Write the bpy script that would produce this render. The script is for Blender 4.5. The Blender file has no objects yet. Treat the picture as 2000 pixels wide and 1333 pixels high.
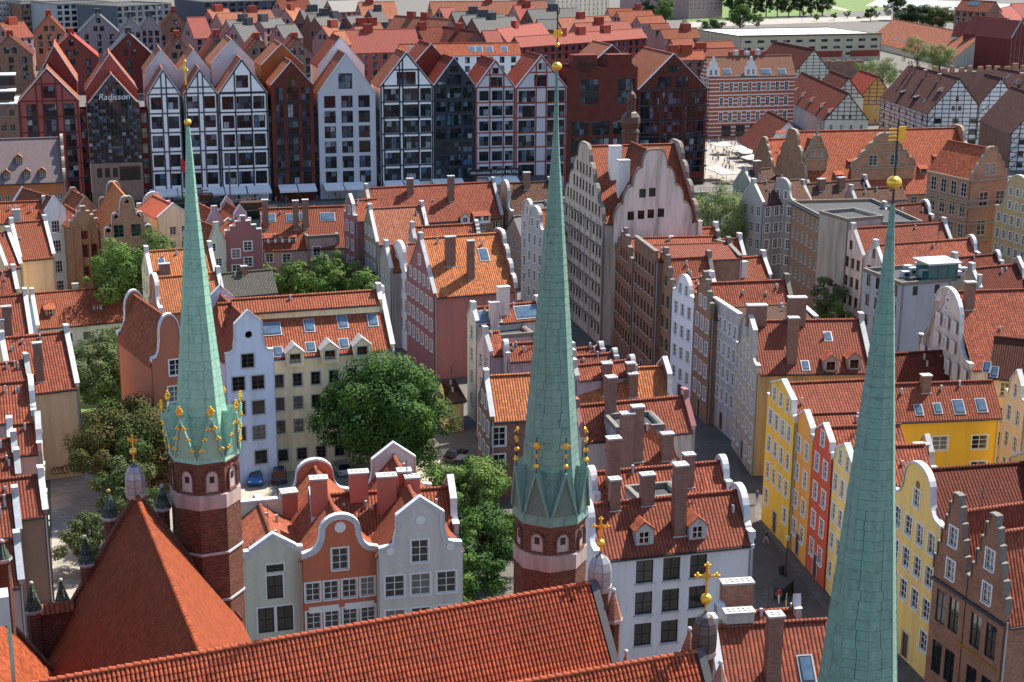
import bpy, bmesh, math, random
from mathutils import Vector, Matrix
from mathutils.geometry import tessellate_polygon
R = math.radians
random.seed(7)
scn = bpy.context.scene
COL = scn.collection
# ------------------------------------------------------------------ camera
CAM_H, PITCH, ROLL, FPX = 66.0, R(15.3), R(0.42), 3000.0
CAM = Vector((0, 0, CAM_H))
_F = Vector((0, math.cos(PITCH), -math.sin(PITCH)))
_r0 = Vector((1, 0, 0)); _u0 = Vector((0, math.sin(PITCH), math.cos(PITCH)))
_R = _r0*math.cos(ROLL) + _u0*math.sin(ROLL)
_U = -_r0*math.sin(ROLL) + _u0*math.cos(ROLL)
cam_d = bpy.data.cameras.new('camera'); cam = bpy.data.objects.new('camera', cam_d); COL.objects.link(cam)
cam.matrix_world = Matrix(((_R.x, _U.x, -_F.x, 0), (_R.y, _U.y, -_F.y, 0), (_R.z, _U.z, -_F.z, CAM_H), (0, 0, 0, 1)))
cam_d.sensor_width = 36; cam_d.lens = FPX/2000*36; cam_d.clip_start = 1; cam_d.clip_end = 9000
scn.camera = cam
# ------------------------------------------------------------------ sky and sun
SUN_EL, SUN_AZ = R(54), R(41)          # azimuth: degrees beyond the camera's right
sdir = Vector((math.cos(SUN_EL)*math.cos(SUN_AZ), math.cos(SUN_EL)*math.sin(SUN_AZ), math.sin(SUN_EL)))
w = bpy.data.worlds.new('World'); scn.world = w; w.use_nodes = True
nt = w.node_tree; bg = nt.nodes['Background']
sky = nt.nodes.new('ShaderNodeTexSky'); sky.sky_type = 'NISHITA'; sky.sun_disc = False
sky.sun_elevation = SUN_EL; sky.sun_rotation = math.pi/2 - SUN_AZ
nt.links.new(sky.outputs[0], bg.inputs[0]); bg.inputs[1].default_value = 0.11
sd = bpy.data.lights.new('sun', 'SUN'); sd.energy = 5.0; sd.angle = R(0.55); sd.color = (1, .93, .82)
so = bpy.data.objects.new('sun', sd); COL.objects.link(so)
so.rotation_euler = (-sdir).to_track_quat('-Z', 'Y').to_euler()
vs = scn.view_settings; vs.view_transform = 'Standard'; vs.look = 'None'; vs.gamma = 1; vs.use_curve_mapping = False
vs.exposure = 1.08
scn.cycles.max_bounces = 5; scn.cycles.diffuse_bounces = 2; scn.cycles.glossy_bounces = 3; scn.cycles.transmission_bounces = 4
# ------------------------------------------------------------------ pixel helpers
def ray(px, py):
    return (_F*FPX + _R*(px-1000) - _U*(py-666.5)).normalized()
def at(px, py, z):
    d = ray(px, py); t = (z-CAM_H)/d.z
    return CAM + d*t
def hit(px, py, p0, n):
    d = ray(px, py); t = (p0-CAM).dot(n)/d.dot(n)
    return CAM + d*t
def proj(p):
    v = Vector(p)-CAM; k = FPX/v.dot(_F)
    return (1000+v.dot(_R)*k, 666.5-v.dot(_U)*k)
def zat(x, y, py):                      # height of the point above ground spot (x,y) that shows at row py
    lo, hi = -20.0, 140.0
    for _ in range(50):
        m = (lo+hi)/2
        if proj((x, y, m))[1] > py: lo = m
        else: hi = m
    return lo
# ------------------------------------------------------------------ materials
MATS = {}
def nodes(name):
    m = bpy.data.materials.new(name); m.use_nodes = True
    n = m.node_tree.nodes; l = m.node_tree.links
    return m, n, l, n['Principled BSDF']
def mix(n, l, a, b, fac, mode='MIX'):
    x = n.new('ShaderNodeMix'); x.data_type = 'RGBA'; x.blend_type = mode
    for i, v in ((6, a), (7, b), (0, fac)):
        if hasattr(v, 'links'): l.new(v, x.inputs[i])
        else: x.inputs[i].default_value = v if i == 0 else (*v, 1)
    return x.outputs[2]
def noise(n, l, co, scale, detail=4, rough=.6):
    x = n.new('ShaderNodeTexNoise'); x.inputs['Scale'].default_value = scale; x.inputs['Detail'].default_value = detail
    x.inputs['Roughness'].default_value = rough
    if co is not None: l.new(co, x.inputs['Vector'])
    return x.outputs['Fac']
def ramp(n, l, fac, a, b):
    x = n.new('ShaderNodeMapRange'); l.new(fac, x.inputs[0]); x.inputs[1].default_value = a; x.inputs[2].default_value = b
    return x.outputs[0]
def math_n(n, l, op, a, b=None):
    x = n.new('ShaderNodeMath'); x.operation = op
    for i, v in ((0, a), (1, b)):
        if v is None: continue
        if hasattr(v, 'links'): l.new(v, x.inputs[i])
        else: x.inputs[i].default_value = v
    return x.outputs[0]
def bump(n, l, bs, h, strength=.5, dist=.05):
    b = n.new('ShaderNodeBump'); b.inputs['Strength'].default_value = strength; b.inputs['Distance'].default_value = dist
    l.new(h, b.inputs['Height']); l.new(b.outputs[0], bs.inputs['Normal'])
def sc3(c, k): return tuple(min(1, max(0, v*k)) for v in c)
def plaster(c, dirt=.35, grime=(.16, .14, .12)):
    key = ('pl', tuple(c), dirt, grime)
    if key in MATS: return MATS[key]
    m, n, l, b = nodes('plaster')
    tc = n.new('ShaderNodeTexCoord'); oi = n.new('ShaderNodeObjectInfo')
    mp = n.new('ShaderNodeMapping'); l.new(tc.outputs['UV'], mp.inputs[0]); mp.inputs['Scale'].default_value = (1.3, .14, 1)
    l.new(oi.outputs['Location'], mp.inputs['Location'])
    big = noise(n, l, mp.outputs[0], .55, 5, .65)
    fine = noise(n, l, tc.outputs['UV'], 3.5, 3)
    col = mix(n, l, sc3(c, .86), sc3(c, 1.08), fine)
    f = math_n(n, l, 'MULTIPLY', ramp(n, l, big, .46, .72), min(1, dirt*1.3))
    col = mix(n, l, col, grime, f)
    l.new(col, b.inputs['Base Color']); b.inputs['Roughness'].default_value = .9
    b.inputs['Specular IOR Level'].default_value = .2
    bump(n, l, b, noise(n, l, tc.outputs['UV'], 9, 2), .25, .02)
    MATS[key] = m; return m
def brick(c=(.30, .12, .075), mortar=(.36, .30, .25), bw=.30, bh=.10, var=.5):
    key = ('br', tuple(c), bw, var)
    if key in MATS: return MATS[key]
    m, n, l, b = nodes('brick')
    tc = n.new('ShaderNodeTexCoord'); t = n.new('ShaderNodeTexBrick')
    l.new(tc.outputs['UV'], t.inputs['Vector'])
    t.inputs['Color1'].default_value = (*sc3(c, 1-var*.5), 1); t.inputs['Color2'].default_value = (*sc3(c, 1+var*.6), 1); t.inputs['Mortar'].default_value = (*mortar, 1)
    t.inputs['Scale'].default_value = 1; t.inputs['Brick Width'].default_value = bw; t.inputs['Row Height'].default_value = bh
    t.inputs['Mortar Size'].default_value = bh*.11; t.inputs['Bias'].default_value = -.1
    big = noise(n, l, tc.outputs['UV'], .5, 5)
    col = mix(n, l, t.outputs['Color'], sc3(c, .45), math_n(n, l, 'MULTIPLY', ramp(n, l, big, .48, .75), .55))
    l.new(col, b.inputs['Base Color']); b.inputs['Roughness'].default_value = .9; b.inputs['Specular IOR Level'].default_value = .2
    bump(n, l, b, math_n(n, l, 'SUBTRACT', 1, t.outputs['Fac']), .5, .03)
    MATS[key] = m; return m
def tiles(c, tw=.27, th=.36, var=.22, moss=.25, height=.9, mosscol=None):
    """pantile roof: barrels across, stepped courses down the slope"""
    key = ('ti', tuple(c), tw, th, moss, height)
    if key in MATS: return MATS[key]
    c = (min(.8, c[0]*1.02), c[1]*1.05, c[2]*1.1)
    m, n, l, b = nodes('roof_tile')
    tc = n.new('ShaderNodeTexCoord'); s = n.new('ShaderNodeSeparateXYZ'); l.new(tc.outputs['UV'], s.inputs[0])
    u = math_n(n, l, 'DIVIDE', s.outputs[0], tw); v = math_n(n, l, 'DIVIDE', s.outputs[1], th)
    fu = math_n(n, l, 'FRACT', u); fv = math_n(n, l, 'FRACT', v)
    barrel = math_n(n, l, 'SINE', math_n(n, l, 'MULTIPLY', fu, math.pi))
    barrel = math_n(n, l, 'POWER', barrel, .7)
    step = math_n(n, l, 'MULTIPLY', math_n(n, l, 'SUBTRACT', 1, fv), .55)
    h = math_n(n, l, 'ADD', barrel, step)
    cb = n.new('ShaderNodeCombineXYZ'); l.new(math_n(n, l, 'FLOOR', u), cb.inputs[0]); l.new(math_n(n, l, 'FLOOR', v), cb.inputs[1])
    wn = n.new('ShaderNodeTexWhiteNoise'); wn.noise_dimensions = '2D'; l.new(cb.outputs[0], wn.inputs['Vector'])
    col = mix(n, l, sc3(c, 1-var*1.5), (min(1, c[0]*(1+var)), c[1]*(1+var*1.3), c[2]*(1+var)), wn.outputs['Value'])
    oi = n.new('ShaderNodeObjectInfo')
    ad = n.new('ShaderNodeVectorMath'); ad.operation = 'ADD'; l.new(tc.outputs['UV'], ad.inputs[0]); l.new(oi.outputs['Location'], ad.inputs[1])
    big = noise(n, l, ad.outputs[0], .33, 6, .7)
    col = mix(n, l, col, mosscol or sc3((c[0]*.45, c[1]*.55, c[2]*.6), 1), math_n(n, l, 'MULTIPLY', ramp(n, l, big, .47, .72), moss*2))
    col = mix(n, l, col, (c[0]*.5, c[1]*.62, c[2]*.7), math_n(n, l, 'MULTIPLY', oi.outputs['Random'], .75))
    gap = math_n(n, l, 'MULTIPLY', ramp(n, l, barrel, .6, .0), .85)
    col = mix(n, l, col, sc3(c, .3), gap)
    l.new(col, b.inputs['Base Color']); b.inputs['Roughness'].default_value = .8; b.inputs['Specular IOR Level'].default_value = .1
    bump(n, l, b, h, height, .11)
    MATS[key] = m; return m
def plain(name, c, rough=.6, metal=0, spec=.4, var=.15, scale=1.5):
    key = ('p', name, tuple(c), rough, metal)
    if key in MATS: return MATS[key]
    m, n, l, b = nodes(name)
    tc = n.new('ShaderNodeTexCoord')
    f = noise(n, l, tc.outputs['Object'], scale, 5)
    col = mix(n, l, sc3(c, 1-var), sc3(c, 1+var), f)
    l.new(col, b.inputs['Base Color']); b.inputs['Roughness'].default_value = rough; b.inputs['Metallic'].default_value = metal
    b.inputs['Specular IOR Level'].default_value = spec
    MATS[key] = m; return m
def seam_metal(c, pitch=.55, rough=.6, metal=.0):
    key = ('sm', tuple(c), pitch)
    if key in MATS: return MATS[key]
    m, n, l, b = nodes('standing_seam_metal')
    tc = n.new('ShaderNodeTexCoord'); s = n.new('ShaderNodeSeparateXYZ'); l.new(tc.outputs['UV'], s.inputs[0])
    fu = math_n(n, l, 'FRACT', math_n(n, l, 'DIVIDE', s.outputs[0], pitch))
    seam = math_n(n, l, 'GREATER_THAN', fu, .86)
    f = noise(n, l, tc.outputs['UV'], .6, 5)
    col = mix(n, l, sc3(c, .82), sc3(c, 1.15), f)
    col = mix(n, l, col, sc3(c, .62), math_n(n, l, 'MULTIPLY', seam, .8))
    l.new(col, b.inputs['Base Color']); b.inputs['Roughness'].default_value = rough; b.inputs['Metallic'].default_value = metal
    b.inputs['Specular IOR Level'].default_value = .12; bump(n, l, b, seam, .8, .06)
    MATS[key] = m; return m
def glass(c=(.008, .011, .015), rough=.05, blind=.09):
    key = ('gl', tuple(c), rough, blind)
    if key in MATS: return MATS[key]
    m, n, l, b = nodes('window_glass')
    oi = n.new('ShaderNodeObjectInfo'); tc = n.new('ShaderNodeTexCoord')
    r = oi.outputs['Random']
    isb = math_n(n, l, 'LESS_THAN', r, blind)
    nz = noise(n, l, tc.outputs['Object'], 1.3, 3)
    col = mix(n, l, sc3(c, .5), sc3(c, 2.4), nz)
    col = mix(n, l, col, (.17, .17, .165), math_n(n, l, 'MULTIPLY', isb, math_n(n, l, 'MULTIPLY_ADD', nz, .5)))
    l.new(col, b.inputs['Base Color']); b.inputs['Roughness'].default_value = rough; b.inputs['Specular IOR Level'].default_value = .8
    b.inputs['IOR'].default_value = 1.5
    bump(n, l, b, noise(n, l, tc.outputs['Object'], .7, 1), .05, .1)
    MATS[key] = m; return m
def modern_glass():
    """curtain-wall glazing: each pane cell has its own blind, tint, dark room or painted-in pale reflection"""
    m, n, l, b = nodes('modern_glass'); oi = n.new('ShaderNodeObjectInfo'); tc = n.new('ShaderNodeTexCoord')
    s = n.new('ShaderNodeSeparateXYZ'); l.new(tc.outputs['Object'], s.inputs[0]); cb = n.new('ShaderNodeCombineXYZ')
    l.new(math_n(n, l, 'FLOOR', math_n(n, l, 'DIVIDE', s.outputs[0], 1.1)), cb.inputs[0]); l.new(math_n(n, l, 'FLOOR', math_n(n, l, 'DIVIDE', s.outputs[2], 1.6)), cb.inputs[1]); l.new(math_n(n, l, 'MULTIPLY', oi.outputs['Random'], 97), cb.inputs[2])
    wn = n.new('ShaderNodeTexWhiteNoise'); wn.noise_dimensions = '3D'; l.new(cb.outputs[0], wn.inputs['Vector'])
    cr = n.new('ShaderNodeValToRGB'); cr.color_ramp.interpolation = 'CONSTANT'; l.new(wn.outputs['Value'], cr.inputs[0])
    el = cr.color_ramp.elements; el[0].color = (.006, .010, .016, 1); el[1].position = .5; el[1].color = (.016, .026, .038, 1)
    for p_, c_ in ((.66, (.045, .07, .095)), (.78, (.10, .14, .18)), (.89, (.30, .34, .37)), (.945, (.06, .12, .22)), (.975, (.04, .025, .02))):  # pale cells paint light reflections into the base colour, beside blinds and tints
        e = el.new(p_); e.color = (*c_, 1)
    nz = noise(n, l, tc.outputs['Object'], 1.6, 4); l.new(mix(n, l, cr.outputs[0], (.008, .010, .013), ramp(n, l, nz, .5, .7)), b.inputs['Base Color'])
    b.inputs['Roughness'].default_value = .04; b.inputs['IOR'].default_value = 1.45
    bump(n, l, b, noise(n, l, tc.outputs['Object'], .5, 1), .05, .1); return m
WHITE = plain('white_paint', (.74, .74, .72), .5)
GREYP = plain('grey_render', (.42, .42, .41), .8)
DARKM = plain('anthracite_metal', (.018, .024, .036), .45, .1)
BLACKP = plain('black_paint', (.02, .02, .022), .5)
ZINC = plain('zinc', (.42, .45, .48), .5, .35, var=.3)
LEAD = plain('lead_sheet', (.30, .29, .32), .42, .4, var=.45)
COPSTONE = plain('coping_stone', (.40, .40, .40), .85, var=.4)
COPWHITE = plain('coping_white', (.54, .55, .56), .75, var=.35)
SANDST = plain('sandstone', (.42, .36, .28), .9, var=.4, scale=2.5)
STONEGREY = plain('weathered_stone', (.17, .155, .135), .9, var=.5, scale=2.5)
BROWNFR = plain('brown_wood', (.10, .06, .035), .6)
GREENFR = plain('green_wood', (.06, .16, .10), .6)
REDFR = plain('red_wood', (.22, .03, .025), .6)
BITUMEN = plain('bitumen', (.045, .047, .05), .9, var=.35, scale=.8)
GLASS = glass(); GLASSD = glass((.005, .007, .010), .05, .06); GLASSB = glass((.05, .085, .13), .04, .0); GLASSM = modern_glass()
GOLD = plain('gold_leaf', (.82, .44, .06), .33, .75, var=.3, scale=6)
BRICK = brick(); BRICKD = brick((.20, .085, .06)); BRICKO = brick((.36, .17, .09), (.40, .33, .26))
RED_ROOF = tiles((.29, .078, .046), tw=.32, th=.4); OR_ROOF = tiles((.34, .092, .048), tw=.32, th=.4); ORL_ROOF = tiles((.45, .145, .06), moss=.25, tw=.32, th=.4)
DK_ROOF = tiles((.17, .042, .026), tw=.32, th=.4); BR_ROOF = tiles((.14, .068, .045), moss=.35, tw=.32, th=.4); PALE_ROOF = tiles((.37, .13, .075), moss=.15, tw=.32, th=.4)
# ------------------------------------------------------------------ mesh builder
class MB:
    def __init__(s): s.v = []; s.f = []; s.m = []; s.mats = []; s.smooth = []
    def mi(s, m):
        if m not in s.mats: s.mats.append(m)
        return s.mats.index(m)
    def face(s, pts, m, sm=False):
        i = len(s.v); s.v += [tuple(p) for p in pts]; s.f.append(tuple(range(i, i+len(pts)))); s.m.append(s.mi(m)); s.smooth.append(sm)
    def box(s, a, b, m, top=None):
        x0, y0, z0 = a; x1, y1, z1 = b
        P = [Vector((x, y, z)) for z in (z0, z1) for y in (y0, y1) for x in (x0, x1)]
        for q in ((0, 1, 5, 4), (1, 3, 7, 5), (3, 2, 6, 7), (2, 0, 4, 6), (2, 3, 1, 0)): s.face([P[i] for i in q], m)
        s.face([P[i] for i in (4, 5, 7, 6)], top or m)
    def hexa(s, P, m):                  # 4 bottom pts ccw + 4 top pts
        s.face([P[3], P[2], P[1], P[0]], m); s.face(P[4:8], m)
        for i in range(4): s.face([P[i], P[(i+1) % 4], P[4+(i+1) % 4], P[4+i]], m)
    def lathe(s, prof, m, n=8, c=(0, 0), rot=0, sm=False, cap=True):
        rings = []
        for r, z in prof:
            rings.append([Vector((c[0]+r*math.cos(rot+2*math.pi*k/n), c[1]+r*math.sin(rot+2*math.pi*k/n), z)) for k in range(n)])
        for a, b in zip(rings, rings[1:]):
            for k in range(n):
                q = [a[k], a[(k+1) % n], b[(k+1) % n], b[k]]
                if (q[0]-q[1]).length < 1e-5: q = q[1:]
                elif (q[2]-q[3]).length < 1e-5: q = q[:3]
                s.face(q, m, sm)
        if cap and prof[0][0] > .01: s.face(rings[0][::-1], m)
        if cap and prof[-1][0] > .01: s.face(rings[-1], m)
    def tube(s, a, b, r, m, n=6, r2=None, sm=True):
        a = Vector(a); b = Vector(b); r2 = r if r2 is None else r2
        d = (b-a).normalized(); x = d.orthogonal().normalized(); y = d.cross(x)
        A = [a+(x*math.cos(2*math.pi*k/n)+y*math.sin(2*math.pi*k/n))*r for k in range(n)]
        B = [b+(x*math.cos(2*math.pi*k/n)+y*math.sin(2*math.pi*k/n))*r2 for k in range(n)]
        for k in range(n): s.face([A[k], A[(k+1) % n], B[(k+1) % n], B[k]], m, sm)
        s.face(A[::-1], m); s.face(B, m)
    def ball(s, c, r, m, n=12, k=7, sz=1):
        prof = [(r*math.sin(math.pi*i/k), c[2]-r*sz*math.cos(math.pi*i/k)) for i in range(k+1)]
        prof[0] = (0, prof[0][1]); prof[-1] = (0, prof[-1][1])
        s.lathe(prof, m, n, (c[0], c[1]), sm=True)
    def mesh(s, name):
        me = bpy.data.meshes.new(name); me.from_pydata(s.v, [], s.f); me.update()
        for m in s.mats: me.materials.append(m)
        me.polygons.foreach_set('material_index', s.m); me.polygons.foreach_set('use_smooth', s.smooth)
        uv = me.uv_layers.new(name='UVMap').data
        vs_ = s.v
        for p in me.polygons:
            n = p.normal
            if abs(n.z) > .97: U, V = (1, 0, 0), (0, 1, 0)
            else:
                q = math.hypot(n.x, n.y); U = (-n.y/q, n.x/q, 0)
                V = (n.y*U[2]-n.z*U[1], n.z*U[0]-n.x*U[2], n.x*U[1]-n.y*U[0])
            for li in p.loop_indices:
                c = vs_[me.loops[li].vertex_index]
                uv[li].uv = (c[0]*U[0]+c[1]*U[1]+c[2]*U[2], c[0]*V[0]+c[1]*V[1]+c[2]*V[2])
        return me
    def obj(s, name, parent=None, loc=None, rz=0, weld=False):
        me = s.mesh(name)
        if weld:
            bm = bmesh.new(); bm.from_mesh(me); bmesh.ops.remove_doubles(bm, verts=bm.verts, dist=.0005); bm.to_mesh(me); bm.free()
        return link(name, me, parent, loc, rz)
def link(name, me, parent=None, loc=None, rz=0, scale=None):
    o = bpy.data.objects.new(name, me); COL.objects.link(o)
    if parent is not None: o.parent = parent
    if loc is not None: o.location = loc
    if rz: o.rotation_euler = (0, 0, rz)
    if scale is not None: o.scale = scale
    return o
def tag(o, label=None, cat=None, group=None, kind=None):
    if label: o['label'] = label
    if cat: o['category'] = cat
    if group: o['group'] = group
    if kind: o['kind'] = kind
    return o
def empty(name, loc, rz=0, label=None, cat=None, group=None):
    o = bpy.data.objects.new(name, None); COL.objects.link(o); o.location = loc; o.rotation_euler = (0, 0, rz); o.empty_display_size = .5
    return tag(o, label, cat, group)
_unit = {}
def ubox(name, a, b, mat, parent, rz=0, pivot=None):
    """a box part from a shared unit cube (one mesh per material); textured ones keep real-size coordinates"""
    if mat.name.split('.')[0] in ('brick', 'roof_tile', 'plaster', 'standing_seam_metal') and not rz:
        mb = MB(); mb.box(a, b, mat); return mb.obj(name, parent)
    if mat not in _unit:
        mb = MB(); mb.box((-.5, -.5, -.5), (.5, .5, .5), mat); _unit[mat] = mb.mesh('block')
    c = [(p+q)/2 for p, q in zip(a, b)]; d = [abs(q-p) for p, q in zip(a, b)]
    return link(name, _unit[mat], parent, c, rz, d)
def beam(name, p, q, w, d, mat, parent):
    """straight bar between two local points"""
    if mat not in _unit:
        mb = MB(); mb.box((-.5, -.5, -.5), (.5, .5, .5), mat); _unit[mat] = mb.mesh('block')
    p = Vector(p); q = Vector(q); v = q-p
    o = link(name, _unit[mat], parent, (p+q)/2)
    z = v.normalized()
    x = Vector((0, 0, 1)).cross(z)
    x = Vector((1, 0, 0)) if x.length < 1e-4 else x.normalized()
    y = z.cross(x)
    m = Matrix((x, y, z)).transposed()
    o.rotation_euler = m.to_euler(); o.scale = (w, d, v.length)
    return o
def copy_tree(o, parent=None):
    c = o.copy(); COL.objects.link(c); c.parent = parent
    for ch in o.children: copy_tree(ch, c)
    return c
def text_mesh(s, size, mat, name='lettering', extrude=.03, shear=0):
    cu = bpy.data.curves.new(name, 'FONT'); cu.body = s; cu.size = size; cu.extrude = extrude; cu.align_x = 'CENTER'; cu.shear = shear
    cu.resolution_u = 3
    t = bpy.data.objects.new(name, cu); me = bpy.data.meshes.new_from_object(t)
    bpy.data.objects.remove(t); bpy.data.curves.remove(cu)
    me.materials.clear(); me.materials.append(mat)
    for v in me.vertices:               # letters stand up, facing local -y
        v.co = Vector((v.co.x, -v.co.z, v.co.y))
    return me
# ------------------------------------------------------------------ windows
_wc = {}
def window_mesh(w, h, cols, rows, fr, trim, sill, fw=.07, tw=.14):
    key = (round(w, 2), round(h, 2), cols, rows, fr, trim, sill, fw)
    if key in _wc: return _wc[key]
    mb = MB(); x0, x1 = -w/2, w/2
    mb.box((x0, .08, 0), (x0+fw, .17, h), fr); mb.box((x1-fw, .08, 0), (x1, .17, h), fr)
    mb.box((x0+fw, .08, 0), (x1-fw, .17, fw), fr); mb.box((x0+fw, .08, h-fw), (x1-fw, .17, h), fr)
    for i in range(1, cols):
        x = x0+w*i/cols; mb.box((x-.035, .09, fw), (x+.035, .168, h-fw), fr)
    for j in range(1, rows):
        z = h*j/rows; mb.box((x0+fw, .095, z-.025), (x1-fw, .166, z+.025), fr)
    if trim is not None:
        mb.box((x0-tw, -.05, -.02), (x0-.003, .03, h+tw), trim); mb.box((x1+.003, -.05, -.02), (x1+tw, .03, h+tw), trim)
        mb.box((x0-.003, -.047, h+.003), (x1+.003, .03, h+tw-.003), trim)
    if sill is not None: mb.box((x0-.1, -.14, -.1), (x1+.1, .12, -.003), sill)
    g = MB(); g.box((x0+fw*.5, .14, fw*.5), (x1-fw*.5, .155, h-fw*.5), GLASS)
    _wc[key] = (mb.mesh('window'), g.mesh('pane')); return _wc[key]
_gm = {}
def pane_mesh(me, gm):
    if gm is GLASS: return me
    k = (me.name, gm.name)
    if k not in _gm:
        c = me.copy(); c.materials[0] = gm; _gm[k] = c
    return _gm[k]
STY = {  # cols, rows, frame, trim, sill, glass
 'w': (2, 3, WHITE, None, GREYP, GLASS), 'wt': (2, 3, WHITE, WHITE, WHITE, GLASS), 'w4': (3, 3, WHITE, WHITE, GREYP, GLASS),
 'dw': (2, 2, BLACKP, WHITE, None, GLASSD), 'door': (1, 1, BROWNFR, COPSTONE, None, BROWNFR), 'ws': (2, 2, WHITE, None, None, GLASS), 'd': (2, 2, BLACKP, None, GREYP, GLASSD), 'dt': (2, 3, BROWNFR, COPSTONE, COPSTONE, GLASSD),
 'br': (2, 3, BROWNFR, None, SANDST, GLASSD), 'gr': (2, 3, GREENFR, None, SANDST, GLASSD), 'rd': (2, 3, REDFR, REDFR, None, GLASSD),
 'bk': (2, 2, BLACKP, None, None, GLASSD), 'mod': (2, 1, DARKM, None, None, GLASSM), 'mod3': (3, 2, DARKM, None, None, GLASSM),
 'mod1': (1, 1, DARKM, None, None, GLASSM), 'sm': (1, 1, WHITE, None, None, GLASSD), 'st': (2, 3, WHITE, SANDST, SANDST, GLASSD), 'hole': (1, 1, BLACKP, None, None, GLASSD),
}
def place_window(parent, O, du, s, t, w, h, sty, name='window'):
    c, r, fr, tr, si, gl = STY[sty]
    wm, pm = window_mesh(w, h, c, r, fr, tr, si)
    rz = math.atan2(du.y, du.x)
    o = link('door' if sty == 'door' else name, wm, parent, O+du*s+Vector((0, 0, t)), rz)
    link('door_leaf' if sty == 'door' else 'pane', pane_mesh(pm, gl), o)
    return o
# ------------------------------------------------------------------ gable outlines: (s, z) from left eave to right eave
def profile(style, W, ze, zr, up=.45):
    c = W/2; H = zr-ze
    if style == 'plain':
        return [(0, ze+up), (c-.45, zr+up-.35), (c-.45, zr+up+.55), (c+.45, zr+up+.55), (c+.45, zr+up-.35), (W, ze+up)]
    if style == 'tri': return [(0, ze+up*.6), (c, zr+up), (W, ze+up*.6)]
    if style == 'attic': return [(0, ze+.3), (0, ze+.9), (W*.1, ze+.9), (W*.1, zr-.7), (c, zr+.6), (W*.9, zr-.7), (W*.9, ze+.9), (W, ze+.9), (W, ze+.3)]
    if style == 'flat': return [(0, zr+up), (W, zr+up)]
    if style == 'pedi':
        a = W*.22
        return [(0, ze+.9), (a*.5, ze+1.0), (a*.8, ze+H*.3), (a, ze+H*.62), (a, zr-.2), (c, zr+up+.9), (W-a, zr-.2), (W-a, ze+H*.62), (W-a*.8, ze+H*.3), (W-a*.5, ze+1.0), (W, ze+.9)]
    L = []
    if style == 'bell':      # concave shoulders, round head
        L = [(0, ze+.3), (0, ze+.7), (W*.07, ze+.8)]
        for i in range(1, 7):
            a = i/6*math.pi/2; L.append((W*.07+W*.17*math.sin(a)*1.0, ze+.8+H*.55*(1-math.cos(a))))
        x, z = L[-1]; r = c-x
        hh = zr+up+.3-z
        for i in range(0, 6):
            a = i/6*math.pi/2; L.append((c-r*math.cos(a), z+hh*math.sin(a)))
    elif style == 'round':
        L = [(0, ze+.4), (0, ze+1.0), (W*.12, ze+1.0), (W*.14, ze+H*.35), (W*.2, ze+H*.45)]
        x, z = (W*.2, ze+H*.45); r = c-x; hh = zr+up+.3-z
        for i in range(0, 6):
            a = i/6*math.pi/2; L.append((c-r*math.cos(a), z+hh*math.sin(a)))
    elif style == 'scroll':  # several curved steps
        n = 4; L = [(0, ze+.3)]
        for k in range(n):
            x0 = c*.92*k/n; x1 = c*.92*(k+1)/n; z0 = ze+.3+(H+up)*k/n; z1 = ze+.3+(H+up)*(k+1)/n
            for i in range(0, 5):
                a = i/4*math.pi/2
                L.append((x0+(x1-x0)*(1-math.cos(a))*.82, z0+.12+(z1-z0-.12)*math.sin(a)))
            L.append((x1, z1))
    elif style == 'lobes':   # three tiers, each ending in a round lobe
        L = [(0, ze-1.2)]
        for k, (x0, x1) in enumerate(((0, .3*c), (.34*c, .64*c), (.72*c, c))):
            zb_ = ze-.6+(H+.6)*(.0, .36, .72)[k]; r = (x1-x0)/(2 if k < 2 else 1)
            for i in range(0, 9 if k < 2 else 5):
                a = math.pi-math.pi*i/8; L.append((x0+r+r*math.cos(a), zb_+1.2+r*math.sin(a)*1.0))
    elif style == 'step':
        n = max(3, int(H/1.1)); L = []
        for k in range(n):
            x0 = (c-.4)*k/n; z1 = ze+.6+(H+.3)*(k+1)/n
            L.append((x0, z1-(H+.3)/n)); L.append((x0, z1))
        L.append((c-.4, zr+.9)); L.append((c-.4, zr+1.8))
    L = [p for p in L if p[0] < c-1e-4]
    return L + ([(c, L[-1][1])] if style in ('step',) else [(c, zr+up+.3)]) + [(W-x, z) for x, z in reversed(L)]
def inside(poly, x, y):
    r = False; j = len(poly)-1
    for i in range(len(poly)):
        xi, yi = poly[i]; xj, yj = poly[j]
        if (yi > y) != (yj > y) and x < (xj-xi)*(y-yi)/(yj-yi)+xi: r = not r
        j = i
    return r
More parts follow.
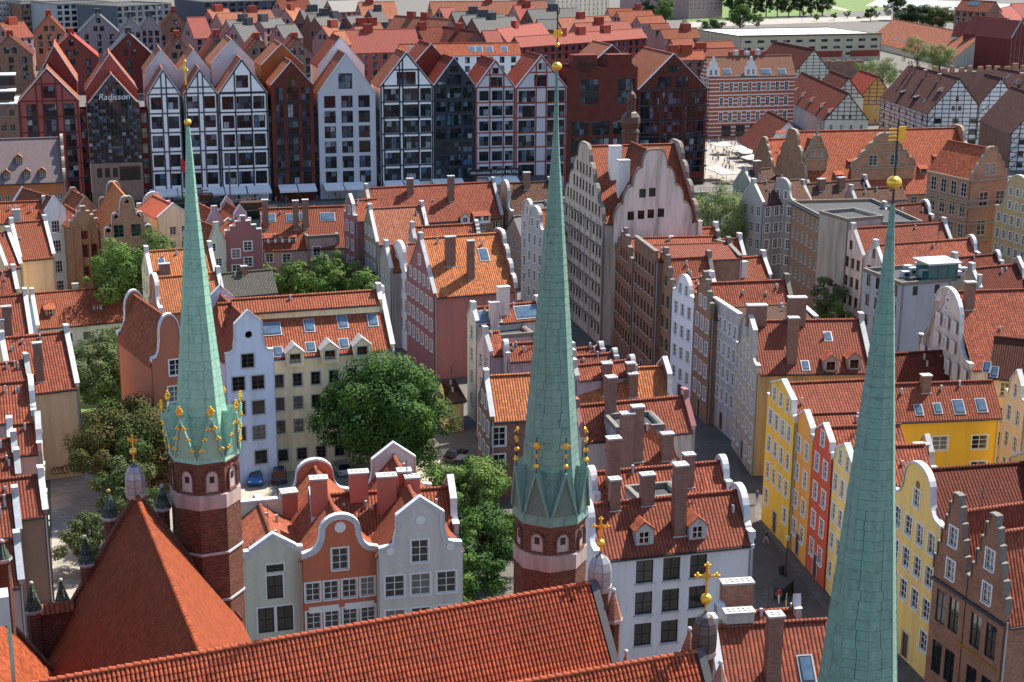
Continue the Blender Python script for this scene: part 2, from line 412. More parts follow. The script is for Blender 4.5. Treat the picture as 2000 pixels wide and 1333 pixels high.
def panel(mb, O, du, outline, holes, mat, rec=.2, th=None, revmat=None, rimmat=None):
    """wall panel in the plane O + du*s + z*t, outward normal du x z; holes = (s0,t0,s1,t1)"""
    n = du.cross(Vector((0, 0, 1)))
    P = lambda s, t, d=0: O+du*s+Vector((0, 0, t))-n*d
    polys = [[Vector((s, t, 0)) for s, t in outline]] + [[Vector(q) for q in ((h[0], h[1], 0), (h[0], h[3], 0), (h[2], h[3], 0), (h[2], h[1], 0))] if not hasattr(h[0], '__len__') else [Vector((*q, 0)) for q in h] for h in holes]
    flat = [v for pl in polys for v in pl]
    for tri in tessellate_polygon(polys):
        a, b, c = (flat[i] for i in tri)
        if (b-a).cross(c-a).z < 0: b, c = c, b
        if abs((b-a).cross(c-a).z) < 1e-7: continue
        mb.face([P(a.x, a.y), P(b.x, b.y), P(c.x, c.y)], mat)
    for h in holes:
        rm = revmat or mat
        if hasattr(h[0], '__len__'):
            for i in range(len(h)):
                p_, q_ = h[i], h[(i+1) % len(h)]; mb.face([P(*p_), P(*q_), P(*q_, th or rec), P(*p_, th or rec)], rm)
            continue
        a, b, c, d = h
        mb.face([P(a, b), P(c, b), P(c, b, rec), P(a, b, rec)], rm); mb.face([P(a, d), P(a, d, rec), P(c, d, rec), P(c, d)], rm)
        mb.face([P(a, b), P(a, b, rec), P(a, d, rec), P(a, d)], rm); mb.face([P(c, b), P(c, d), P(c, d, rec), P(c, b, rec)], rm)
    if th:
        k = len(outline)
        for i in range(k):
            (s0, t0), (s1, t1) = outline[i], outline[(i+1) % k]
            if t0 < .01 and t1 < .01: continue
            mb.face([P(s0, t0), P(s0, t0, th), P(s1, t1, th), P(s1, t1)], rimmat or mat)
        pl2 = [[Vector((s, t, 0)) for s, t in outline]] + [[Vector((*q, 0)) for q in h] for h in holes if hasattr(h[0], '__len__')]
        fl = [v for q in pl2 for v in q]
        for tri in tessellate_polygon(pl2):
            a, b, c = (fl[i] for i in tri)
            if (b-a).cross(c-a).z < 0: b, c = c, b
            mb.face([P(a.x, a.y, th), P(c.x, c.y, th), P(b.x, b.y, th)], mat)
def coping(prof, O, du, th, mat, parent, name='coping', rise=.1, over=.1, band=0):
    """capping that follows the gable outline"""
    n = du.cross(Vector((0, 0, 1))); mb = MB()
    P = lambda s, t, d: O+du*s+Vector((0, 0, t))-n*d
    off = []
    for i, p in enumerate(prof):         # outward offset of the polyline
        a = Vector(prof[max(0, i-1)]); b = Vector(prof[min(len(prof)-1, i+1)]); d = (b-a)
        d = d.normalized() if d.length > 1e-6 else Vector((1, 0))
        off.append(Vector((p[0]-d.y*rise, p[1]+d.x*rise)))
    for i in range(len(prof)-1):
        a, b = prof[i], prof[i+1]; A, B = off[i], off[i+1]
        f, k = -over, th+over
        mb.face([P(A.x, A.y, f), P(B.x, B.y, f), P(B.x, B.y, k), P(A.x, A.y, k)], mat)
        mb.face([P(a[0], a[1]-.12, f), P(b[0], b[1]-.12, f), P(B.x, B.y, f), P(A.x, A.y, f)], mat)
        mb.face([P(A.x, A.y, k), P(B.x, B.y, k), P(b[0], b[1]-.12, k), P(a[0], a[1]-.12, k)], mat)
        if band:
            q = band/rise; a2 = Vector(a)-(A-Vector(a))*q; b2 = Vector(b)-(B-Vector(b))*q
            mb.face([P(a2.x, a2.y, -.06), P(b2.x, b2.y, -.06), P(b[0], b[1], -.06), P(a[0], a[1], -.06)], mat)
            mb.face([P(b2.x, b2.y, 0), P(b2.x, b2.y, -.06), P(a2.x, a2.y, -.06), P(a2.x, a2.y, 0)][::-1], mat)
    return mb.obj(name, parent)
# ------------------------------------------------------------------ small roof things
_ch = {}
def chimney_mesh(w, d, h, mat, holes=True):
    key = (round(w, 2), round(d, 2), round(h, 1), mat)
    if key not in _ch:
        mb = MB(); mb.box((-w/2, -d/2, -1.6), (w/2, d/2, h-.15), mat); 
        mb.box((-w/2-.09, -d/2-.09, h-.15), (w/2+.09, d/2+.09, h), COPSTONE)
        k = max(1, int(max(w, d)/.42))
        for i in range(k):
            for j in ((-1, 1) if min(w, d) > .75 else (0,)):
                x, y = ((i+.5)/k-.5)*w*.9, j*d*.2
                if d > w: x, y = j*w*.2, ((i+.5)/k-.5)*d*.9
                mb.box((x-.085, y-.075, h), (x+.085, y+.075, h+.012), BLACKP)
        mb.box((-w/2-.12, -d/2-.12, -1.6), (w/2+.12, d/2+.12, .02-d*.4), ZINC)
        _ch[key] = mb.mesh('chimney')
    return _ch[key]
_sk = {}
def skylight_mesh(w, h):
    if (w, h) not in _sk:
        mb = MB(); f = DARKM
        mb.box((-w/2, -h/2, -.05), (w/2, h/2, .09), f); mb.box((-w/2-.12, -h/2-.15, -.05), (w/2+.12, h/2+.1, .04), ZINC)
        g = MB(); g.box((-w/2+.1, -h/2+.12, .08), (w/2-.1, h/2-.1, .105), GLASSB)
        _sk[(w, h)] = (mb.mesh('skylight'), g.mesh('pane'))
    return _sk[(w, h)]
# ------------------------------------------------------------------ the house kit
Z3 = Vector((0, 0, 1))
class House:
    """ridge along local x (0..L), front eave wall at y=0, back at y=Wd; gables at x=0 (left) and x=L (right)"""
    def __init__(s, name, label, O, ang, L, Wd, ze, zr, cat='house', group=None):
        s.O = Vector((O[0], O[1], 0)); s.ang = ang; s.L = L; s.Wd = Wd; s.ze = ze; s.zr = zr
        s.root = empty(name, s.O, ang, label, cat, group)
        s.ex = Vector((math.cos(ang), math.sin(ang), 0)); s.ey = Vector((-math.sin(ang), math.cos(ang), 0))
        X, Y = Vector((1, 0, 0)), Vector((0, 1, 0))
        s.walls = {'front': (Vector((0, 0, 0)), X, L), 'right': (Vector((L, 0, 0)), Y, Wd), 'back': (Vector((L, Wd, 0)), -X, L), 'left': (Vector((0, Wd, 0)), -Y, Wd)}
        s.holes = {k: [] for k in s.walls}; s.out = {}
        s.run = Wd/2; s.rise = zr-ze
    def w2l(s, p):
        d = Vector(p)-s.O; return Vector((d.dot(s.ex), d.dot(s.ey), d.z))
    def l2w(s, p): return s.O+s.ex*p[0]+s.ey*p[1]+Z3*p[2]
    def wallpx(s, wall, px, py):
        o, du, S = s.walls[wall]; n = du.cross(Z3)
        nw = s.ex*n.x+s.ey*n.y
        p = s.w2l(hit(px, py, s.l2w(o), nw)); return (p-o).dot(du), p.z
    def slopepx(s, px, py, side='front'):
        sl = s.rise/s.run
        if side == 'front': p0 = s.l2w((0, 0, s.ze)); n = (-s.ey*sl+Z3)
        else: p0 = s.l2w((0, s.Wd, s.ze)); n = (s.ey*sl+Z3)
        return s.w2l(hit(px, py, p0, n))
    def addwin(s, wall, a, t, w, h, sty, name='window'):
        o, du, S = s.walls[wall]; out = s.out[wall]
        q = (a-w/2, t, a+w/2, t+h); m = .06
        for x, y in ((q[0]-m, q[1]-m), (q[2]+m, q[1]-m), (q[2]+m, q[3]+m), (q[0]-m, q[3]+m)):
            if not inside(out, x, y): return
        for b in s.holes[wall]:
            if hasattr(b[0], '__len__'): continue
            if q[0] < b[2]+.08 and q[2] > b[0]-.08 and q[1] < b[3]+.08 and q[3] > b[1]-.08: return
        s.holes[wall].append(q)
        place_window(s.root, o, du, a, t, w, h, sty, name)
def eave_frame(rl, rr, zr, ye, pitch=47, run=None):
    """frame of a house from its ridge (two pixels at height zr) and the image row of its near eave"""
    A = at(*rl, zr); B = at(*rr, zr); u = (B-A); L = u.length; u.normalize(); v = Vector((u.y, -u.x, 0))
    k = math.tan(R(pitch))
    if run is None:
        lo, hi = .5, 25
        for _ in range(40):
            m = (lo+hi)/2; q = A+v*m-Z3*(m*k)
            if proj(q)[1] < ye: lo = m
            else: hi = m
        run = lo
    O = A+v*run
    return (O.x, O.y), math.atan2(u.y, u.x), L, 2*run, zr-run*k
def gable_frame(el, er, ze, ya, depth):
    """frame of a house whose gable faces the camera: eave corners in pixels at height ze, apex row ya.
    local x runs away from the camera, the camera-side gable is 'left'"""
    A = at(*el, ze); B = at(*er, ze); u = B-A; W = u.length; u.normalize(); M = (A+B)/2
    zr = zat(M.x, M.y, ya)
    away = Vector((-u.y, u.x, 0))
    return (B.x, B.y), math.atan2(away.y, away.x), depth, W, ze, zr
def build(name, label, fr, wall, roof, gl='plain', gr='plain', win=(), chim=(), sky=(), dorm=(), cop=COPSTONE, cat='house', group=None,
          frontmat=None, leftmat=None, gut=True, up=.45, th=.42, over=.25, base=0, plinth=None, ridge=True, hip=(0, 0), cornice=None, rounds=(), band=0):
    O, ang, L, Wd, ze, zr = fr if len(fr) == 6 else (fr[0], fr[1], fr[2], fr[3], fr[4], fr[5])
    H = House(name, label, O, ang, L, Wd, ze, zr, cat, group)
    root = H.root; sl = H.rise/H.run
    H.out['front'] = H.out['back'] = [(0, 0), (L, 0), (L, ze), (0, ze)]
    prof = {}
    for k, st in (('left', gl), ('right', gr)):
        if st is None: prof[k] = [(0, ze), (Wd/2, zr), (Wd, ze)]
        elif st == 'wall': prof[k] = [(0, ze), (Wd, ze)]
        else: prof[k] = profile(st, Wd, ze, zr, up)
        H.out[k] = [(0, 0), (Wd, 0)] + list(reversed(prof[k]))
    for W_ in win:
        wall_, kind = W_[0], W_[1]
        o, du, S = H.walls[wall_]
        if kind == 'grid':
            nc, nr, ww, hh, sty = W_[2:7]; op = W_[7] if len(W_) > 7 else {}
            m = op.get('m', .5); top = op.get('top', .7); fl = op.get('fl', 3.1)
            for j in range(nr):
                for i in range(nc):
                    H.addwin(wall_, m+(i+.5)*(S-2*m)/nc, ze-top-hh-j*fl, ww, hh, sty)
        elif kind == 'gab':
            rows, ww, hh, sty = W_[2:6]; z = ze+(W_[6] if len(W_) > 6 else .7)
            for c in rows:
                for i in range(c): H.addwin(wall_, S/2+(i-(c-1)/2)*(ww+1.0), z, ww, hh, sty)
                z += hh+1.3
        elif kind == 'auto':         # style, spacing, w, h
            sty, sp, ww, hh = W_[2:6]; nc = max(1, int(round((S-.6)/sp))); nr = int((ze-.4)/3.15)
            for j in range(nr):
                for i in range(nc): H.addwin(wall_, .3+(i+.5)*(S-.6)/nc, ze-.6-hh-j*3.15, ww, hh, sty)
            if wall_ in ('left', 'right'):
                z = ze+.75; k = max(1, nc-1)
                while k > 0 and z+hh < zr:
                    for i in range(k): H.addwin(wall_, S/2+(i-(k-1)/2)*sp, z, ww*.9, hh*.85, sty)
                    z += 2.7; k -= 1 if k < 3 else 2
        elif kind == 'abs':
            a, t, ww, hh, sty = W_[2]; H.addwin(wall_, a, t, ww, hh, sty)
        elif kind == 'px':
            pts, ww, hh, sty = W_[2:6]
            for px, py in pts:
                a, t = H.wallpx(wall_, px, py); H.addwin(wall_, a, t-hh/2, ww, hh, sty)
        elif kind == 'pg':       # pixel grid: corner cells (top-left, top-right, bottom-left) centres, n cols, n rows
            tl, tr, bl, nc, nr, ww, hh, sty = W_[2:10]
            a0, t0 = H.wallpx(wall_, *tl); a1, t1 = H.wallpx(wall_, *tr); a2, t2 = H.wallpx(wall_, *bl)
            for j in range(nr):
                for i in range(nc):
                    fx = i/(nc-1) if nc > 1 else 0; fy = j/(nr-1) if nr > 1 else 0
                    H.addwin(wall_, a0+(a1-a0)*fx, t0+(t2-t0)*fy-hh/2, ww, hh, sty)
    rh = {}
    for wl, a, t, r in rounds:
        o, du, S = H.walls[wl]; H.holes[wl].append([(a*S+r*math.cos(-2*math.pi*i/14), t+r*math.sin(-2*math.pi*i/14)) for i in range(14)])
    # walls
    fm = frontmat or wall; lm = leftmat or wall
    for k in ('front', 'back'):
        mb = MB(); o, du, S = H.walls[k]; panel(mb, o, du, H.out[k], H.holes[k], fm if k == 'front' else wall); mb.obj(k+'_wall', root)
    for k, st in (('left', gl), ('right', gr)):
        o, du, S = H.walls[k]; g = MB()
        panel(g, o, du, H.out[k], H.holes[k], lm if k == 'left' else wall, th=th if st not in (None,) else None)
        g.obj('gable_wall' if st not in (None, 'wall') else 'end_wall', root)
        if st not in (None, 'wall') and cop: coping(prof[k], o, du, th, cop, root, band=band if k == 'left' else 0)
    # roof
    rf = None
    if roof is not None:
        x0 = th-.02 if gl not in (None, 'wall') else -over*.8; x1 = L-th+.02 if gr not in (None, 'wall') else L+over*.8
        mb = MB(); t_ = .16; ov = over
        h0, h1 = hip
        for sgn in (0, 1):
            Y = lambda y: y if sgn == 0 else Wd-y
            ye_, zz = -ov, ze-ov*sl
            P = [(x0-(0 if not h0 else ov), Y(ye_), zz), (x1+(0 if not h1 else ov), Y(ye_), zz), (x1-h1, Y(Wd/2), zr), (x0+h0, Y(Wd/2), zr)]
            P = [Vector(p) for p in P]
            T = [p+Z3*t_ for p in P]
            if sgn == 1: P.reverse(); T.reverse()
            mb.hexa(P+T, roof)
        for hh, xe, xr, d in ((h0, x0-ov, x0+h0, 1), (h1, x1+ov, x1-h1, -1)):
            if hh:
                zz = ze-ov*sl+t_
                q = [(xe, -ov, zz), (xe, Wd+ov, zz), (xr, Wd/2, zr+t_)]
                mb.face([q[1], q[0], q[2]] if d == 1 else q, roof)
        rf = mb.obj('roof', root)
        if ridge:
            mb = MB(); n = 5
            a0, a1 = x0+h0, x1-h1
            pts = [(math.cos(math.pi*i/n)*.2, math.sin(math.pi*i/n)*.2) for i in range(n+1)]
            for i in range(n):
                (ya, za), (yb, zb) = pts[i], pts[i+1]
                mb.face([(a0, Wd/2+ya, zr+t_-.03+za), (a0, Wd/2+yb, zr+t_-.03+zb), (a1, Wd/2+yb, zr+t_-.03+zb), (a1, Wd/2+ya, zr+t_-.03+za)], roof)
            mb.obj('ridge_cap', root)
        if gut:
            ubox('gutter', (x0, -ov-.16, ze-ov*sl-.06), (x1, -ov-.005, ze-ov*sl+.08), gut if gut is not True else DARKM, root)
    if roof is not None and gut is True and cat == 'house':
        rn = random.Random(int(abs(O[0]*31+O[1]*17)))
        for x in (.25, L-.25): ubox('downpipe', (x-.06, -.14, .1), (x+.06, -.02, ze-.1), ZINC, root)
        for _ in range(rn.randint(1, 3)):
            x = rn.uniform(1, max(1.2, L-1)); y = rn.uniform(.45, .95)*Wd/2; q = ubox('vent_pipe', (x-.11, y-.11, ze+y*sl), (x+.11, y+.11, ze+y*sl+rn.uniform(.5, .9)), ZINC, root)
        if rn.random() < .45:
            x = rn.uniform(.5, L-.5); mb = MB(); zt = zr+.1; mb.tube((x, Wd/2, zt), (x, Wd/2, zt+2.2), .03, DARKM, 4)
            for k_ in range(4): mb.tube((x-.45+.05*k_, Wd/2, zt+1.2+.25*k_), (x+.45-.05*k_, Wd/2, zt+1.2+.25*k_), .02, DARKM, 4)
            mb.obj('aerial', root)
        n_ = int(L/1.6)
    if cornice:
        ubox('cornice', (.02, -.22, ze-.5), (L-.02, -.003, ze-.12), cornice, root)
    if plinth: ubox('plinth', (.0, -.1, 0), (L, -.003, 1.0), plinth, root)
    for c in chim:                       # (px, py of visible foot, height, w, d, mat)
        px, py, h = c[:3]; w_ = c[3] if len(c) > 3 else .9; d_ = c[4] if len(c) > 4 else .6; m_ = c[5] if len(c) > 5 else BRICKD
        p = H.slopepx(px, py); p.y += d_/2
        if not (-.5 < p.x < L+.5): p.x = min(max(p.x, .6), L-.6)
        p.y = min(p.y, Wd/2+1.0)
        zt = ze+min(p.y, Wd-p.y)*sl
        link('chimney', chimney_mesh(w_, d_, h, m_), root, (p.x, p.y, zt))
    for k in sky:                        # (px, py centre, w, h)
        p = H.slopepx(*k[:2]); m1, m2 = skylight_mesh(k[2] if len(k) > 2 else .8, k[3] if len(k) > 3 else 1.2)
        q = link('skylight', m1, root, p+Vector((0, 0, t_/math.cos(math.atan(sl))*.9))); q.rotation_euler = (math.atan(sl), 0, 0)
        link('pane', m2, q)
    for d in dorm: dormer(H, *d)
    return H
def dormer(H, px, py, w, h, style='gab', wallm=None, roofm=None, wsty='wt', trim=WHITE):
    """py = foot of the dormer's front wall on the near slope"""
    p = H.slopepx(px, py); sl = H.rise/H.run
    y0 = p.y; z0 = p.z; back = h/sl+ (w/2 if style == 'gab' else .3)
    wm = wallm or trim
    mb = MB(); O = Vector((p.x-w/2, y0, z0)); X = Vector((1, 0, 0))
    gz = w*.42 if style in ('gab', 'ped') else 0
    out = [(0, -.3), (w, -.3), (w, h), (w/2, h+gz), (0, h)] if gz else [(0, -.3), (w, -.3), (w, h), (0, h)]
    ww, wh = w*.58, h*.72
    n = 1
    if style == 'shed' and w > 2.2:
        n = int(w/1.1); ww = w/n*.72
    holes = [((i+.5)*w/n-ww/2, h*.14, (i+.5)*w/n+ww/2, h*.14+wh) for i in range(n)]
    panel(mb, O, X, out, holes, wm)
    yb = y0+back
    for x in (p.x-w/2, p.x+w/2):
        q = [(x, y0, z0-.3), (x, y0, z0+h), (x, y0+h/sl, z0+h), (x, y0-.3/sl, z0-.3)]
        mb.face(q if x < p.x else q[::-1], wm)
    d = mb.obj('dormer', H.root)
    rm = roofm or RED_ROOF
    r = MB(); e = .15
    if gz:
        kk = gz/(w/2); zt = z0+h+gz+.05
        for sg in (-1, 1):
            a = (p.x+sg*(w/2+e), y0-.2, z0+h-e*kk+.05); b = (p.x, y0-.2, zt); c = (p.x, y0+(h+gz)/sl+.2, zt); dd = (p.x+sg*(w/2+e), y0+(h-e*kk)/sl+.2, z0+h-e*kk+.05)
            P = [Vector(q) for q in ((a, b, c, dd) if sg < 0 else (b, a, dd, c))]
            r.hexa([q-Z3*.1 for q in P]+P, rm)
    else:
        k2 = sl*.32; run = h/(sl-k2)+.25
        P = [Vector(q) for q in ((p.x-w/2-e, y0-.3, z0+h+.02-.3*k2), (p.x+w/2+e, y0-.3, z0+h+.02-.3*k2), (p.x+w/2+e, y0+run, z0+h+run*k2), (p.x-w/2-e, y0+run, z0+h+run*k2))]
        r.hexa([q-Z3*.1 for q in P]+P, rm)
    r.obj('dormer_roof', d)
    for a, b, c, t in holes:
        cc, rr, f, tr, si, gl = STY[wsty]
        wm_, pm = window_mesh(c-a, t-b, 2, 2 if style != 'gab' else 2, f, tr if n == 1 and w > 1.6 else None, si)
        o = link('window', wm_, d, (O.x+(a+c)/2, O.y, O.z+b)); 
        if gl is not None: o.data = wm_
    return d
def flat_roof(name, label, pts, z, wall, roofm=BITUMEN, win=(), par=.5, cat='building', group=None, z0=0):
    """flat-roofed block from three roof corners in pixels (front-left, front-right, back-left) at height z"""
    A = at(*pts[0], z); B = at(*pts[1], z); C = at(*pts[2], z); u = (B-A); L = u.length; u.normalize()
    Wd = abs((C-A).dot(Vector((-u.y, u.x, 0))))
    fr = ((A.x, A.y), math.atan2(u.y, u.x), L, Wd, z, z+.01)
    H = build(name, label, fr, wall, None, 'wall', 'wall', win=win, cat=cat, group=group)
    mb = MB(); mb.face([(.02, .02, z-par), (L-.02, .02, z-par), (L-.02, Wd-.02, z-par), (.02, Wd-.02, z-par)], roofm); mb.obj('roof', H.root)
    mb = MB(); t = .3
    for a, b in (((-.06, -.06), (L+.06, t)), ((-.06, Wd-t), (L+.06, Wd+.06)), ((-.06, t), (t, Wd-t)), ((L-t, t), (L+.06, Wd-t))):
        mb.box((a[0], a[1], z-par+.01), (b[0], b[1], z+.08), STONEGREY)
    mb.obj('parapet_cap', H.root)
    return H
def gf(*a): return gable_frame(*a)
def ef(rl, rr, zr, ye, pitch=47, run=None):
    return (*eave_frame(rl, rr, zr, ye, pitch, run), zr)

def bf(bl, br, ye, yr, pitch=47):
    """frame of an eave-fronted house from its visible base line, eave row and ridge row"""
    A = at(*bl, 0); B = at(*br, 0); u = B-A; L = u.length; u.normalize(); v = Vector((-u.y, u.x, 0)); ze = zat(A.x, A.y, ye); k = math.tan(R(pitch))
    lo, hi = .5, 25
    for _ in range(40):
        m = (lo+hi)/2
        if proj((A.x+v.x*m, A.y+v.y*m, ze+m*k))[1] > yr: lo = m
        else: hi = m
    return (A.x, A.y), math.atan2(u.y, u.x), L, 2*lo, ze, ze+lo*k
def gb(bl, br, ye, ya, depth):
    """gable-fronted house from its visible base line"""
    A = at(*bl, 0); B = at(*br, 0); u = (B-A); W = u.length; u.normalize(); M = (A+B)/2
    away = Vector((-u.y, u.x, 0))
    return (B.x, B.y), math.atan2(away.y, away.x), depth, W, zat(M.x, M.y, ye), zat(M.x, M.y, ya)
def sfe(F, N, ze, ya, L):
    """street front seen from the side: far and near eave corners in pixels at height ze, apex row ya; the house runs L metres to the right"""
    A = at(*F, ze); B = at(*N, ze); v = A-B; Wd = v.length; v.normalize(); u = Vector((v.y, -v.x, 0)); M = (A+B)/2
    return (B.x, B.y), math.atan2(u.y, u.x), L, Wd, ze, zat(M.x, M.y, ya)
def S(label, F, N, ze, ya, L, wall, roof, gl='plain', gr=None, lw='wt', name='street_house', ww=1.05, hh=1.75, sp=2.0, win=(), **kw):
    fr = sfe(F, N, ze, ya, L); W = list(win)
    if lw: W += [('left', 'abs', (fr[3]*.5, .12, 1.2, 2.5, 'door')), ('left', 'auto', lw, sp, ww, hh)]
    return build(name, label, fr, wall, roof, gl, gr, win=W, **kw)
def wbar(H, wall, s0, z0, s1, z1, w, mat, name='timber'):
    """timber lying 6 cm proud on any wall of a house"""
    if mat not in _unit:
        mb = MB(); mb.box((-.5, -.5, -.5), (.5, .5, .5), mat); _unit[mat] = mb.mesh('block')
    o, du, S = H.walls[wall]; n = du.cross(Z3); k = random.uniform(.05, .09)
    b = link(name, _unit[mat], H.root, o+du*((s0+s1)/2)+Z3*((z0+z1)/2)+n*(k/2+.004))
    b.scale = (w, k, math.hypot(s1-s0, z1-z0))
    x, y, z = du, -n, Z3
    m = Matrix((du, -n, Z3)).transposed() @ Matrix.Rotation(math.atan2(s1-s0, z1-z0), 3, 'Y')
    b.rotation_euler = m.to_euler(); return b
def timbers(H, wall, mat, nv=5, fl=2.6, nfl=2, w=.2, brace=True):
    """half-timbering over a wall and its gable"""
    o, du, S = H.walls[wall]; ze, zr = H.ze, H.zr; gab = wall in ('left', 'right')
    top = lambda s: ze+(zr-ze)*(1-abs(s-S/2)/(S/2)) if gab else ze
    for i in range(nv+1):
        s = min(max(S*i/nv, .1), S-.1); wbar(H, wall, s, max(.1, ze-nfl*fl), s, max(ze, top(s)-.25), w, mat)
    z = ze-nfl*fl
    while z < (zr if gab else ze+.1)-.6:
        a = 0 if z <= ze else (z-ze)/(zr-ze)*S/2
        wbar(H, wall, a+.05, z, S-a-.05, z, w, mat); z += fl/2
    if gab:
        wbar(H, wall, .05, ze, S/2, zr-.15, w*1.3, mat); wbar(H, wall, S-.05, ze, S/2, zr-.15, w*1.3, mat)
    if brace:
        for j in range(nfl):
            for a, b in ((0, 1), (nv, nv-1)): wbar(H, wall, min(max(S*a/nv, .1), S-.1), ze-(j+1)*fl, S*b/nv, ze-j*fl-.2, w*.9, mat)

def E(label, rl, rr, zr, ye, wall, roof, gl='plain', gr='plain', lw='w', fw=None, rw=None, name='townhouse', pitch=47, ww=1.05, hh=1.75, sp=2.1, win=(), run=None, **kw):
    W = list(win)
    if lw: W.append(('left', 'auto', lw, sp, ww, hh))
    if fw: W.append(('front', 'auto', fw, sp*1.25, ww, hh))
    if rw: W.append(('right', 'auto', rw, sp, ww, hh))
    return build(name, label, ef(rl, rr, zr, ye, pitch, run), wall, roof, gl, gr, win=W, **kw)
def G(label, el, er, ze, ya, depth, wall, roof, gl='bell', gr='tri', lw=None, name='townhouse', ww=1.1, hh=1.7, sp=2.1, win=(), **kw):
    W = list(win)
    if lw: W.append(('left', 'auto', lw, sp, ww, hh))
    return build(name, label, gf(el, er, ze, ya, depth), wall, roof, gl, gr, win=W, **kw)
# ------------------------------------------------------------------ ground, streets, river
def sheet(name, pts, z, mat, kind='structure'):
    mb = MB(); mb.face([(*p, z) for p in pts], mat); return tag(mb.obj(name), kind=kind)
def pxs(*pp): return [tuple(at(a, b, 0).xy) for a, b in pp]
def paving(c, bw, bh, mortar):
    m, n, l, b = nodes('paving'); tc = n.new('ShaderNodeTexCoord'); t = n.new('ShaderNodeTexBrick'); l.new(tc.outputs['Object'], t.inputs['Vector'])
    t.inputs['Color1'].default_value = (*sc3(c, .8), 1); t.inputs['Color2'].default_value = (*sc3(c, 1.2), 1); t.inputs['Mortar'].default_value = (*mortar, 1)
    t.inputs['Scale'].default_value = 1; t.inputs['Brick Width'].default_value = bw; t.inputs['Row Height'].default_value = bh; t.inputs['Mortar Size'].default_value = bh*.06
    f = noise(n, l, tc.outputs['Object'], .25, 6)
    col = mix(n, l, t.outputs['Color'], sc3(c, .55), ramp(n, l, f, .45, .8)); l.new(col, b.inputs['Base Color']); b.inputs['Roughness'].default_value = .9
    bump(n, l, b, t.outputs['Fac'], -.3, .03)
    return m
def grassmat():
    m, n, l, b = nodes('grass'); tc = n.new('ShaderNodeTexCoord')
    f = noise(n, l, tc.outputs['Object'], .3, 8, .7); col = mix(n, l, (.05, .10, .02), (.14, .20, .045), f); l.new(col, b.inputs['Base Color']); b.inputs['Roughness'].default_value = .95
    bump(n, l, b, noise(n, l, tc.outputs['Object'], 4, 4), .6, .1); return m
PAVE = paving((.11, .10, .09), .5, .3, (.07, .065, .06)); SETTS = paving((.085, .075, .068), .25, .18, (.03, .028, .026)); PALEPAVE = paving((.30, .275, .235), .8, .6, (.2, .19, .17))
GRASS = grassmat(); ASPH = plain('asphalt', (.055, .055, .058), .9, var=.3, scale=.3)
DIRT = plain('gravel', (.36, .31, .25), .95, var=.25, scale=.5)
sheet('ground', [(-2500, -300), (2500, -300), (2500, 6000), (-2500, 6000)], -.02, PAVE)
water = nodes('river_water'); water[3].inputs['Base Color'].default_value = (.015, .03, .03, 1); water[3].inputs['Roughness'].default_value = .08
# ------------------------------------------------------------------ granary island: front row on the quay
GP0 = at(395, 378, 2.6); GP1 = at(1000, 355, 2.6)
GU = (GP1-GP0).normalized(); GN = Vector((GU.y, -GU.x, 0))         # GN points to the camera
GANG = math.atan2(GU.y, GU.x)
def gpt(px, py, back=0): return hit(px, py, GP0-GN*back, GN)
def pf(xl, xr, ye, ya, depth, back=0):
    """frame of a gable-fronted house standing on the quay line (or 'back' metres behind it)"""
    A = gpt(xl, ye, back); B = gpt(xr, ye, back); ze = (A.z+B.z)/2; M = (A+B)/2
    zr = zat(M.x, M.y, ya); away = -GN
    return (B.x, B.y), math.atan2(away.y, away.x), depth, (B-A).length, ze, zr
STEEL = plain('pale_steel_edge', (.45, .52, .60), .4, .3)
PANELRED = plaster((.34, .10, .085), .15); PANELDK = plaster((.17, .035, .03), .1); PANELWH = plaster((.86, .86, .87), .06); PANELGR = plaster((.52, .53, .57), .1)
BRBRICK = brick((.15, .038, .026), (.13, .05, .04), .25, .075, .3); TIMB = plain('grey_timber', (.06, .066, .08), .6); TIMBD = plain('navy_timber', (.014, .02, .034), .5)
TIMBR = plain('red_timber', (.24, .045, .03), .6)
def facade_grid(H, cols, nf, fh, top, wh, sty, wall='left'):
    """cols: (f0, f1) fractions of the facade width seen from outside"""
    S = H.Wd
    for j in range(nf):
        for f0, f1 in cols:
            H.addwin(wall, (f0+f1)/2*S, H.ze-top-j*fh-wh, (f1-f0)*S, wh, sty)
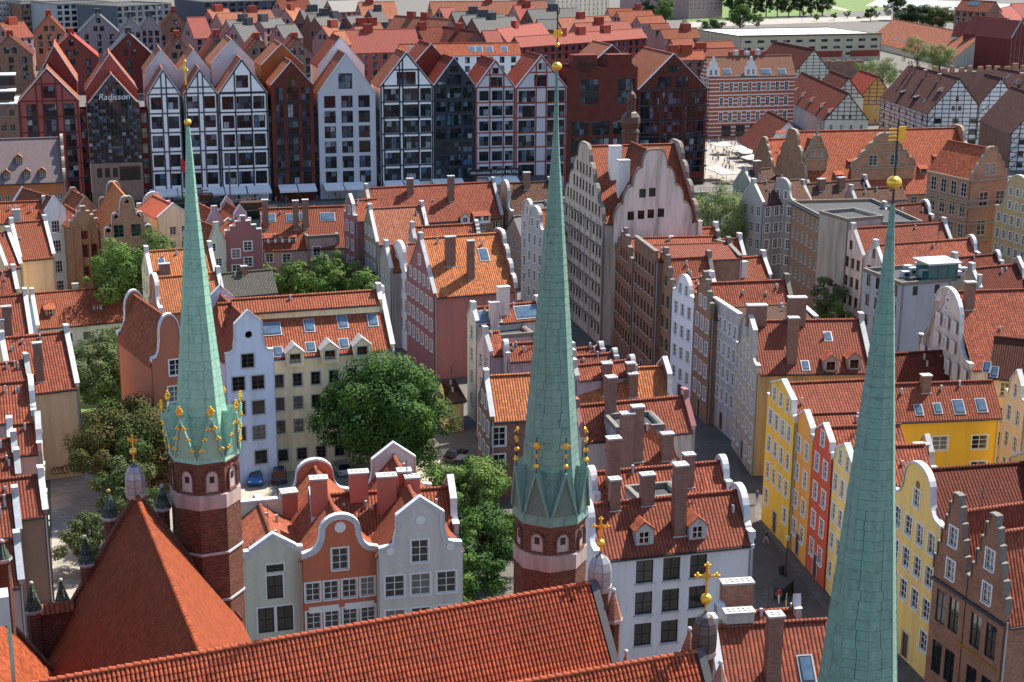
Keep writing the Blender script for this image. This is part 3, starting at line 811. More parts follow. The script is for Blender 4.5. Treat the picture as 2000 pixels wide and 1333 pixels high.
def granary(label, fr, wall, roof, cols, nf, sty='mod', fh=None, top=.5, wh=2.2, gabwin=(), beams=None, vfr=(), gl=None, cop=STEEL, group=None, name='granary_building', base=3.6, chim=(), hb=True, gbeam=(), leftmat=None, win=(), up=.3, span=None):
    O, ang, L, Wd, ze, zr = fr
    fh = fh or (ze-base)/nf
    W_ = list(win); S = Wd
    rows = []
    for j in range(nf):
        for f0, f1 in cols: rows.append(((f0+f1)/2*S, ze-top-j*fh-wh, (f1-f0)*S, wh, sty))
    for f0, f1, z0, z1, st in gabwin: rows.append(((f0+f1)/2*S, ze+z0*(zr-ze), (f1-f0)*S, (z1-z0)*(zr-ze), st))
    H = build2(name, label, fr, wall, roof, rows, gl=gl, cop=cop, group=group, leftmat=leftmat, up=up, win=W_)
    if span:                             # dark spandrel panels join the windows into vertical strips
        for f0, f1 in cols:
            for j in range(nf):
                z1 = ze-top-j*fh-wh-.06; z0 = z1-(fh-wh)+.12
                ubox('spandrel', (-.07, Wd-f1*S, max(.3, z0)), (-.004, Wd-f0*S, z1), span, H.root)
                if j % 2 == 0: ubox('balcony_rail', (-.5, Wd-f1*S-.1, z1-.25), (-.075, Wd-f0*S+.1, z1+.0), TIMBD, H.root)
    if beams:
        rt = H.root
        def bm(s0, z0, s1, z1, w=.34):
            bar(rt, Wd, s0, z0, s1, z1, w, beams)
        for f in vfr: 
            s_ = f*S; ztop = ze+min(1, 2*min(f, 1-f))*(zr-ze)*.96
            bm(s_, .3, s_, ztop if 0 < f < 1 else ze)
        if hb:
            for j in range(nf+1):
                z = ze-j*fh+.18; bm(0, z, S, z)
        for f in gbeam:
            z = ze+f*(zr-ze); a = f*S/2; bm(a, z, S-a, z)
        bm(0, ze, S/2, zr-.1, .4); bm(S, ze, S/2, zr-.1, .4)
    return H
def bar(rt, Wd, s0, z0, s1, z1, w, mat):
    """timber lying on the camera-side gable, 6 cm proud"""
    if mat not in _unit:
        mb = MB(); mb.box((-.5, -.5, -.5), (.5, .5, .5), mat); _unit[mat] = mb.mesh('block')
    k = random.uniform(.05, .09)
    o = link('timber', _unit[mat], rt, (-k/2-.004, Wd-(s0+s1)/2, (z0+z1)/2))
    ln = math.hypot(s1-s0, z1-z0); o.scale = (k, w, ln); o.rotation_euler = (math.atan2(s1-s0, z1-z0), 0, 0)
    return o
def build2(name, label, fr, wall, roof, rows, gl=None, cop=None, group=None, leftmat=None, up=.3, win=(), **kw):
    pxrows = [('left', 'abs', r) for r in rows]
    return build(name, label, fr, wall, roof, gl or 'tri', None, win=list(win)+pxrows, cop=cop, cat='building', group=group, leftmat=leftmat, up=up, gut=False, th=.3, **kw)
GROOF = tiles((.36, .115, .06), tw=.5, th=.6, moss=.1, height=1.0); GROOFR = tiles((.27, .055, .03), tw=.5, th=.6, moss=.1, height=1.0); GROOFP = tiles((.40, .15, .085), tw=.5, th=.6, moss=.1)
g1 = granary('dark pink panelled granary building with red framing, beside the glass gable', pf(36, 154, 199, 136, 12), PANELRED, GROOF, [(.12, .29), (.41, .62), (.74, .92)], 6, 'mod', wh=2.8, span=TIMBD, gabwin=[(.38, .62, .1, .48, 'mod')], beams=PANELDK, vfr=(.02, .3, .4, .63, .73, .97), gbeam=(.55,))
granary('tall red rear gable rising behind the pink panelled granary', pf(70, 150, 160, 92, 20, 12), PANELDK, GROOF, [], 3)
granary('large plain red metal gable standing behind the glass gable', pf(167, 268, 176, 108, 16, 7), seam_metal((.34, .09, .07), .8), GROOF, [], 3)
# glass gable hotel with lettering
fr = pf(169, 272, 207, 147, 7)
hg = granary('glass gabled hotel with white lettering on a brick base', fr, plain('curtain_wall_back', (.05, .06, .07), .4), GROOF, [], 3, leftmat=TIMB)
O, ang, L, Wd, ze, zr = fr; zb = gpt(220, 318).z
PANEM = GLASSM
for i in range(14):
    for j in range(13):
        s0 = Wd*i/14; s1 = Wd*(i+1)/14; hh = (zr-zb)/13; z0 = zb+hh*j; z1 = z0+hh
        lim = ze+(zr-ze)*min(1, 2*min((s0+s1)/2, Wd-(s0+s1)/2)/Wd)
        if z1 > lim+.4: continue
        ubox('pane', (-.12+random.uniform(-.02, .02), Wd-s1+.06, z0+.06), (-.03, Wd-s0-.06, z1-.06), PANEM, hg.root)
for i in range(15): 
    s = Wd*i/14; lim = ze+(zr-ze)*min(1, 2*min(s, Wd-s)/Wd)
    ubox('mullion', (-.15, Wd-s-.045, zb), (-.02, Wd-s+.045, lim), TIMB, hg.root)
ubox('brick_base', (-.35, 0, 0), (-.01, Wd, zb-.1), brick((.30, .20, .15), (.3, .26, .22)), hg.root)
for f in (.12, .27, .42): ubox('window', (-.4, Wd*(1-f)-1.1, zb-3.4), (-.33, Wd*(1-f), zb-1.2), GLASSD, hg.root)
ubox('window', (-.4, Wd*.05, zb-4.2), (-.33, Wd*.45, zb-.9), GLASSD, hg.root)
t = link('sign_lettering', text_mesh('Radisson', 2.0, WHITE, shear=.2), hg.root, (-.22, Wd*.47, gpt(220, 195).z), -math.pi/2)
# white half-timbered trio
WG = 'white half-timbered granary gables with grey framing'
tc2 = [(.08, .42), (.60, .93)]
granary('white half-timbered granary gable with grey timbers, next to the glass hotel', pf(288, 352, 186, 137, 12), PANELWH, GROOFP, tc2, 5, 'mod1', wh=2.9, beams=TIMB, vfr=(.02, .43, .58, .98), gbeam=(.28,))
granary('white half-timbered granary gable with grey timbers, second from the glass hotel', pf(359, 424, 184, 136, 12), PANELWH, GROOFP, tc2, 5, 'mod1', wh=2.9, beams=TIMB, vfr=(.02, .43, .58, .98), gbeam=(.28,))
granary('white granary gable with navy timbers and a big gable window', pf(426, 522, 184, 117, 12), PANELWH, GROOFP, [(.07, .31), (.36, .66), (.70, .94)], 5, 'mod3', wh=3.1, beams=TIMBD, vfr=(.02, .34, .67, .98), gabwin=[(.37, .62, .18, .55, 'mod3')], gbeam=(.05,))
for (xa, xb, ye, ya, lab) in ((283, 350, 142, 100, 'first'), (350, 411, 140, 100, 'second'), (412, 497, 125, 80, 'third')):
    granary('glazed rear gable with pale steel edge, %s behind the white half-timbered row' % lab, pf(xa, xb, ye, ya, 16, 12), PANELGR, GROOFP, [], 3)
granary('slender dark brown brick granary with vertical window strips', pf(529, 611, 167, 122, 12), BRBRICK, GROOF, [(.10, .28), (.37, .64), (.72, .92)], 6, 'mod3', wh=3.1, span=TIMBD, gabwin=[(.40, .6, -.05, .4, 'mod1')])
granary('rust coloured rear block behind the dark brown brick granary', pf(510, 592, 128, 88, 14, 12), plaster((.28, .10, .04), .2), GROOF, [], 3)
granary('light grey panelled granary with dark balconies', pf(621, 733, 183, 107, 12), PANELGR, GROOF, [(.10, .30), (.40, .60), (.70, .90)], 6, 'mod', wh=2.9, span=None, gabwin=[(.36, .6, .12, .52, 'mod')])
granary('pale grey rear gable behind the light grey granary', pf(622, 712, 130, 75, 14, 12), PANELWH, GROOFR, [], 3)
granary('white granary with heavy navy timbers and wide balconies', pf(743, 846, 169, 104, 12), PANELWH, GROOF, [(.05, .35), (.43, .71), (.75, .96)], 6, 'mod3', wh=3.0, gabwin=[(.31, .67, .05, .44, 'mod3')], beams=TIMBD, vfr=(.01, .06, .36, .42, .72, .98), gbeam=(.5,))
granary('dark glass gable framed in navy steel', pf(847, 927, 168, 115, 12), plain('navy_glass_wall', (.02, .027, .04), .4), GROOFR, [(.05, .29), (.33, .67), (.71, .95)], 7, 'mod', wh=2.9, beams=TIMBD, vfr=(.02, .31, .69, .98), gabwin=[(.33, .67, .05, .42, 'mod'), (.1, .3, .02, .16, 'mod1'), (.7, .9, .02, .16, 'mod1'), (.4, .6, .5, .74, 'mod1')])
granary('grey rear gable with red roof behind the dark glass gable', pf(805, 880, 130, 88, 14, 12), PANELDK, GROOFR, [], 3)
granary('narrow grey granary with red timbers and square windows', pf(929, 1006, 172, 119, 14), PANELGR, GROOFR, [(.09, .33), (.41, .68), (.75, .95)], 6, 'mod3', wh=2.4, top=.7, beams=TIMBR, vfr=(.02, .36, .71, .98), gabwin=[(.34, .67, .05, .4, 'mod'), (.42, .58, .52, .74, 'mod1')], gbeam=(.48,))
granary('wider grey granary with red timbers and glazed side bays', pf(1007, 1107, 173, 110, 14), PANELGR, GROOFR, [(.06, .38), (.62, .96)], 6, 'mod3', wh=3.3, beams=TIMBR, vfr=(.02, .4, .6, .98), gabwin=[(.36, .62, .06, .42, 'mod'), (.44, .57, .58, .78, 'mod1')], gbeam=(.5,))
# brick block with crenellated top and lettering
A = gpt(1108, 133); B = gpt(1246, 131); Wd = (B-A).length; ze = A.z; zt = gpt(1145, 108).z
hd = granary('red brick block with stepped top and dark lettering', ((B.x, B.y), math.atan2(-GN.y, -GN.x), 9, Wd, ze, ze+.02), BRBRICK, None, [(.12, .22), (.26, .42), (.63, .8)], 1, 'mod', fh=4, top=.8, wh=2.8, gl='wall', cop=None,
    win=[('left', 'pg', (1152, 167), (1223, 165), (1152, 192), 2, 2, 4.6, 3.0, 'mod3'), ('left', 'pg', (1133, 218), (1215, 216), (1133, 318), 3, 4, 4.6, 3.5, 'mod3')])
for f0, f1 in ((.09, .42), (.58, .91)): ubox('brick_turret', (0.0, Wd*(1-f1), ze+.003), (4, Wd*(1-f0), zt), BRBRICK, hd.root)
link('sign_lettering', text_mesh('deo', 3.4, BLACKP), hd.root, (-.25, Wd*.74, gpt(1145, 134).z), -math.pi/2)
link('sign_lettering', text_mesh('PLAZA', 1.0, BLACKP), hd.root, (-.1, Wd*.74, gpt(1145, 141).z), -math.pi/2)
hr = granary('red tiled roof with steel edge behind the brick block', pf(1150, 1240, 131, 90, 16, 12), BRBRICK, GROOF, [], 3)
# glazed red brick gable at the row's end
fr = pf(1246, 1382, 176, 107, 22)
he = granary('wide glazed gable over red brick at the end of the quay row', fr, BRBRICK, GROOF, [(.04, .31), (.36, .64), (.69, .96)], 6, 'mod3', wh=3.2, gabwin=[(.28, .47, .06, .38, 'mod3'), (.53, .72, .06, .38, 'mod3'), (.4, .6, .5, .7, 'mod')])
O, ang, L, Wd, ze, zr = fr
for j in range(7):
    z = ze-j*(ze-1)/6; ubox('glazing_rail', (-.7, -.3, z-.2), (-.35, Wd+.1, z+.2), TIMBD, he.root)
for i in range(13):
    s = Wd*i/12; lim = ze+(zr-ze)*min(1, 2*min(s, Wd-s)/Wd)
    ubox('mullion', (-.62, s-.05, .2), (-.5, s+.05, lim), TIMBD, he.root)
for xa, xb in ((154, 169), (272, 288), (522, 530), (611, 622), (733, 743)):      # recessed links between the gables
    A = gpt(xa, 215, 1.5); B = gpt(xb, 215, 1.5); wd = (B-A).length
    build('link_building', {154: 'dark red recessed strip between the pink panelled granary and the glass hotel', 272: 'dark recessed strip between the glass hotel and the white gable', 522: 'navy glazed strip between white gable and brown brick granary', 611: 'navy glazed strip between brown brick and light grey granaries', 733: 'navy glazed strip between light grey and white timbered granaries'}[xa],
          ((B.x, B.y), math.atan2(-GN.y, -GN.x), 6, wd, A.z, A.z+.02), TIMBD if xa > 272 else PANELDK, None, 'wall', 'wall', win=[('left', 'grid', 1, 6, wd*.7, 2.4, 'mod1', {'m': .1, 'fl': 3.6})], cat='building')

# old brick granary and roof terrace left of the pink panelled one
OBR = brick((.24, .12, .08), (.3, .25, .2))
A = gpt(-45, 206); B = gpt(35, 203); wd = (B-A).length
ob = build('old_brick_granary', 'old brick granary with small shuttered windows at the left edge', ((B.x, B.y), math.atan2(-GN.y, -GN.x), 14, wd, A.z, A.z+.02), OBR, None, 'wall', 'wall', win=[('left', 'grid', 4, 6, 1.1, 1.5, 'gr', {'fl': 3.4, 'top': 1.2})], cat='building')
ubox('terrace_floor', (0, 0, A.z+.01), (14, wd, A.z+.25), COPWHITE, ob.root)
for k_, zt in ((0, 2.6), (1, 5.8)):
    ubox('white_awning', (2+k_*5, .4, A.z+zt), (8+k_*5, wd-.6, A.z+zt+.25), GREYP, ob.root)
    ubox('glazing', (3+k_*5, .8, A.z+.26+k_*3), (7.5+k_*5, wd-1, A.z+zt-.01), GLASSD, ob.root)
# ------------------------------------------------------------------ roofs of the island behind the quay row
SEAMG = seam_metal((.10, .10, .097), 1.0, .7); SEAMP = seam_metal((.25, .068, .052), 1.1, .75); SEAMR = seam_metal((.26, .045, .035), 1.0, .7); DKSLATE = plain('dark_slate', (.05, .05, .058), .6)
REDBOX = plaster((.30, .055, .035), .15)
LIL = plaster((.30, .25, .27), .15); OCB = plaster((.40, .17, .09), .2); BRB2 = brick((.25, .11, .07), (.3, .25, .2), .3, .1)
def roofbox(H, fx, h=2.2, w=2.6, d=2.6, mat=REDBOX):
    mb = MB(); x = fx*H.L; y = H.Wd/2
    mb.box((x-w/2, y-d/2, H.zr-1.6), (x+w/2, y+d/2, H.zr+h), mat, SEAMP if mat is REDBOX else DKSLATE)
    mb.obj('roof_box', H.root)
def back_gable(label, xa, ya, hw, ye, wall, roof, zr=24, depth=22, win='mod', rows=(2, 1), box=True, boxm=REDBOX):
    A = at(xa, ya, zr); sc = FPX/(A-CAM).length; W = 2*hw/sc
    ze = zat(A.x, A.y, ye); u = GU; B = A+u*(W/2); away = -GN
    H = build('gabled_building', label, ((B.x, B.y), math.atan2(away.y, away.x), depth, W, ze, zr), wall, roof, None, None,
              win=[('left', 'gab', [2, 1], 1.9, 2.3, 'mod', .6), ('left', 'grid', 3, 3, 1.8, 2.4, 'mod')], gut=False, cat='building', group='gabled buildings behind the quay row', over=.4)
    if box: roofbox(H, .35, 1.8, 3, 2.4, boxm)
    return H
def back_eave(label, rl, rr, ye, wall, roof, zr=24, pitch=47, box=(), boxm=REDBOX, win=()):
    fr = ef(rl, rr, zr, ye, pitch)
    H = build('gabled_building', label, fr, wall, roof, None, None, gut=False, cat='building', group='gabled buildings behind the quay row', over=.3, win=win or [('left', 'gab', [2], 1.6, 2.0, 'mod'), ('front', 'grid', max(2, int(fr[2]/4)), 3, 1.8, 2.2, 'mod')])
    for f in box: roofbox(H, f, 2.4, random.uniform(3, 5), 2.2, boxm)
    return H
for a in (('ochre gable with tall window and red roof box behind the quay row', 94, 30, 27, 64, OCB, DK_ROOF),
          ('lilac grey gable with slate roof and balconies behind the quay row', 191, 27, 36, 64, LIL, DKSLATE, 24, 22, 'mod', (2, 1), True, DKSLATE),
          ('small lilac grey twin gable with slate roof on the island', 255, 33, 20, 60, LIL, DKSLATE, 24, 20, 'mod', (1,), True, DKSLATE),
          ('small lilac grey twin gable with slate roof on the island', 292, 31, 20, 57, LIL, DKSLATE, 24, 20, 'mod', (1,), True, DKSLATE),
          ('dark red panelled gable behind the pink panelled granary', 138, 67, 46, 112, seam_metal((.20, .05, .045), 1.2), SEAMR, 23),
          ('glazed gable with dark red framing and slate roof', 251, 65, 45, 112, PANELDK, DKSLATE, 23, 20, 'mod', (2, 1), True, DKSLATE),
          ('brown brick gable with balcony and red roof behind the quay row', 341, 22, 36, 66, BRB2, DK_ROOF, 24),
          ('brown brick gable with plain front behind the white half-timbered row', 347, 72, 32, 118, BRB2, RED_ROOF, 23),
          ('brown brick gable with window strip behind the white half-timbered row', 425, 70, 30, 112, BRB2, RED_ROOF, 23),
          ('low brown brick gable with red roof box beside the terrace cafe', 18, 71, 38, 108, BRB2, DK_ROOF, 22),
          ('dark red brick gable with arched window behind the brown granary', 505, 76, 31, 110, BRICKD, DK_ROOF, 23),
          ('dark red brick gable with arched window behind the brown granary', 580, 76, 33, 110, BRICKD, DK_ROOF, 23)):
    back_gable(*a)
L1 = 'pale orange tiled roof on the island behind the quay row'; L2 = 'grey standing seam roof on the island behind the quay row'; L3 = 'pink sheet metal roof on the island behind the quay row'; L4 = 'dark red tiled roof on the island behind the quay row'; L5 = 'red tiled roof with gable ends far behind the quay row'
PW = plaster((.36, .2, .19), .2); DW = plaster((.17, .085, .075), .2)
_seen = {}
for rl, rr, ye, wall, roof, lab, zr, box in sorted((
    ((365, 35), (400, 34), 75, PW, SEAMP, L3, 24, ()), ((405, 20), (445, 18), 50, PW, PALE_ROOF, L1, 24, (.5,)), ((423, 27), (472, 25), 80, PW, PALE_ROOF, L1, 24, ()), ((478, 22), (528, 20), 45, PW, PALE_ROOF, L1, 23, (.3,)),
    ((442, 40), (482, 38), 78, PW, SEAMG, L2, 23, (.8,)), ((456, 47), (492, 45), 82, PW, SEAMG, L2, 23, (.8,)), ((505, 39), (548, 36), 55, PW, SEAMG, L2, 23, (.2,)), ((540, 50), (576, 48), 76, PW, SEAMG, L2, 22, ()),
    ((557, 18), (585, 16), 50, PW, PALE_ROOF, L1, 23, (.4,)), ((586, 20), (616, 19), 60, DW, SEAMG, L2, 24, (.8,)), ((601, 28), (636, 27), 68, DW, SEAMG, L2, 24, (.9,)), ((615, 35), (654, 32), 76, DW, SEAMG, L2, 24, (.95,)), ((676, 33), (706, 31), 50, DW, SEAMG, L2, 24, ()),
    ((629, 52), (655, 50), 82, PW, PALE_ROOF, L1, 23, (.8,)), ((652, 62), (672, 61), 88, PW, PALE_ROOF, L1, 23, ()), ((668, 60), (810, 57), 104, PANELRED, SEAMP, L3, 23, (.35,)),
    ((690, 47), (742, 45), 64, PW, PALE_ROOF, L1, 23, (.3, .7)), ((700, 5), (770, 4), 38, PW, PALE_ROOF, L1, 24, (.3,)), ((720, 20), (745, 19), 44, DW, SEAMG, L2, 24, (.7,)), ((772, 31), (880, 38), 62, PW, PALE_ROOF, L1, 23, (.3, .55)),
    ((815, 55), (860, 53), 84, DW, DK_ROOF, L4, 23, (.2,)), ((865, 52), (930, 62), 84, DW, DK_ROOF, L4, 23, (.5,)), ((882, 24), (965, 22), 50, DW, SEAMG, L2, 24, (.5,)), ((902, 31), (984, 28), 60, DW, SEAMG, L2, 24, (.5,)), ((922, 37), (1005, 33), 74, DW, SEAMG, L2, 24, (.45,)),
    ((858, 16), (885, 15), 38, PW, SEAMP, L3, 24, ()), ((1003, 12), (1040, 11), 44, PW, SEAMR, L3, 24, (.7,)), ((970, 57), (1056, 45), 84, PW, SEAMP, L3, 23, (.4,)), ((942, 61), (972, 60), 84, PW, SEAMP, L3, 23, ()), ((1030, 19), (1128, 16), 46, DW, SEAMG, L2, 24, (.5,)), ((1049, 39), (1085, 38), 58, DW, SEAMG, L2, 23, ()),
    ((1005, 73), (1252, 56), 92, PANELDK, SEAMP, L3, 22, (.35, .5, .7)), ((1088, 36), (1188, 31), 66, PW, PALE_ROOF, L1, 23, (.45,)), ((1122, 46), (1226, 42), 66, PW, SEAMP, L3, 23, (.45,)),
    ((780, 87), (1012, 84), 110, PANELWH, OR_ROOF, 'long orange tiled roof with roof windows just behind the quay row', 24, ()),
    ((840, 4), (1066, 2), 30, PW, PALE_ROOF, L5, 24, (.5, .8)), ((1187, 17), (1252, 16), 32, PW, OR_ROOF, L5, 20, (.9,)), ((1205, 23), (1272, 21), 46, PW, OR_ROOF, L5, 20, ()), ((1244, 33), (1292, 31), 46, PW, OR_ROOF, L5, 20, ()),
    ((1290, 58), (1360, 56), 76, PW, OR_ROOF, L5, 18, (.7,)), ((1310, 77), (1350, 75), 95, PW, OR_ROOF, L5, 18, ()), ((1363, 83), (1428, 80), 97, PW, OR_ROOF, L5, 18, ()), ((1270, 47), (1305, 46), 58, PW, OR_ROOF, L5, 19, ()), ((1330, 46), (1345, 46), 56, PW, RED_ROOF, L5, 19, ()),
    ((1290, 101), (1372, 99), 118, DW, OR_ROOF, L5, 18, (.3, .6)), ((1350, 96), (1440, 94), 110, DW, RED_ROOF, L5, 18, (.2,)), ((0, 46), (45, 43), 75, PW, RED_ROOF, L5, 22, (.5,)), ((540, 0), (600, -2), 20, PW, DK_ROOF, L5, 24, (.5,)), ((640, 2), (700, 0), 24, PW, DKSLATE, 'dark slate roof far behind the quay row', 24, ())), key=lambda t: -t[2]):
    if lab in (L1, L2, L3, L4, L5):
        xm = (rl[0]+rr[0])/2; reg = [n_ for lim, n_ in ((280, 'the pink panelled granary'), (430, 'the half-timbered pair'), (525, 'the navy timbered gable'), (615, 'the brown brick granary'), (735, 'the light grey granary'), (845, 'the white granary'), (930, 'the dark glass gable'), (1010, 'the narrow red timbered granary'), (1110, 'the wide red timbered granary'), (1250, 'the lettered brick block'), (9999, 'the glazed end gable')) if xm < lim][0]
        kind_ = {L1: 'pale orange tiled roof', L2: 'grey standing seam roof', L3: 'pink sheet metal roof', L4: 'dark red tiled roof', L5: 'red tiled roof with gable ends'}[lab]
        k_ = _seen.get((kind_, reg), 0); _seen[(kind_, reg)] = k_+1
        lab = '%s behind %s%s' % (kind_, reg, ('', ', another behind it', ', third one back', ', fourth one back', ', fifth one back', ', sixth one back', ', seventh one back', ', eighth one back', ', ninth one back')[k_])
    h = back_eave(lab, rl, rr, ye, wall, roof, zr, box=box, boxm=DKSLATE if roof is SEAMG else REDBOX)
    if ye == 110 and zr == 24:
        for px in (807, 844, 922, 936, 956, 985):
            p = h.slopepx(px, 97); a, b = skylight_mesh(2.2, 2.2); q = link('skylight', a, h.root, p+Vector((0, 0, .2))); q.rotation_euler = (math.atan(h.rise/h.run), 0, 0); link('pane', b, q)
# modern apartments along the top of the view
C2W = plaster((.36, .37, .39), .2)
MW = [('front', 'grid', 8, 5, 2.2, 2.0, 'mod', {'fl': 3.2}), ('left', 'grid', 3, 5, 1.8, 2, 'mod', {'fl': 3.2})]
for lab, pts, z, wall, n in (('white flat-roofed apartment block with glass balconies at the top edge', [(110, 8), (225, 4), (112, 2)], 22, C2W, 8),
    ('grey glass apartment block behind the slate gables', [(228, 12), (335, 6), (229, 4)], 22, plaster((.10, .12, .14), .1), 8), ('pale apartment block with balconies at the corner of the view', [(-20, 3), (40, 1), (-19, -4)], 22, plaster((.3, .31, .33), .1), 4),
    ('brown brick apartment block beside the white apartment block', [(42, 8), (110, 6), (42, 2)], 21, BRB2, 5), ('dark glass block behind the pale tiled roofs', [(400, 4), (560, 0), (400, -4)], 22, plaster((.08, .09, .11), .1), 10),
    ('beige apartment slab with rows of small windows', [(1085, -18), (1190, -24), (1085, -26)], 22, plaster((.45, .42, .35)), 6), ('pink apartment block with balconies beside the park', [(1346, -30), (1413, -32), (1346, -40)], 24, plaster((.40, .27, .27)), 4)):
    flat_roof('apartment_block', lab, pts, z, wall, win=[('front', 'grid', n*2, 6, 2.9 if n in (8, 10) else 1.6, 2.1 if n in (8, 10) else 1.6, 'mod3' if n in (8, 10, 5) else 'w', {'fl': 3.1})])
# ------------------------------------------------------------------ upper right: striped brick corner house, half-timbered granaries, long halls
def striped():
    m, n, l, b = nodes('striped_brick'); tc = n.new('ShaderNodeTexCoord'); s = n.new('ShaderNodeSeparateXYZ'); l.new(tc.outputs['UV'], s.inputs[0])
    f = math_n(n, l, 'FRACT', math_n(n, l, 'DIVIDE', s.outputs[1], 1.25)); k = math_n(n, l, 'GREATER_THAN', f, .72)
    nz = noise(n, l, tc.outputs['UV'], 2, 4)
    col = mix(n, l, mix(n, l, (.26, .07, .045), (.36, .11, .065), nz), (.62, .58, .54), k); l.new(col, b.inputs['Base Color']); b.inputs['Roughness'].default_value = .9
    return m
STRIPE = striped(); BLKT = plain('black_timber', (.03, .03, .03), .7); CREAMW = plaster((.62, .60, .50), .15); WHITEW = plaster((.66, .66, .66), .2); OCHRE = plaster((.50, .29, .09), .25); PINKG = plaster((.42, .36, .36), .7, (.18, .17, .17)); BEIGEW = plaster((.46, .40, .30), .3)
h = build('corner_house', 'red brick corner house with white stripes and tiled mansard roof', bf((1383, 272), (1547, 266), 150, 112, 55), STRIPE, tiles((.30, .13, .08), moss=.1), None, None, cat='building', cornice=COPWHITE,
    win=[('front', 'pg', (1410, 171), (1536, 168), (1408, 229), 8, 3, 1.25, 2.7, 'wt'), ('front', 'pg', (1418, 256), (1500, 253), (1418, 256), 4, 1, 3.2, 3.4, 'mod3'), ('left', 'grid', 2, 3, 1.2, 2.7, 'wt', {'fl': 4})])
for px in (1393, 1466):
    p = h.wallpx('front', px, 150); mb = MB(); x, z = p[0], h.ze
    prof = [(-2.1, 0), (2.1, 0), (2.1, 2.4), (1.5, 3.0), (1.2, 4.2), (.5, 4.6), (.3, 6.0), (-.3, 6.0), (-.5, 4.6), (-1.2, 4.2), (-1.5, 3.0), (-2.1, 2.4)]
    panel(mb, Vector((x, -.12, z)), Vector((1, 0, 0)), prof, [(-1.3, .4, -.45, 2.0), (.45, .4, 1.3, 2.0)], WHITEW, th=.6); mb.obj('gablet', h.root)
    for q in (-.87, .87): place_window(h.root, Vector((x, -.12, z)), Vector((1, 0, 0)), q, .4, .8, 1.6, 'ws')
for px, w in ((1420, 2.6), (1496, 3.2), (1527, 2.6)):
    p = h.slopepx(px, 141); a, b = skylight_mesh(w, 1.7); q = link('skylight', a, h.root, p+Vector((0, 0, .2))); q.rotation_euler = (math.atan(h.rise/h.run), 0, 0); link('pane', b, q)
for i in range(7): ubox('roof_unit', (8+i*1.9, h.Wd*.5, h.zr), (9.1+i*1.9, h.Wd*.5+1.2, h.zr+1.5+(i % 3)*.3), ZINC if i % 2 else REDBOX, h.root)
def rightgable(label, rl, rr, ye, zr, wall, roof, pitch=50, tim=None, nv=6, sidewall=None, tfront=False, nfl=2, win=(), name='half_timbered_house', dorm=(), chim=(), sky=(), gr=None, cop=None):
    H = build(name, label, ef(rl, rr, zr, ye, pitch), wall, roof, None, gr, win=win, gut=DARKM, frontmat=sidewall, dorm=dorm, chim=chim, sky=sky, cop=cop)
    if tim: timbers(H, 'right', tim, nv, 2.6, nfl)
    if tfront: timbers(H, 'front', tim, 9, 2.6, nfl+1)
    return H
rightgable('cream gable with dark green timbering beside the striped corner house', (1512, 82), (1590, 97), 130, 17, CREAMW, DK_ROOF, 50, plain('green_timber', (.02, .05, .035), .7), 6, win=[('right', 'gab', [4], .9, 1.5, 'w', -1.9)], nfl=1)
rightgable('long dark red roof with five shed dormers over a stained wall', (1566, 142), (1657, 183), 187, 15, CREAMW, DK_ROOF, 50, plain('brown_timber', (.07, .05, .035), .7), 7, PINKG, win=[('right', 'gab', [2], 1.1, 1.1, 'ws', .2), ('right', 'grid', 4, 1, 1.0, 1.6, 'w', {'top': 1.6})], nfl=0,
    dorm=[(x, y, 2.0, 1.2, 'shed', None, OR_ROOF, 'ws') for x, y in ((1552, 181), (1567, 190), (1584, 200), (1604, 211), (1619, 222))])
rightgable('cream half-timbered gable squeezed between the stained wall house and ochre house', (1622, 139), (1658, 153), 175, 15.5, CREAMW, DK_ROOF, 50, BLKT, 5, nfl=0)
rightgable('ochre house with half-timbered gable and bright red roof', (1680, 138), (1715, 150), 190, 16, OCHRE, tiles((.36, .06, .035)), 50, plain('brown_timber', (.07, .05, .035), .7), 6, win=[('right', 'gab', [2], 1.2, 1.1, 'ws', .5), ('right', 'grid', 3, 2, 1.0, 1.6, 'w', {'top': 1.5, 'fl': 3.4})], nfl=0)
rightgable('white half-timbered granary with black frame and dark roof', (1776, 127), (1873, 153), 190, 21, WHITEW, tiles((.12, .05, .04)), 50, BLKT, 8, plaster((.55, .47, .48), .3), True, 4,
    win=[('right', 'grid', 3, 3, 2.0, 1.6, 'bk', {'top': 1.6, 'fl': 3.2}), ('right', 'gab', [2, 1], 1.0, 1.5, 'bk'), ('front', 'grid', 6, 3, 1.3, 1.5, 'bk', {'top': 1.5, 'fl': 3.2})], name='half_timbered_granary',
    chim=[(1774, 143, 2.2, .9, .7, BRICK), (1783, 145, 2.2, .9, .7, BRICK), (1804, 153, 2.2, 1.4, .8, BRICK), (1832, 160, 2, 1.3, .8, BRICK)], dorm=[(1760, 187, 2.2, 1.2, 'shed', BLKT, DKSLATE, 'bk'), (1786, 197, 2.6, 1.2, 'shed', BLKT, DKSLATE, 'bk'), (1836, 180, 3.2, 1.0, 'shed', None, BR_ROOF, 'ws')], sky=[(1806, 199)])
rightgable('narrow white timbered bay with brick flanks and dark roof', (1925, 145), (1956, 153), 196, 21, WHITEW, tiles((.12, .05, .04)), 52, BLKT, 4, BRICKD, False, 4, win=[('right', 'grid', 1, 4, 4.2, 1.7, 'mod3', {'top': 2.0, 'fl': 3.4}), ('right', 'gab', [1], 1.0, 1.0, 'bk')], name='half_timbered_granary')
rightgable('white timbered granary with brick side cut by the edge of view', (1975, 170), (2040, 192), 235, 20, WHITEW, tiles((.12, .05, .04)), 50, BLKT, 7, BRICKD, False, 4, win=[('right', 'grid', 3, 4, 1.6, 1.5, 'bk', {'top': 1.6, 'fl': 3.2})], name='half_timbered_granary')
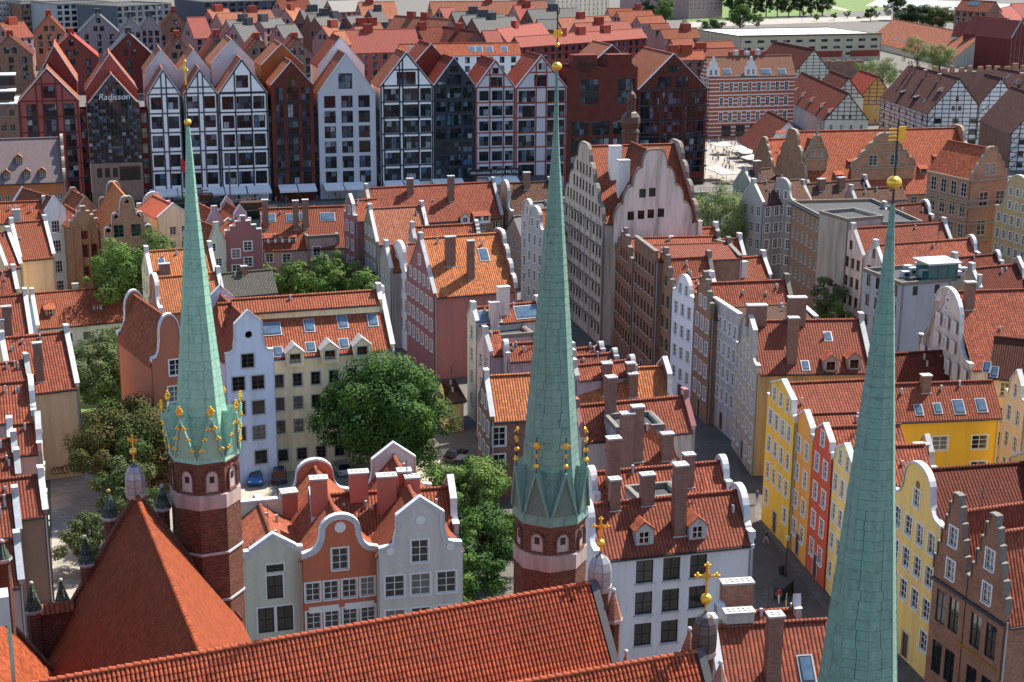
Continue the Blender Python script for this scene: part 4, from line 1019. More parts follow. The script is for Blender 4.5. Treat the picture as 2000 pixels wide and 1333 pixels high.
rightgable('dark roofed granary behind the narrow timbered bay', (1950, 134), (2030, 148), 170, 21, BRICKD, tiles((.13, .055, .045)), 47, None, name='brick_granary', sky=[(1968, 152, 1, 1.4), (1986, 160, 1, 1.4)], chim=[(1992, 165, 3, 1.4, 1.0, BRICKO)])
h = rightgable('long hall with pale walls and faded red roof behind willows', (1745, 38), (1918, 70), 80, 15, plaster((.56, .50, .42), .2), tiles((.33, .115, .065), moss=.3), 40, None, name='long_hall', win=[('front', 'grid', 12, 3, 2.2, 2.4, 'w', {'fl': 3.6, 'top': 1.2})], sky=[(1749, 78, 2, 2.4), (1765, 81, 2, 2.4), (1802, 90, 2, 2.4), (1817, 93, 2, 2.4)])
h = flat_roof('long_hall', 'long beige hall with white flat roof and red lower band', [(1447, 71), (1722, 66), (1412, 56)], 13, plaster((.50, .45, .32), .2), plain('white_membrane', (.62, .64, .63), .7), win=[('front', 'grid', 11, 1, 3.6, 1.3, 'mod3', {'top': 2.2}), ('front', 'grid', 11, 2, 3.6, 1.3, 'mod3', {'top': 5.6, 'fl': 3.2})])
for a, b in ((.45, .72), (.78, .99)): ubox('red_panel', (h.L*a, -.06, 2), (h.L*b, -.003, 5.0), plaster((.28, .06, .04), .2), h.root)
ubox('roof_edge', (-.6, -.9, 13.09), (h.L+.6, 1.2, 13.3), BROWNFR, h.root)
# modern narrow gables at the right edge
for xl, xr, ye, ya, yb, m, lab in ((1930, 1952, 75, 48, 130, PANELGR, 'slim grey modern gable at the head of the striped row'), (1945, 1978, 70, 37, 135, PANELDK, 'modern gable with brown slat cladding beside the grey one'), (1970, 2003, 75, 42, 140, PANELDK, 'modern gable with brown slat cladding cut by the edge of view')):
    fr = gb((xl, yb), (xr, yb-2), ye, ya, 22)
    h = build('modern_building', lab, fr, m, SEAMP, 'tri', None, win=[('left', 'grid', 2, 5, .9, 2.4, 'mod1', {'fl': 3.8})], cop=ZINC, cat='building', gut=False, th=.3)
    if m is PANELDK:
        for i in range(9): ubox('slat', (-.2, h.Wd*i/8-.12, 1), (-.01, h.Wd*i/8+.12, h.ze+(h.zr-h.ze)*min(1, 2*min(i, 8-i)/8)*.95), REDBOX if i % 2 else STONEGREY, h.root)
rightgable('red balconied block with slate dormer at the top right', (1880, 0), (1945, 4), 20, 24, BRB2, RED_ROOF, 45, None, name='apartment_block', win=[('front', 'grid', 5, 4, 2.6, 2.4, 'mod', {'fl': 3.6})], sky=[(1902, 8, 8, 3)])
for a, b, c, m, lab in (((1948, 18), (1975, 12), 45, PW, 'pale gable with pink roof behind the modern slat gables'), ((1975, 8), (2030, 6), 35, PW, 'pink roofed block at the top right corner')):
    back_eave(lab, a, b, c, m, SEAMP, 20)
# brick ruin walls
def ruin(label, l, r, z, h_, n, th=1.2):
    A = at(*l, z); B = at(*r, z); u = B-A; L = u.length; rt = empty('brick_ruin', (A.x, A.y, 0), math.atan2(u.y, u.x), label, 'wall')
    ubox('wall', (0, 0, 0), (L, th, z), BRICKD, rt)
    for i in range(n):
        x = L*(i+random.uniform(.1, .3))/n; ubox('merlon', (x, .05, z+.003), (x+L/n*random.uniform(.35, .6), th-.05, z+h_*random.uniform(.7, 1.2)), BRICKO, rt)
ruin('broken brick wall with plastered stumps behind the timbered granary', (1820, 143), (2010, 137), 12, 2.2, 11)
ruin('low brown brick ruin between the cream gable and the beige hall', (1592, 122), (1688, 119), 8, .5, 5)
# ------------------------------------------------------------------ river gate building in brick and stone
GATEB = brick((.42, .19, .10), (.45, .36, .27), .3, .1, .4); GATEROOF = tiles((.40, .10, .05), tw=.42, th=.5, moss=.12, height=1.0); GATEST = plain('gate_stone', (.30, .25, .19), .9, var=.35, scale=2)
fr = ef((1548, 259), (1872, 251), 20, 385, 50)
gate = build('river_gate', 'long brick and sandstone gate building with red roof and ornate gables', fr, GATEB, GATEROOF, 'scroll', 'scroll', cop=GATEST, cat='building', win=[('front', 'grid', 12, 3, 1.5, 2.6, 'st', {'fl': 4})])
O, ang, L, Wd, ze, zr = fr
def gate_gable(px0, px1, ye, ya, py_foot, label='gable', depth=7):
    """stone-banded gable standing in front of the roof slope, ridge running back into it"""
    p0 = gate.slopepx(px0, py_foot); p1 = gate.slopepx(px1, py_foot); y0 = (p0.y+p1.y)/2
    a = gate.w2l(hit(px0, ye, gate.l2w((0, y0, 0)), gate.ey)); b = gate.w2l(hit(px1, ye, gate.l2w((0, y0, 0)), gate.ey)); c = gate.w2l(hit((px0+px1)/2, ya, gate.l2w((0, y0, 0)), gate.ey))
    W = b.x-a.x; z0 = a.z; H_ = c.z-z0; foot = gate.w2l(hit(px0, py_foot, gate.l2w((0, y0, 0)), gate.ey)).z-1.5
    prof = [(s, z-z0) for s, z in profile('scroll', W, z0, z0+H_*.8, .3)]
    mb = MB(); ww = W*.13
    hol = [(W*.33-ww/2, .6, W*.33+ww/2, .6+H_*.26), (W*.67-ww/2, .6, W*.67+ww/2, .6+H_*.26)]
    panel(mb, Vector((a.x, y0, z0)), Vector((1, 0, 0)), [(0, foot-z0), (W, foot-z0)]+list(reversed(prof)), hol, GATEB, th=.5)
    g = mb.obj('gable', gate.root)
    coping(prof, Vector((a.x, y0, z0)), Vector((1, 0, 0)), .5, GATEST, g, rise=.25, over=.2)
    for t in (0, H_*.38, H_*.62): ubox('stone_band', (a.x-.2+W*.4*t/H_, y0-.25, z0+t-.15), (b.x+.2-W*.4*t/H_, y0-.003, z0+t+.2), GATEST, g)
    for hh in hol: place_window(g, Vector((a.x, y0, z0)), Vector((1, 0, 0)), (hh[0]+hh[2])/2, .6, ww, H_*.26, 'st')
    st = MB(); cx = (a.x+b.x)/2; zt = z0+H_*.8+.5
    st.lathe([(.45, zt), (.5, zt+.3), (.2, zt+.5), (.3, zt+1.1), (.34, zt+1.7), (.16, zt+2.1), (.2, zt+2.35), (0, zt+2.6)], GATEST, 7, (cx, y0+.25), sm=True); st.obj('statue', g)
    r = MB(); sl = gate.rise/gate.run; zk = z0+H_*.72
    yb = min(Wd/2, y0+(zk-(ze+y0*sl))/sl+depth*0)
    yk = y0+max(1.0, (zk-(ze+y0*sl))/sl)
    for sg in (-1, 1):
        e = cx+sg*W*.46; zz = z0+.1; ye_ = y0+max(.6, (zz-(ze+y0*sl))/sl)
        P = [Vector((e, y0+.5, zz)), Vector((cx, y0+.5, zk)), Vector((cx, yk, zk)), Vector((e, ye_, zz))]
        if sg > 0: P = [P[1], P[0], P[3], P[2]]
        r.hexa([q-Z3*.15 for q in P]+P, GATEROOF)
    r.obj('gable_roof', g)
gate_gable(1664, 1786, 330, 252, 352)
gate_gable(1573, 1616, 312, 262, 335); gate_gable(1508, 1546, 305, 275, 330) if False else None
for px, py in ((1662, 322), (1775, 315), (1828, 312)): dormer(gate, px, py, 1.3, .8, 'shed', GATEROOF, GATEROOF, 'hole')
for px, py in ((1640, 352), (1804, 340)): dormer(gate, px, py, 2.0, 1.3, 'shed', GATEST, GATEROOF, 'gr')
# side wing of the gate
fr = gf((1897, 352), (1969, 346), 16.5, 292, 13)
wing = build('river_gate_wing', 'brick and stone wing of the gate with tall gables and large windows', fr, GATEB, GATEROOF, 'scroll', None, cop=GATEST, cat='building', up=.2,
    win=[('left', 'pg', (1921, 390), (1953, 388), (1919, 445), 2, 3, 2.2, 3.0, 'st'), ('left', 'gab', [2], .8, 2.4, 'st'), ('back', 'grid', 4, 4, 1.6, 2.8, 'st', {'fl': 4.2, 'top': .9})])
for z in (16.4, 12.2, 11.0, 7.5, 4): 
    ubox('stone_band', (-.3, -.3, z-.2), (-.003, wing.Wd+.3, z+.15), GATEST, wing.root); ubox('stone_band', (0, wing.Wd+.003, z-.2), (wing.L, wing.Wd+.3, z+.15), GATEST, wing.root)
# small house with shed dormer left of the gate, brick gate neighbour
rightgable('small red roofed inn with wide shed dormer by the square', (1500, 218), (1540, 238), 275, 12, WHITEW, DK_ROOF, 45, None, name='small_house', dorm=[(1520, 268, 5, 1.3, 'shed', WHITE, OR_ROOF, 'ws')])
build('small_house', 'low red roofed house with stone gables left of the gate', ef((1492, 274), (1545, 272), 14, 325, 50), GATEB, GATEROOF, 'scroll', None, cop=GATEST)
# ------------------------------------------------------------------ old town houses
C = lambda r, g, b, d=.35: plaster((r, g, b), d)
BEIGE = C(.78, .60, .36, .25); WHITEP = C(.74, .74, .75, .25); PINK = C(.50, .33, .30); PURP = C(.32, .13, .135); GREYW = C(.34, .34, .34, .5); GREYB = C(.30, .26, .21, .6); LILAC = C(.44, .36, .42); BLUEW = C(.60, .67, .80, .2); CREAM = C(.86, .72, .45, .3)
YEL = C(.84, .49, .07, .25); YEL2 = C(.86, .58, .19, .25); OCH = C(.80, .36, .08, .25); REDW = C(.60, .10, .05, .15); BROWNW = C(.27, .17, .115, .4); SAGE = C(.60, .60, .48, .2); ORANGEW = C(.56, .17, .09, .15); PINKW = C(.66, .55, .51, .6); TERRA = C(.42, .15, .09, .2); LGREY = C(.72, .73, .75, .25)
# --- left column
_gh = E('long red roofed house with blank beige wall and graffiti', (0, 664), (133, 650), 16.8, 772, BEIGE, RED_ROOF, 'plain', 'plain', None, None, 'w', cop=COPWHITE, chim=[(79, 748, 4.6, 1.0, .7)])
for i_ in range(11):                     # looping spray paint
    a_, t_ = _gh.wallpx('front', 103+i_*5.4, 921-i_*.9); mb = MB(); rr_ = random.uniform(.35, .6); el_ = random.uniform(.8, 1.3); n_ = 14
    for j_ in range(n_-random.randint(0, 4)):
        q_ = [(a_+rr_*math.cos(2*math.pi*k_/n_)*.8, -.03, t_+rr_*el_*math.sin(2*math.pi*k_/n_)) for k_ in (j_, j_+1)]; mb.tube(q_[0], q_[1], .045, BLACKP if i_ % 4 else REDFR, 4)
    mb.obj('graffiti_loop', _gh.root)
E('small red roof with grey parapet in front of the graffiti house', (-20, 714), (55, 706), 15, 748, PINK, RED_ROOF, 'plain', 'plain', None)
E('red roof with rounded white gable cap beside the blank beige wall', (-20, 753), (64, 746), 14.8, 826, PINK, RED_ROOF, 'plain', 'round', None, rw='w', cop=COPWHITE)
E('short red roof with double white parapets below the rounded cap', (15, 833), (79, 828), 14, 888, PINK, OR_ROOF, 'plain', 'pedi', None, rw='w', cop=COPWHITE)
E('sliver of red roof beside the double white parapets', (-20, 864), (31, 859), 13.4, 897, PINK, RED_ROOF, 'plain', 'plain', None)
E('dark red roof with chimney stub below the double parapets', (-20, 901), (37, 895), 13, 940, PINK, RED_ROOF, 'plain', 'plain', None)
E('brown walled house with red roof and white gutter pipes by the passage', (-25, 943), (84, 930), 12.4, 1018, C(.22, .16, .12), RED_ROOF, 'plain', 'plain', None, cop=COPWHITE)
E('low red roof with long zinc parapet below the brown walled house', (-25, 976), (34, 969), 11.5, 1050, PINK, RED_ROOF, 'plain', 'plain', None, cop=ZINC)
E('red roof next to the church turrets with zinc parapet', (-25, 1066), (38, 1058), 11.3, 1150, PINK, OR_ROOF, 'plain', 'plain', None, cop=ZINC)
E('red roof with brick chimneys beside the long low roof', (-20, 583), (52, 577), 15, 668, BEIGE, RED_ROOF, 'plain', 'plain', None, cop=COPWHITE, chim=[(17, 660, 4, 1.2, .8), (4, 672, 3, 1, .8, PINK)])
build('low_wing', 'long low wing with red roof and two small dormers over a garden', ef((60, 576), (284, 557), 8, 642, 42), WHITEP, OR_ROOF, 'plain', None, win=[('front', 'grid', 6, 1, 1.2, 1.2, 'br', {'top': 1.3})], cop=COPWHITE, dorm=[(98, 618, 1.5, 1.2, 'shed', plain('sage_panel', (.25, .3, .28)), OR_ROOF, 'ws'), (191, 608, 1.5, 1.2, 'shed', plain('sage_panel', (.25, .3, .28)), OR_ROOF, 'ws')], chim=[(148, 566, 1.6, .9, .6, C(.5, .48, .42)), (220, 562, 1.6, .9, .6, C(.5, .48, .42))])
E('red roof sliver left of the beige walled corner house', (-15, 459), (18, 455), 16.5, 525, BEIGE, RED_ROOF, 'plain', 'plain', None, cop=COPWHITE)
E('lower red roof with dark flat dormer left of the beige corner house', (-15, 534), (29, 530), 14.5, 575, BEIGE, RED_ROOF, 'plain', 'plain', None, cop=COPWHITE)
E('red roofed house with blank beige wall beside the white tower-like house', (20, 438), (90, 432), 16.8, 508, BEIGE, OR_ROOF, 'plain', 'plain', None, cop=COPWHITE, win=[('front', 'px', [(36, 523), (38, 546)], .6, .8, 'sm')])
E('red roof behind the beige corner house with small chimney', (-10, 398), (88, 394), 17, 436, BEIGE, OR_ROOF, 'plain', 'plain', None, chim=[(33, 432, 1.6, 1.2, .8, COPSTONE)])
G('tall narrow white house with trimmed windows and small gable', (88, 416), (128, 411), 15.6, 388, 13, WHITEP, OR_ROOF, 'tri', 'tri', cop=COPWHITE, win=[('left', 'px', [(109, 443), (112, 481), (115, 521), (118, 560)], 1.5, 2.1, 'w4')])
h = E('large hall with brown lead roof, onion dormers and orange wall', (-40, 275), (122, 270), 20, 360, C(.55, .17, .06), plain('brown_lead', (.16, .12, .12), .55, .2, var=.3), None, 'scroll', None, pitch=52, name='great_hall', cop=GATEST, win=[('front', 'grid', 9, 2, 1.0, 1.3, 'w', {'top': 2.6, 'fl': 4})])
for px, py in ((13, 352), (53, 350), (83, 348), (37, 322)): 
    d = dormer(h, px, py, 1.5, 1.6, 'gab', plain('copper_brown', (.22, .09, .05)), plain('copper_brown', (.22, .09, .05)), 'sm')
# --- riverside row
h = G('brick gothic house with red window frames and flat stepped top', (137, 446), (191, 441), 13.2, 423, 12, BRICKO, OR_ROOF, 'step', None, cop=SANDST, win=[('left', 'pg', (147, 493), (184, 491), (150, 536), 3, 2, 1.1, 2.2, 'rd'), ('left', 'px', [(164, 460)], 1.1, 1.4, 'rd')])
for i in range(4): ubox('pilaster', (-.25, h.Wd*i/3-.15+(.15 if i == 0 else -.15 if i == 3 else 0), 0), (-.003, h.Wd*i/3+.15+(.15 if i == 0 else -.15 if i == 3 else 0), h.ze), BRICKO, h.root)
fr = gf((205, 458), (297, 452), 13.0, 388, 17); W_ = fr[3]; H_ = fr[5]-fr[4]
rnd = [(w_, f, fr[4]-.6+(H_+.6)*k+1.2, .62*W_*.075) for w_ in ('left', 'right') for f, k in ((.075, 0), (.925, 0), (.245, .36), (.755, .36), (.5, .74))]
build('lobed_brick_house', 'brick house with rounded openwork gable lobes and green windows', fr, BRICKO, tiles((.5, .17, .06), tw=.2, th=.2, height=.3), 'lobes', 'lobes', win=[('left', 'pg', (232, 452), (266, 450), (234, 500), 2, 2, 1.7, 2.2, 'gr'), ('left', 'px', [(212, 492)], 2.0, 2.4, 'gr')], cop=COPSTONE, up=0, rounds=rnd)
G('small pyramid roofed house with stone finials behind the gothic house', (146, 418), (192, 414), 12.5, 388, 9, BRICKO, OR_ROOF, 'tri', 'scroll', cop=GATEST)
h = flat_roof('link_building', 'pale metal flat roof between the brick houses and yellow house', [(190, 424), (310, 418), (190, 416)], 10, PINK, ZINC)
G('pale yellow house with lunette window and red metal roof', (308, 428), (372, 422), 12.6, 402, 12, CREAM, seam_metal((.42, .10, .05), .6), 'tri', 'round', cop=COPWHITE, win=[('left', 'px', [(338, 451), (361, 449), (338, 480), (361, 478)], 1.2, 1.5, 'w')])
G('narrow sage green house with orange roof beside the purple house', (408, 482), (441, 478), 12, 446, 11, SAGE, OR_ROOF, 'plain', 'tri', cop=SANDST, win=[('left', 'px', [(416, 484), (428, 513), (416, 513)], 1.1, 1.4, 'wt')])
G('purple red house with stepped parapet and white windows', (440, 466), (511, 462), 13, 442, 10, PURP, OR_ROOF, 'step', 'tri', cop=COPWHITE, win=[('left', 'px', [(484, 481), (461, 496), (485, 512), (462, 527)], 1.4, 1.6, 'wt')])
G('lilac gabled house with steep orange roof behind the green house', (400, 450), (441, 446), 13, 414, 10, LILAC, OR_ROOF, 'plain', 'plain', cop=COPSTONE)
G('lilac gabled house with orange roof behind the purple house', (449, 440), (491, 437), 14, 415, 10, LILAC, OR_ROOF, 'pedi', 'pedi', cop=COPWHITE)
E('pink house with long orange roof, roof windows and row dormer', (509, 410), (673, 404), 15.5, 489, PINK, OR_ROOF, None, None, None, pitch=48, win=[('front', 'px', [(526, 504), (560, 505), (526, 535), (560, 535), (619, 492), (655, 470)], 1.4, 1.6, 'wt')], dorm=[(545, 476, 6.2, 1.2, 'shed', WHITE, OR_ROOF, 'ws')], sky=[(524, 428, 2.4, 1.6), (567, 428, 1.3, 1.6), (591, 426, 1.0, 1.5), (640, 426, 2.4, 1.6)], chim=[(503, 450, 5, 1.0, .8), (579, 450, 5, 1.0, .7), (598, 448, 5, 1.0, .7)])
h = flat_roof('townhouse', 'pink annex with grey lean roof beside the long pink house', [(600, 462), (662, 458), (600, 448)], 11.5, PINK, plain('grey_fibre', (.2, .2, .18), .9), win=[('front', 'px', [(619, 491), (655, 471)], 1.3, 1.6, 'wt')])
# --- block left of the middle spire
E('purple red house with left gable, next to the pink annex', (682, 394), (735, 390), 18, 432, PURP, OR_ROOF, 'pedi', None, 'wt', sp=2.0, cop=COPWHITE)
E('beige gabled house with pale orange roof and white parapet', (720, 410), (826, 404), 17.5, 478, GREYB, PALE_ROOF, 'plain', 'plain', 'wt', fw='w', cop=COPWHITE)
E('long red roofed riverside house with two dormers and chimneys', (713, 370), (965, 357), 17, 440, BRICKO, RED_ROOF, 'plain', 'plain', None, fw='w', dorm=[(909, 437, 1.7, 1.3, 'gab', WHITE, OR_ROOF, 'wt'), (942, 434, 3.2, 1.3, 'shed', WHITE, OR_ROOF, 'ws')], chim=[(802, 384, 3, 1.2, .8), (882, 395, 4.6, 1.2, .8)])
E('weathered brown roofed house with curved beige gable by the river', (985, 360), (1075, 356), 17, 420, C(.42, .34, .25), BR_ROOF, 'bell', 'plain', 'w', fw=None, chim=[(1030, 372, 3, 1.2, .9)])
for i in range(3):
    p = at(838+8*i, 372+6*abs(i-1)+40, 15)
E('narrow orange roof with dark solar boxes and grey left gable', (803, 446), (932, 439), 18.2, 472, GREYW, OR_ROOF, 'plain', 'scroll', 'wt', cop=COPSTONE)
E('tall plum red house with big orange roof and stone scroll gable', (819, 468), (979, 457), 20, 580, PURP, ORL_ROOF, 'plain', 'scroll', 'wt', frontmat=C(.45, .17, .15, .35), sp=2.2, cop=COPSTONE, chim=[(881, 522, 4.2, 1.5, .8), (921, 548, 5.6, 1.0, .8)], sky=[(945, 500, 1.3, 2)])
E('grey white narrow house with small gable left of the plum red house', (752, 482), (800, 479), 16, 530, GREYW, OR_ROOF, 'plain', None, 'w', cop=COPWHITE)
E('grey narrow house with curved gable beside the plum red house', (778, 480), (812, 477), 16.5, 545, LGREY, OR_ROOF, 'bell', None, 'w', cop=COPWHITE)
E('dark slate roofed low house behind the stone scroll gable', (1003, 425), (1052, 420), 13, 470, C(.30, .24, .2), DKSLATE, None, None, 'w', fw='w')
E('white grey townhouse with twin curved gables left of the middle spire', (1030, 398), (1085, 394), 18, 432, C(.50, .48, .46), DKSLATE, 'bell', 'bell', 'wt', cop=COPWHITE)
E('grey white townhouse with tall windows behind the copper spire', (1045, 412), (1095, 408), 18, 460, C(.50, .48, .46), OR_ROOF, 'bell', 'plain', 'wt', cop=COPWHITE)
# --- courtyard houses
E('low yellow outbuilding with dark hipped roof behind the big tree', (862, 748), (893, 745), 6.2, 786, C(.62, .50, .24, .3), BR_ROOF, None, None, None, hip=(2.2, 2.2), name='outbuilding', pitch=35)
E('long cream house with orange roof, dormers and roof walkway', (428, 596), (748, 574), 20.4, 706, CREAM, OR_ROOF, None, 'plain', None, pitch=45, cop=COPWHITE, name='courtyard_house', cornice=COPWHITE,
  win=[('front', 'pg', (545, 745), (722, 725), (543, 835), 6, 3, 1.1, 1.6, 'dt'), ('front', 'pg', (553, 890), (700, 880), (553, 890), 5, 1, 1.2, 1.5, 'dt')], dorm=[(577, 712, 2.2, 1.5, 'gab', CREAM, ZINC, 'dt'), (645, 705, 2.2, 1.5, 'gab', CREAM, ZINC, 'dt'), (708, 697, 2.2, 1.5, 'gab', CREAM, ZINC, 'dt')],
  sky=[(530, 646, 2.2, 1.6), (604, 639, 1.1, 1.6), (669, 632, 1.1, 1.6), (543, 690, 1, 1.2), (607, 681, 1, 1.2), (672, 674, 1, 1.2), (728, 628, 1.1, 1.6)])
E('rear orange roof with vents and handrail behind the cream courtyard house', (455, 588), (742, 569), 20.9, 612, CREAM, OR_ROOF, None, 'plain', None, pitch=40, cop=COPWHITE, name='courtyard_house')
G('pale blue house with curved gable and oval window', (441, 707), (534, 697), 15.6, 628, 14, BLUEW, OR_ROOF, 'pedi', 'pedi', name='courtyard_house', cop=COPWHITE, win=[('left', 'px', [(484, 705), (466, 750), (504, 747), (467, 798), (505, 796), (468, 848), (506, 845), (510, 893)], 1.5, 1.7, 'dt')], rounds=[('left', .5, 18.6, .45)])
G('terracotta house with curved gable half hidden by the left copper spire', (297, 712), (370, 702), 15.8, 626, 14, TERRA, OR_ROOF, 'bell', 'bell', name='courtyard_house', cop=COPWHITE, win=[('left', 'px', [(343, 718), (341, 770), (340, 820)], 1.5, 1.9, 'wt')])
E('orange roofs with white parapets behind the left spire, upper one', (283, 494), (412, 484), 16.5, 552, CREAM, ORL_ROOF, 'plain', 'plain', 'w', cop=COPWHITE, sky=[(316, 515)], chim=[(323, 540, 1.6, 1.6, .7)])
E('orange roof with white parapets behind the left spire, lower one', (298, 545), (428, 534), 16.5, 612, TERRA, ORL_ROOF, 'bell', 'plain', 'w', cop=COPWHITE)
E('low mossy grey brown roof beside the walled trees', (428, 537), (530, 528), 8, 580, BRICKD, tiles((.16, .13, .10), moss=.4), None, None, None, chim=[(478, 540, 1.4, 1, .7)])
# --- houses in front of and right of the middle spire
E('white townhouse with big roof windows and left gable', (921, 604), (1052, 592), 15.5, 634, C(.58, .54, .48), OR_ROOF, 'plain', 'plain', 'w', cop=COPWHITE, sky=[(952, 622, 3.6, 1.8), (1031, 612, 3.6, 1.8)], chim=[(985, 618, 3.6, 1.6, .9, PINKW), (967, 640, 3, 1.2, .9, PINKW)])
flat_roof('roof_terrace_house', 'pink house with grey flat roof behind the copper spire', [(968, 656), (1042, 650), (966, 633)], 13, C(.50, .33, .30), win=[('front', 'grid', 3, 1, 1.8, 1.3, 'bk', {'top': 1.3})])
E('narrow lilac house with grey gable cap left of the copper spire', (944, 653), (972, 650), 14.5, 694, LILAC, OR_ROOF, 'plain', None, 'w', cop=COPSTONE)
E('small orange roof with round zinc gable caps by the copper spire', (984, 675), (1060, 670), 13.5, 705, LILAC, OR_ROOF, 'round', 'round', 'w', cop=ZINC)
E('dark brick house with bright orange roof and white framed windows', (946, 738), (1301, 718), 13.8, 822, BRICKD, ORL_ROOF, 'plain', 'pedi', 'wt', cop=COPWHITE, win=[('front', 'px', [(975, 853), (974, 906), (975, 955)], 1.5, 2.3, 'wt')], chim=[(1186, 775, 3.6, 1.1, 1.0), (1232, 757, 2.6, 1.0, .8), (1237, 778, 2.6, 1.1, .8)])
for rl, rr, ye, zr, lab in (((1113, 685), (1176, 679), 703, 15.5, 'first'), ((1115, 699), (1203, 692), 718, 15.2, 'second'), ((1117, 718), (1236, 705), 742, 14.8, 'third')):
    E('short red roof with grey end cap, %s of the stepped row by the copper spire' % lab, rl, rr, zr, ye, LILAC, RED_ROOF, 'plain', 'round', None, cop=COPSTONE)
E('red roof with grey terrace cut into it, right of the copper spire', (1120, 796), (1340, 776), 14.6, 862, PINKW, RED_ROOF, 'plain', 'plain', None, chim=[(1195, 825, 4.6, 1.0, 1.0)], cop=PURP)
flat_roof('roof_terrace', 'grey felt roof terrace between red roofs with a tall flue', [(1204, 836), (1298, 830), (1206, 808)], 14, GREYW)
E('hipped red roof with brick chimneys beside the copper spire', (1214, 838), (1308, 831), 15.2, 912, WHITEP, RED_ROOF, None, None, None, hip=(3.5, 4.5), over=.4, chim=[(1225, 915, 5.4, 1.3, .9), (1245, 905, 5.6, 1.2, .9), (1304, 902, 2.6, 1.2, .8)])
E('red roof with dark flat patch and rounded white gable cap', (1150, 927), (1414, 904), 15.8, 985, LGREY, RED_ROOF, 'round', 'round', None, cop=COPWHITE, chim=[(1199, 965, 5, 1.2, .9), (1346, 955, 3, 1.0, .8)])
flat_roof('roof_terrace', 'dark grey flat dormer roof on the house with rounded white cap', [(1247, 975), (1336, 966), (1237, 948)], 15.4, GREYW)
E('pale grey house with red roof, two zinc dormers and black windows', (1140, 990), (1447, 961), 16.4, 1092, LGREY, RED_ROOF, 'bell', 'round', None, cop=COPWHITE, cornice=COPWHITE,
  win=[('front', 'pg', (1259, 1117), (1364, 1107), (1253, 1240), 3, 3, 1.6, 2.15, 'd')], dorm=[(1258, 1068, 1.7, 1.6, 'gab', ZINC, OR_ROOF, 'ws'), (1362, 1057, 1.7, 1.6, 'gab', ZINC, OR_ROOF, 'ws')], chim=[(1202, 1000, 2.6, .9, .8), (1266, 990, 2.6, 1.2, .8), (1328, 1050, 6.2, 1.1, 1.0)])
E('near red roof with brick chimneys, roof window and white parapets', (1385, 1228), (1612, 1214), 14.5, 1375, C(.42, .43, .45), RED_ROOF, 'plain', None, None, cop=COPWHITE, chim=[(1510, 1345, 5.4, 1.1, .9), (1445, 1228, 1.6, 2.2, .9, C(.5, .5, .48))], sky=[(1575, 1312, 1.0, 2.0)])
E('red roof strip with white end wall behind the near red roof', (1400, 1203), (1560, 1193), 14.6, 1216, C(.42, .43, .45), RED_ROOF, 'plain', 'pedi', None, cop=COPWHITE, chim=[(1440, 1196, 3.2, 2.4, .9, BRICK)])
# --- three gabled houses behind the church roof
CHP = C(.50, .15, .11, .2); TW = dict(name='gabled_townhouse', cop=COPWHITE, band=.4)
G('sage grey house with small pediment between the turret and orange house', (478, 1098), (590, 1086), 12.4, 1056, 9, SAGE, OR_ROOF, 'attic', 'flat', win=[('left', 'px', [(537, 1147)], 1.4, 2.2, 'dw'), ('left', 'pg', (520, 1212), (557, 1208), (520, 1212), 2, 1, 1.4, 2.4, 'dw'), ('left', 'px', [(537, 1110)], 1.5, .7, 'dw')], rounds=[], **TW)
_tro = G('orange house with curved gable and white trimmed windows', (592, 1098), (738, 1083), 12.2, 1022, 15, ORANGEW, OR_ROOF, 'bell', 'bell', win=[('left', 'px', [(664, 1092)], 1.4, 2.0, 'wt'), ('left', 'pg', (611, 1157), (718, 1147), (614, 1212), 4, 2, 1.25, 1.7, 'wt')], **TW)
_trg = G('light grey house with triangular pediment gable and white trim', (740, 1092), (902, 1078), 12.4, 1000, 15, C(.62, .60, .55, .2), OR_ROOF, 'pedi', 'pedi', win=[('left', 'px', [(820, 1077)], 1.5, 2.1, 'wt'), ('left', 'pg', (771, 1146), (872, 1132), (776, 1212), 3, 2, 1.7, 2.0, 'wt')], **TW)
for H_, s_, z_, r_ in ((_tro, .5, 2.9, .5), (_trg, .5, 3.3, .42), (_trg, .14, .6, .35), (_trg, .86, .6, .35)):
    mb = MB(); n_ = 14; y_ = H_.Wd*(1-s_); zc = H_.ze+z_
    mb.face([(-.09, y_-r_*math.cos(2*math.pi*i/n_), zc+r_*math.sin(2*math.pi*i/n_)) for i in range(n_)], WHITE)
    for i in range(n_):
        a_, b_ = 2*math.pi*i/n_, 2*math.pi*(i+1)/n_; mb.face([(-.09, y_-r_*math.cos(a_), zc+r_*math.sin(a_)), (0, y_-r_*math.cos(a_), zc+r_*math.sin(a_)), (0, y_-r_*math.cos(b_), zc+r_*math.sin(b_)), (-.09, y_-r_*math.cos(b_), zc+r_*math.sin(b_))], WHITE)
    mb.obj('medallion', H_.root)
_zp = _tro.wallpx('left', 664, 1186)[1]
for f0, f1 in ((.06, .46), (.54, .94)): ubox('white_panel', (-.07, _tro.Wd*(1-f1), _zp-.3), (-.004, _tro.Wd*(1-f0), _zp+.3), WHITE, _tro.root)
E('pink chimneyed rear roof with lilac curved parapets behind the gabled houses', (606, 972), (884, 955), 15.4, 1062, LILAC, OR_ROOF, 'bell', 'pedi', None, pitch=40, cop=COPWHITE, chim=[(702, 985, 2.6, 1.7, 1.0, CHP), (757, 1008, 3.4, 1.7, 1.0, CHP), (791, 972, 2.2, 1.2, 1.0, CHP), (807, 998, 2.8, 1.3, 1.0, CHP), (625, 1022, 3.8, 1.5, 1.0, CHP)])
E('small steep orange roof with chimney beside the brick turret', (500, 985), (585, 975), 13.4, 1060, C(.45, .12, .08), OR_ROOF, 'bell', None, None, chim=[(569, 1050, 3.8, 1.4, 1.2, CHP)], cop=COPWHITE)
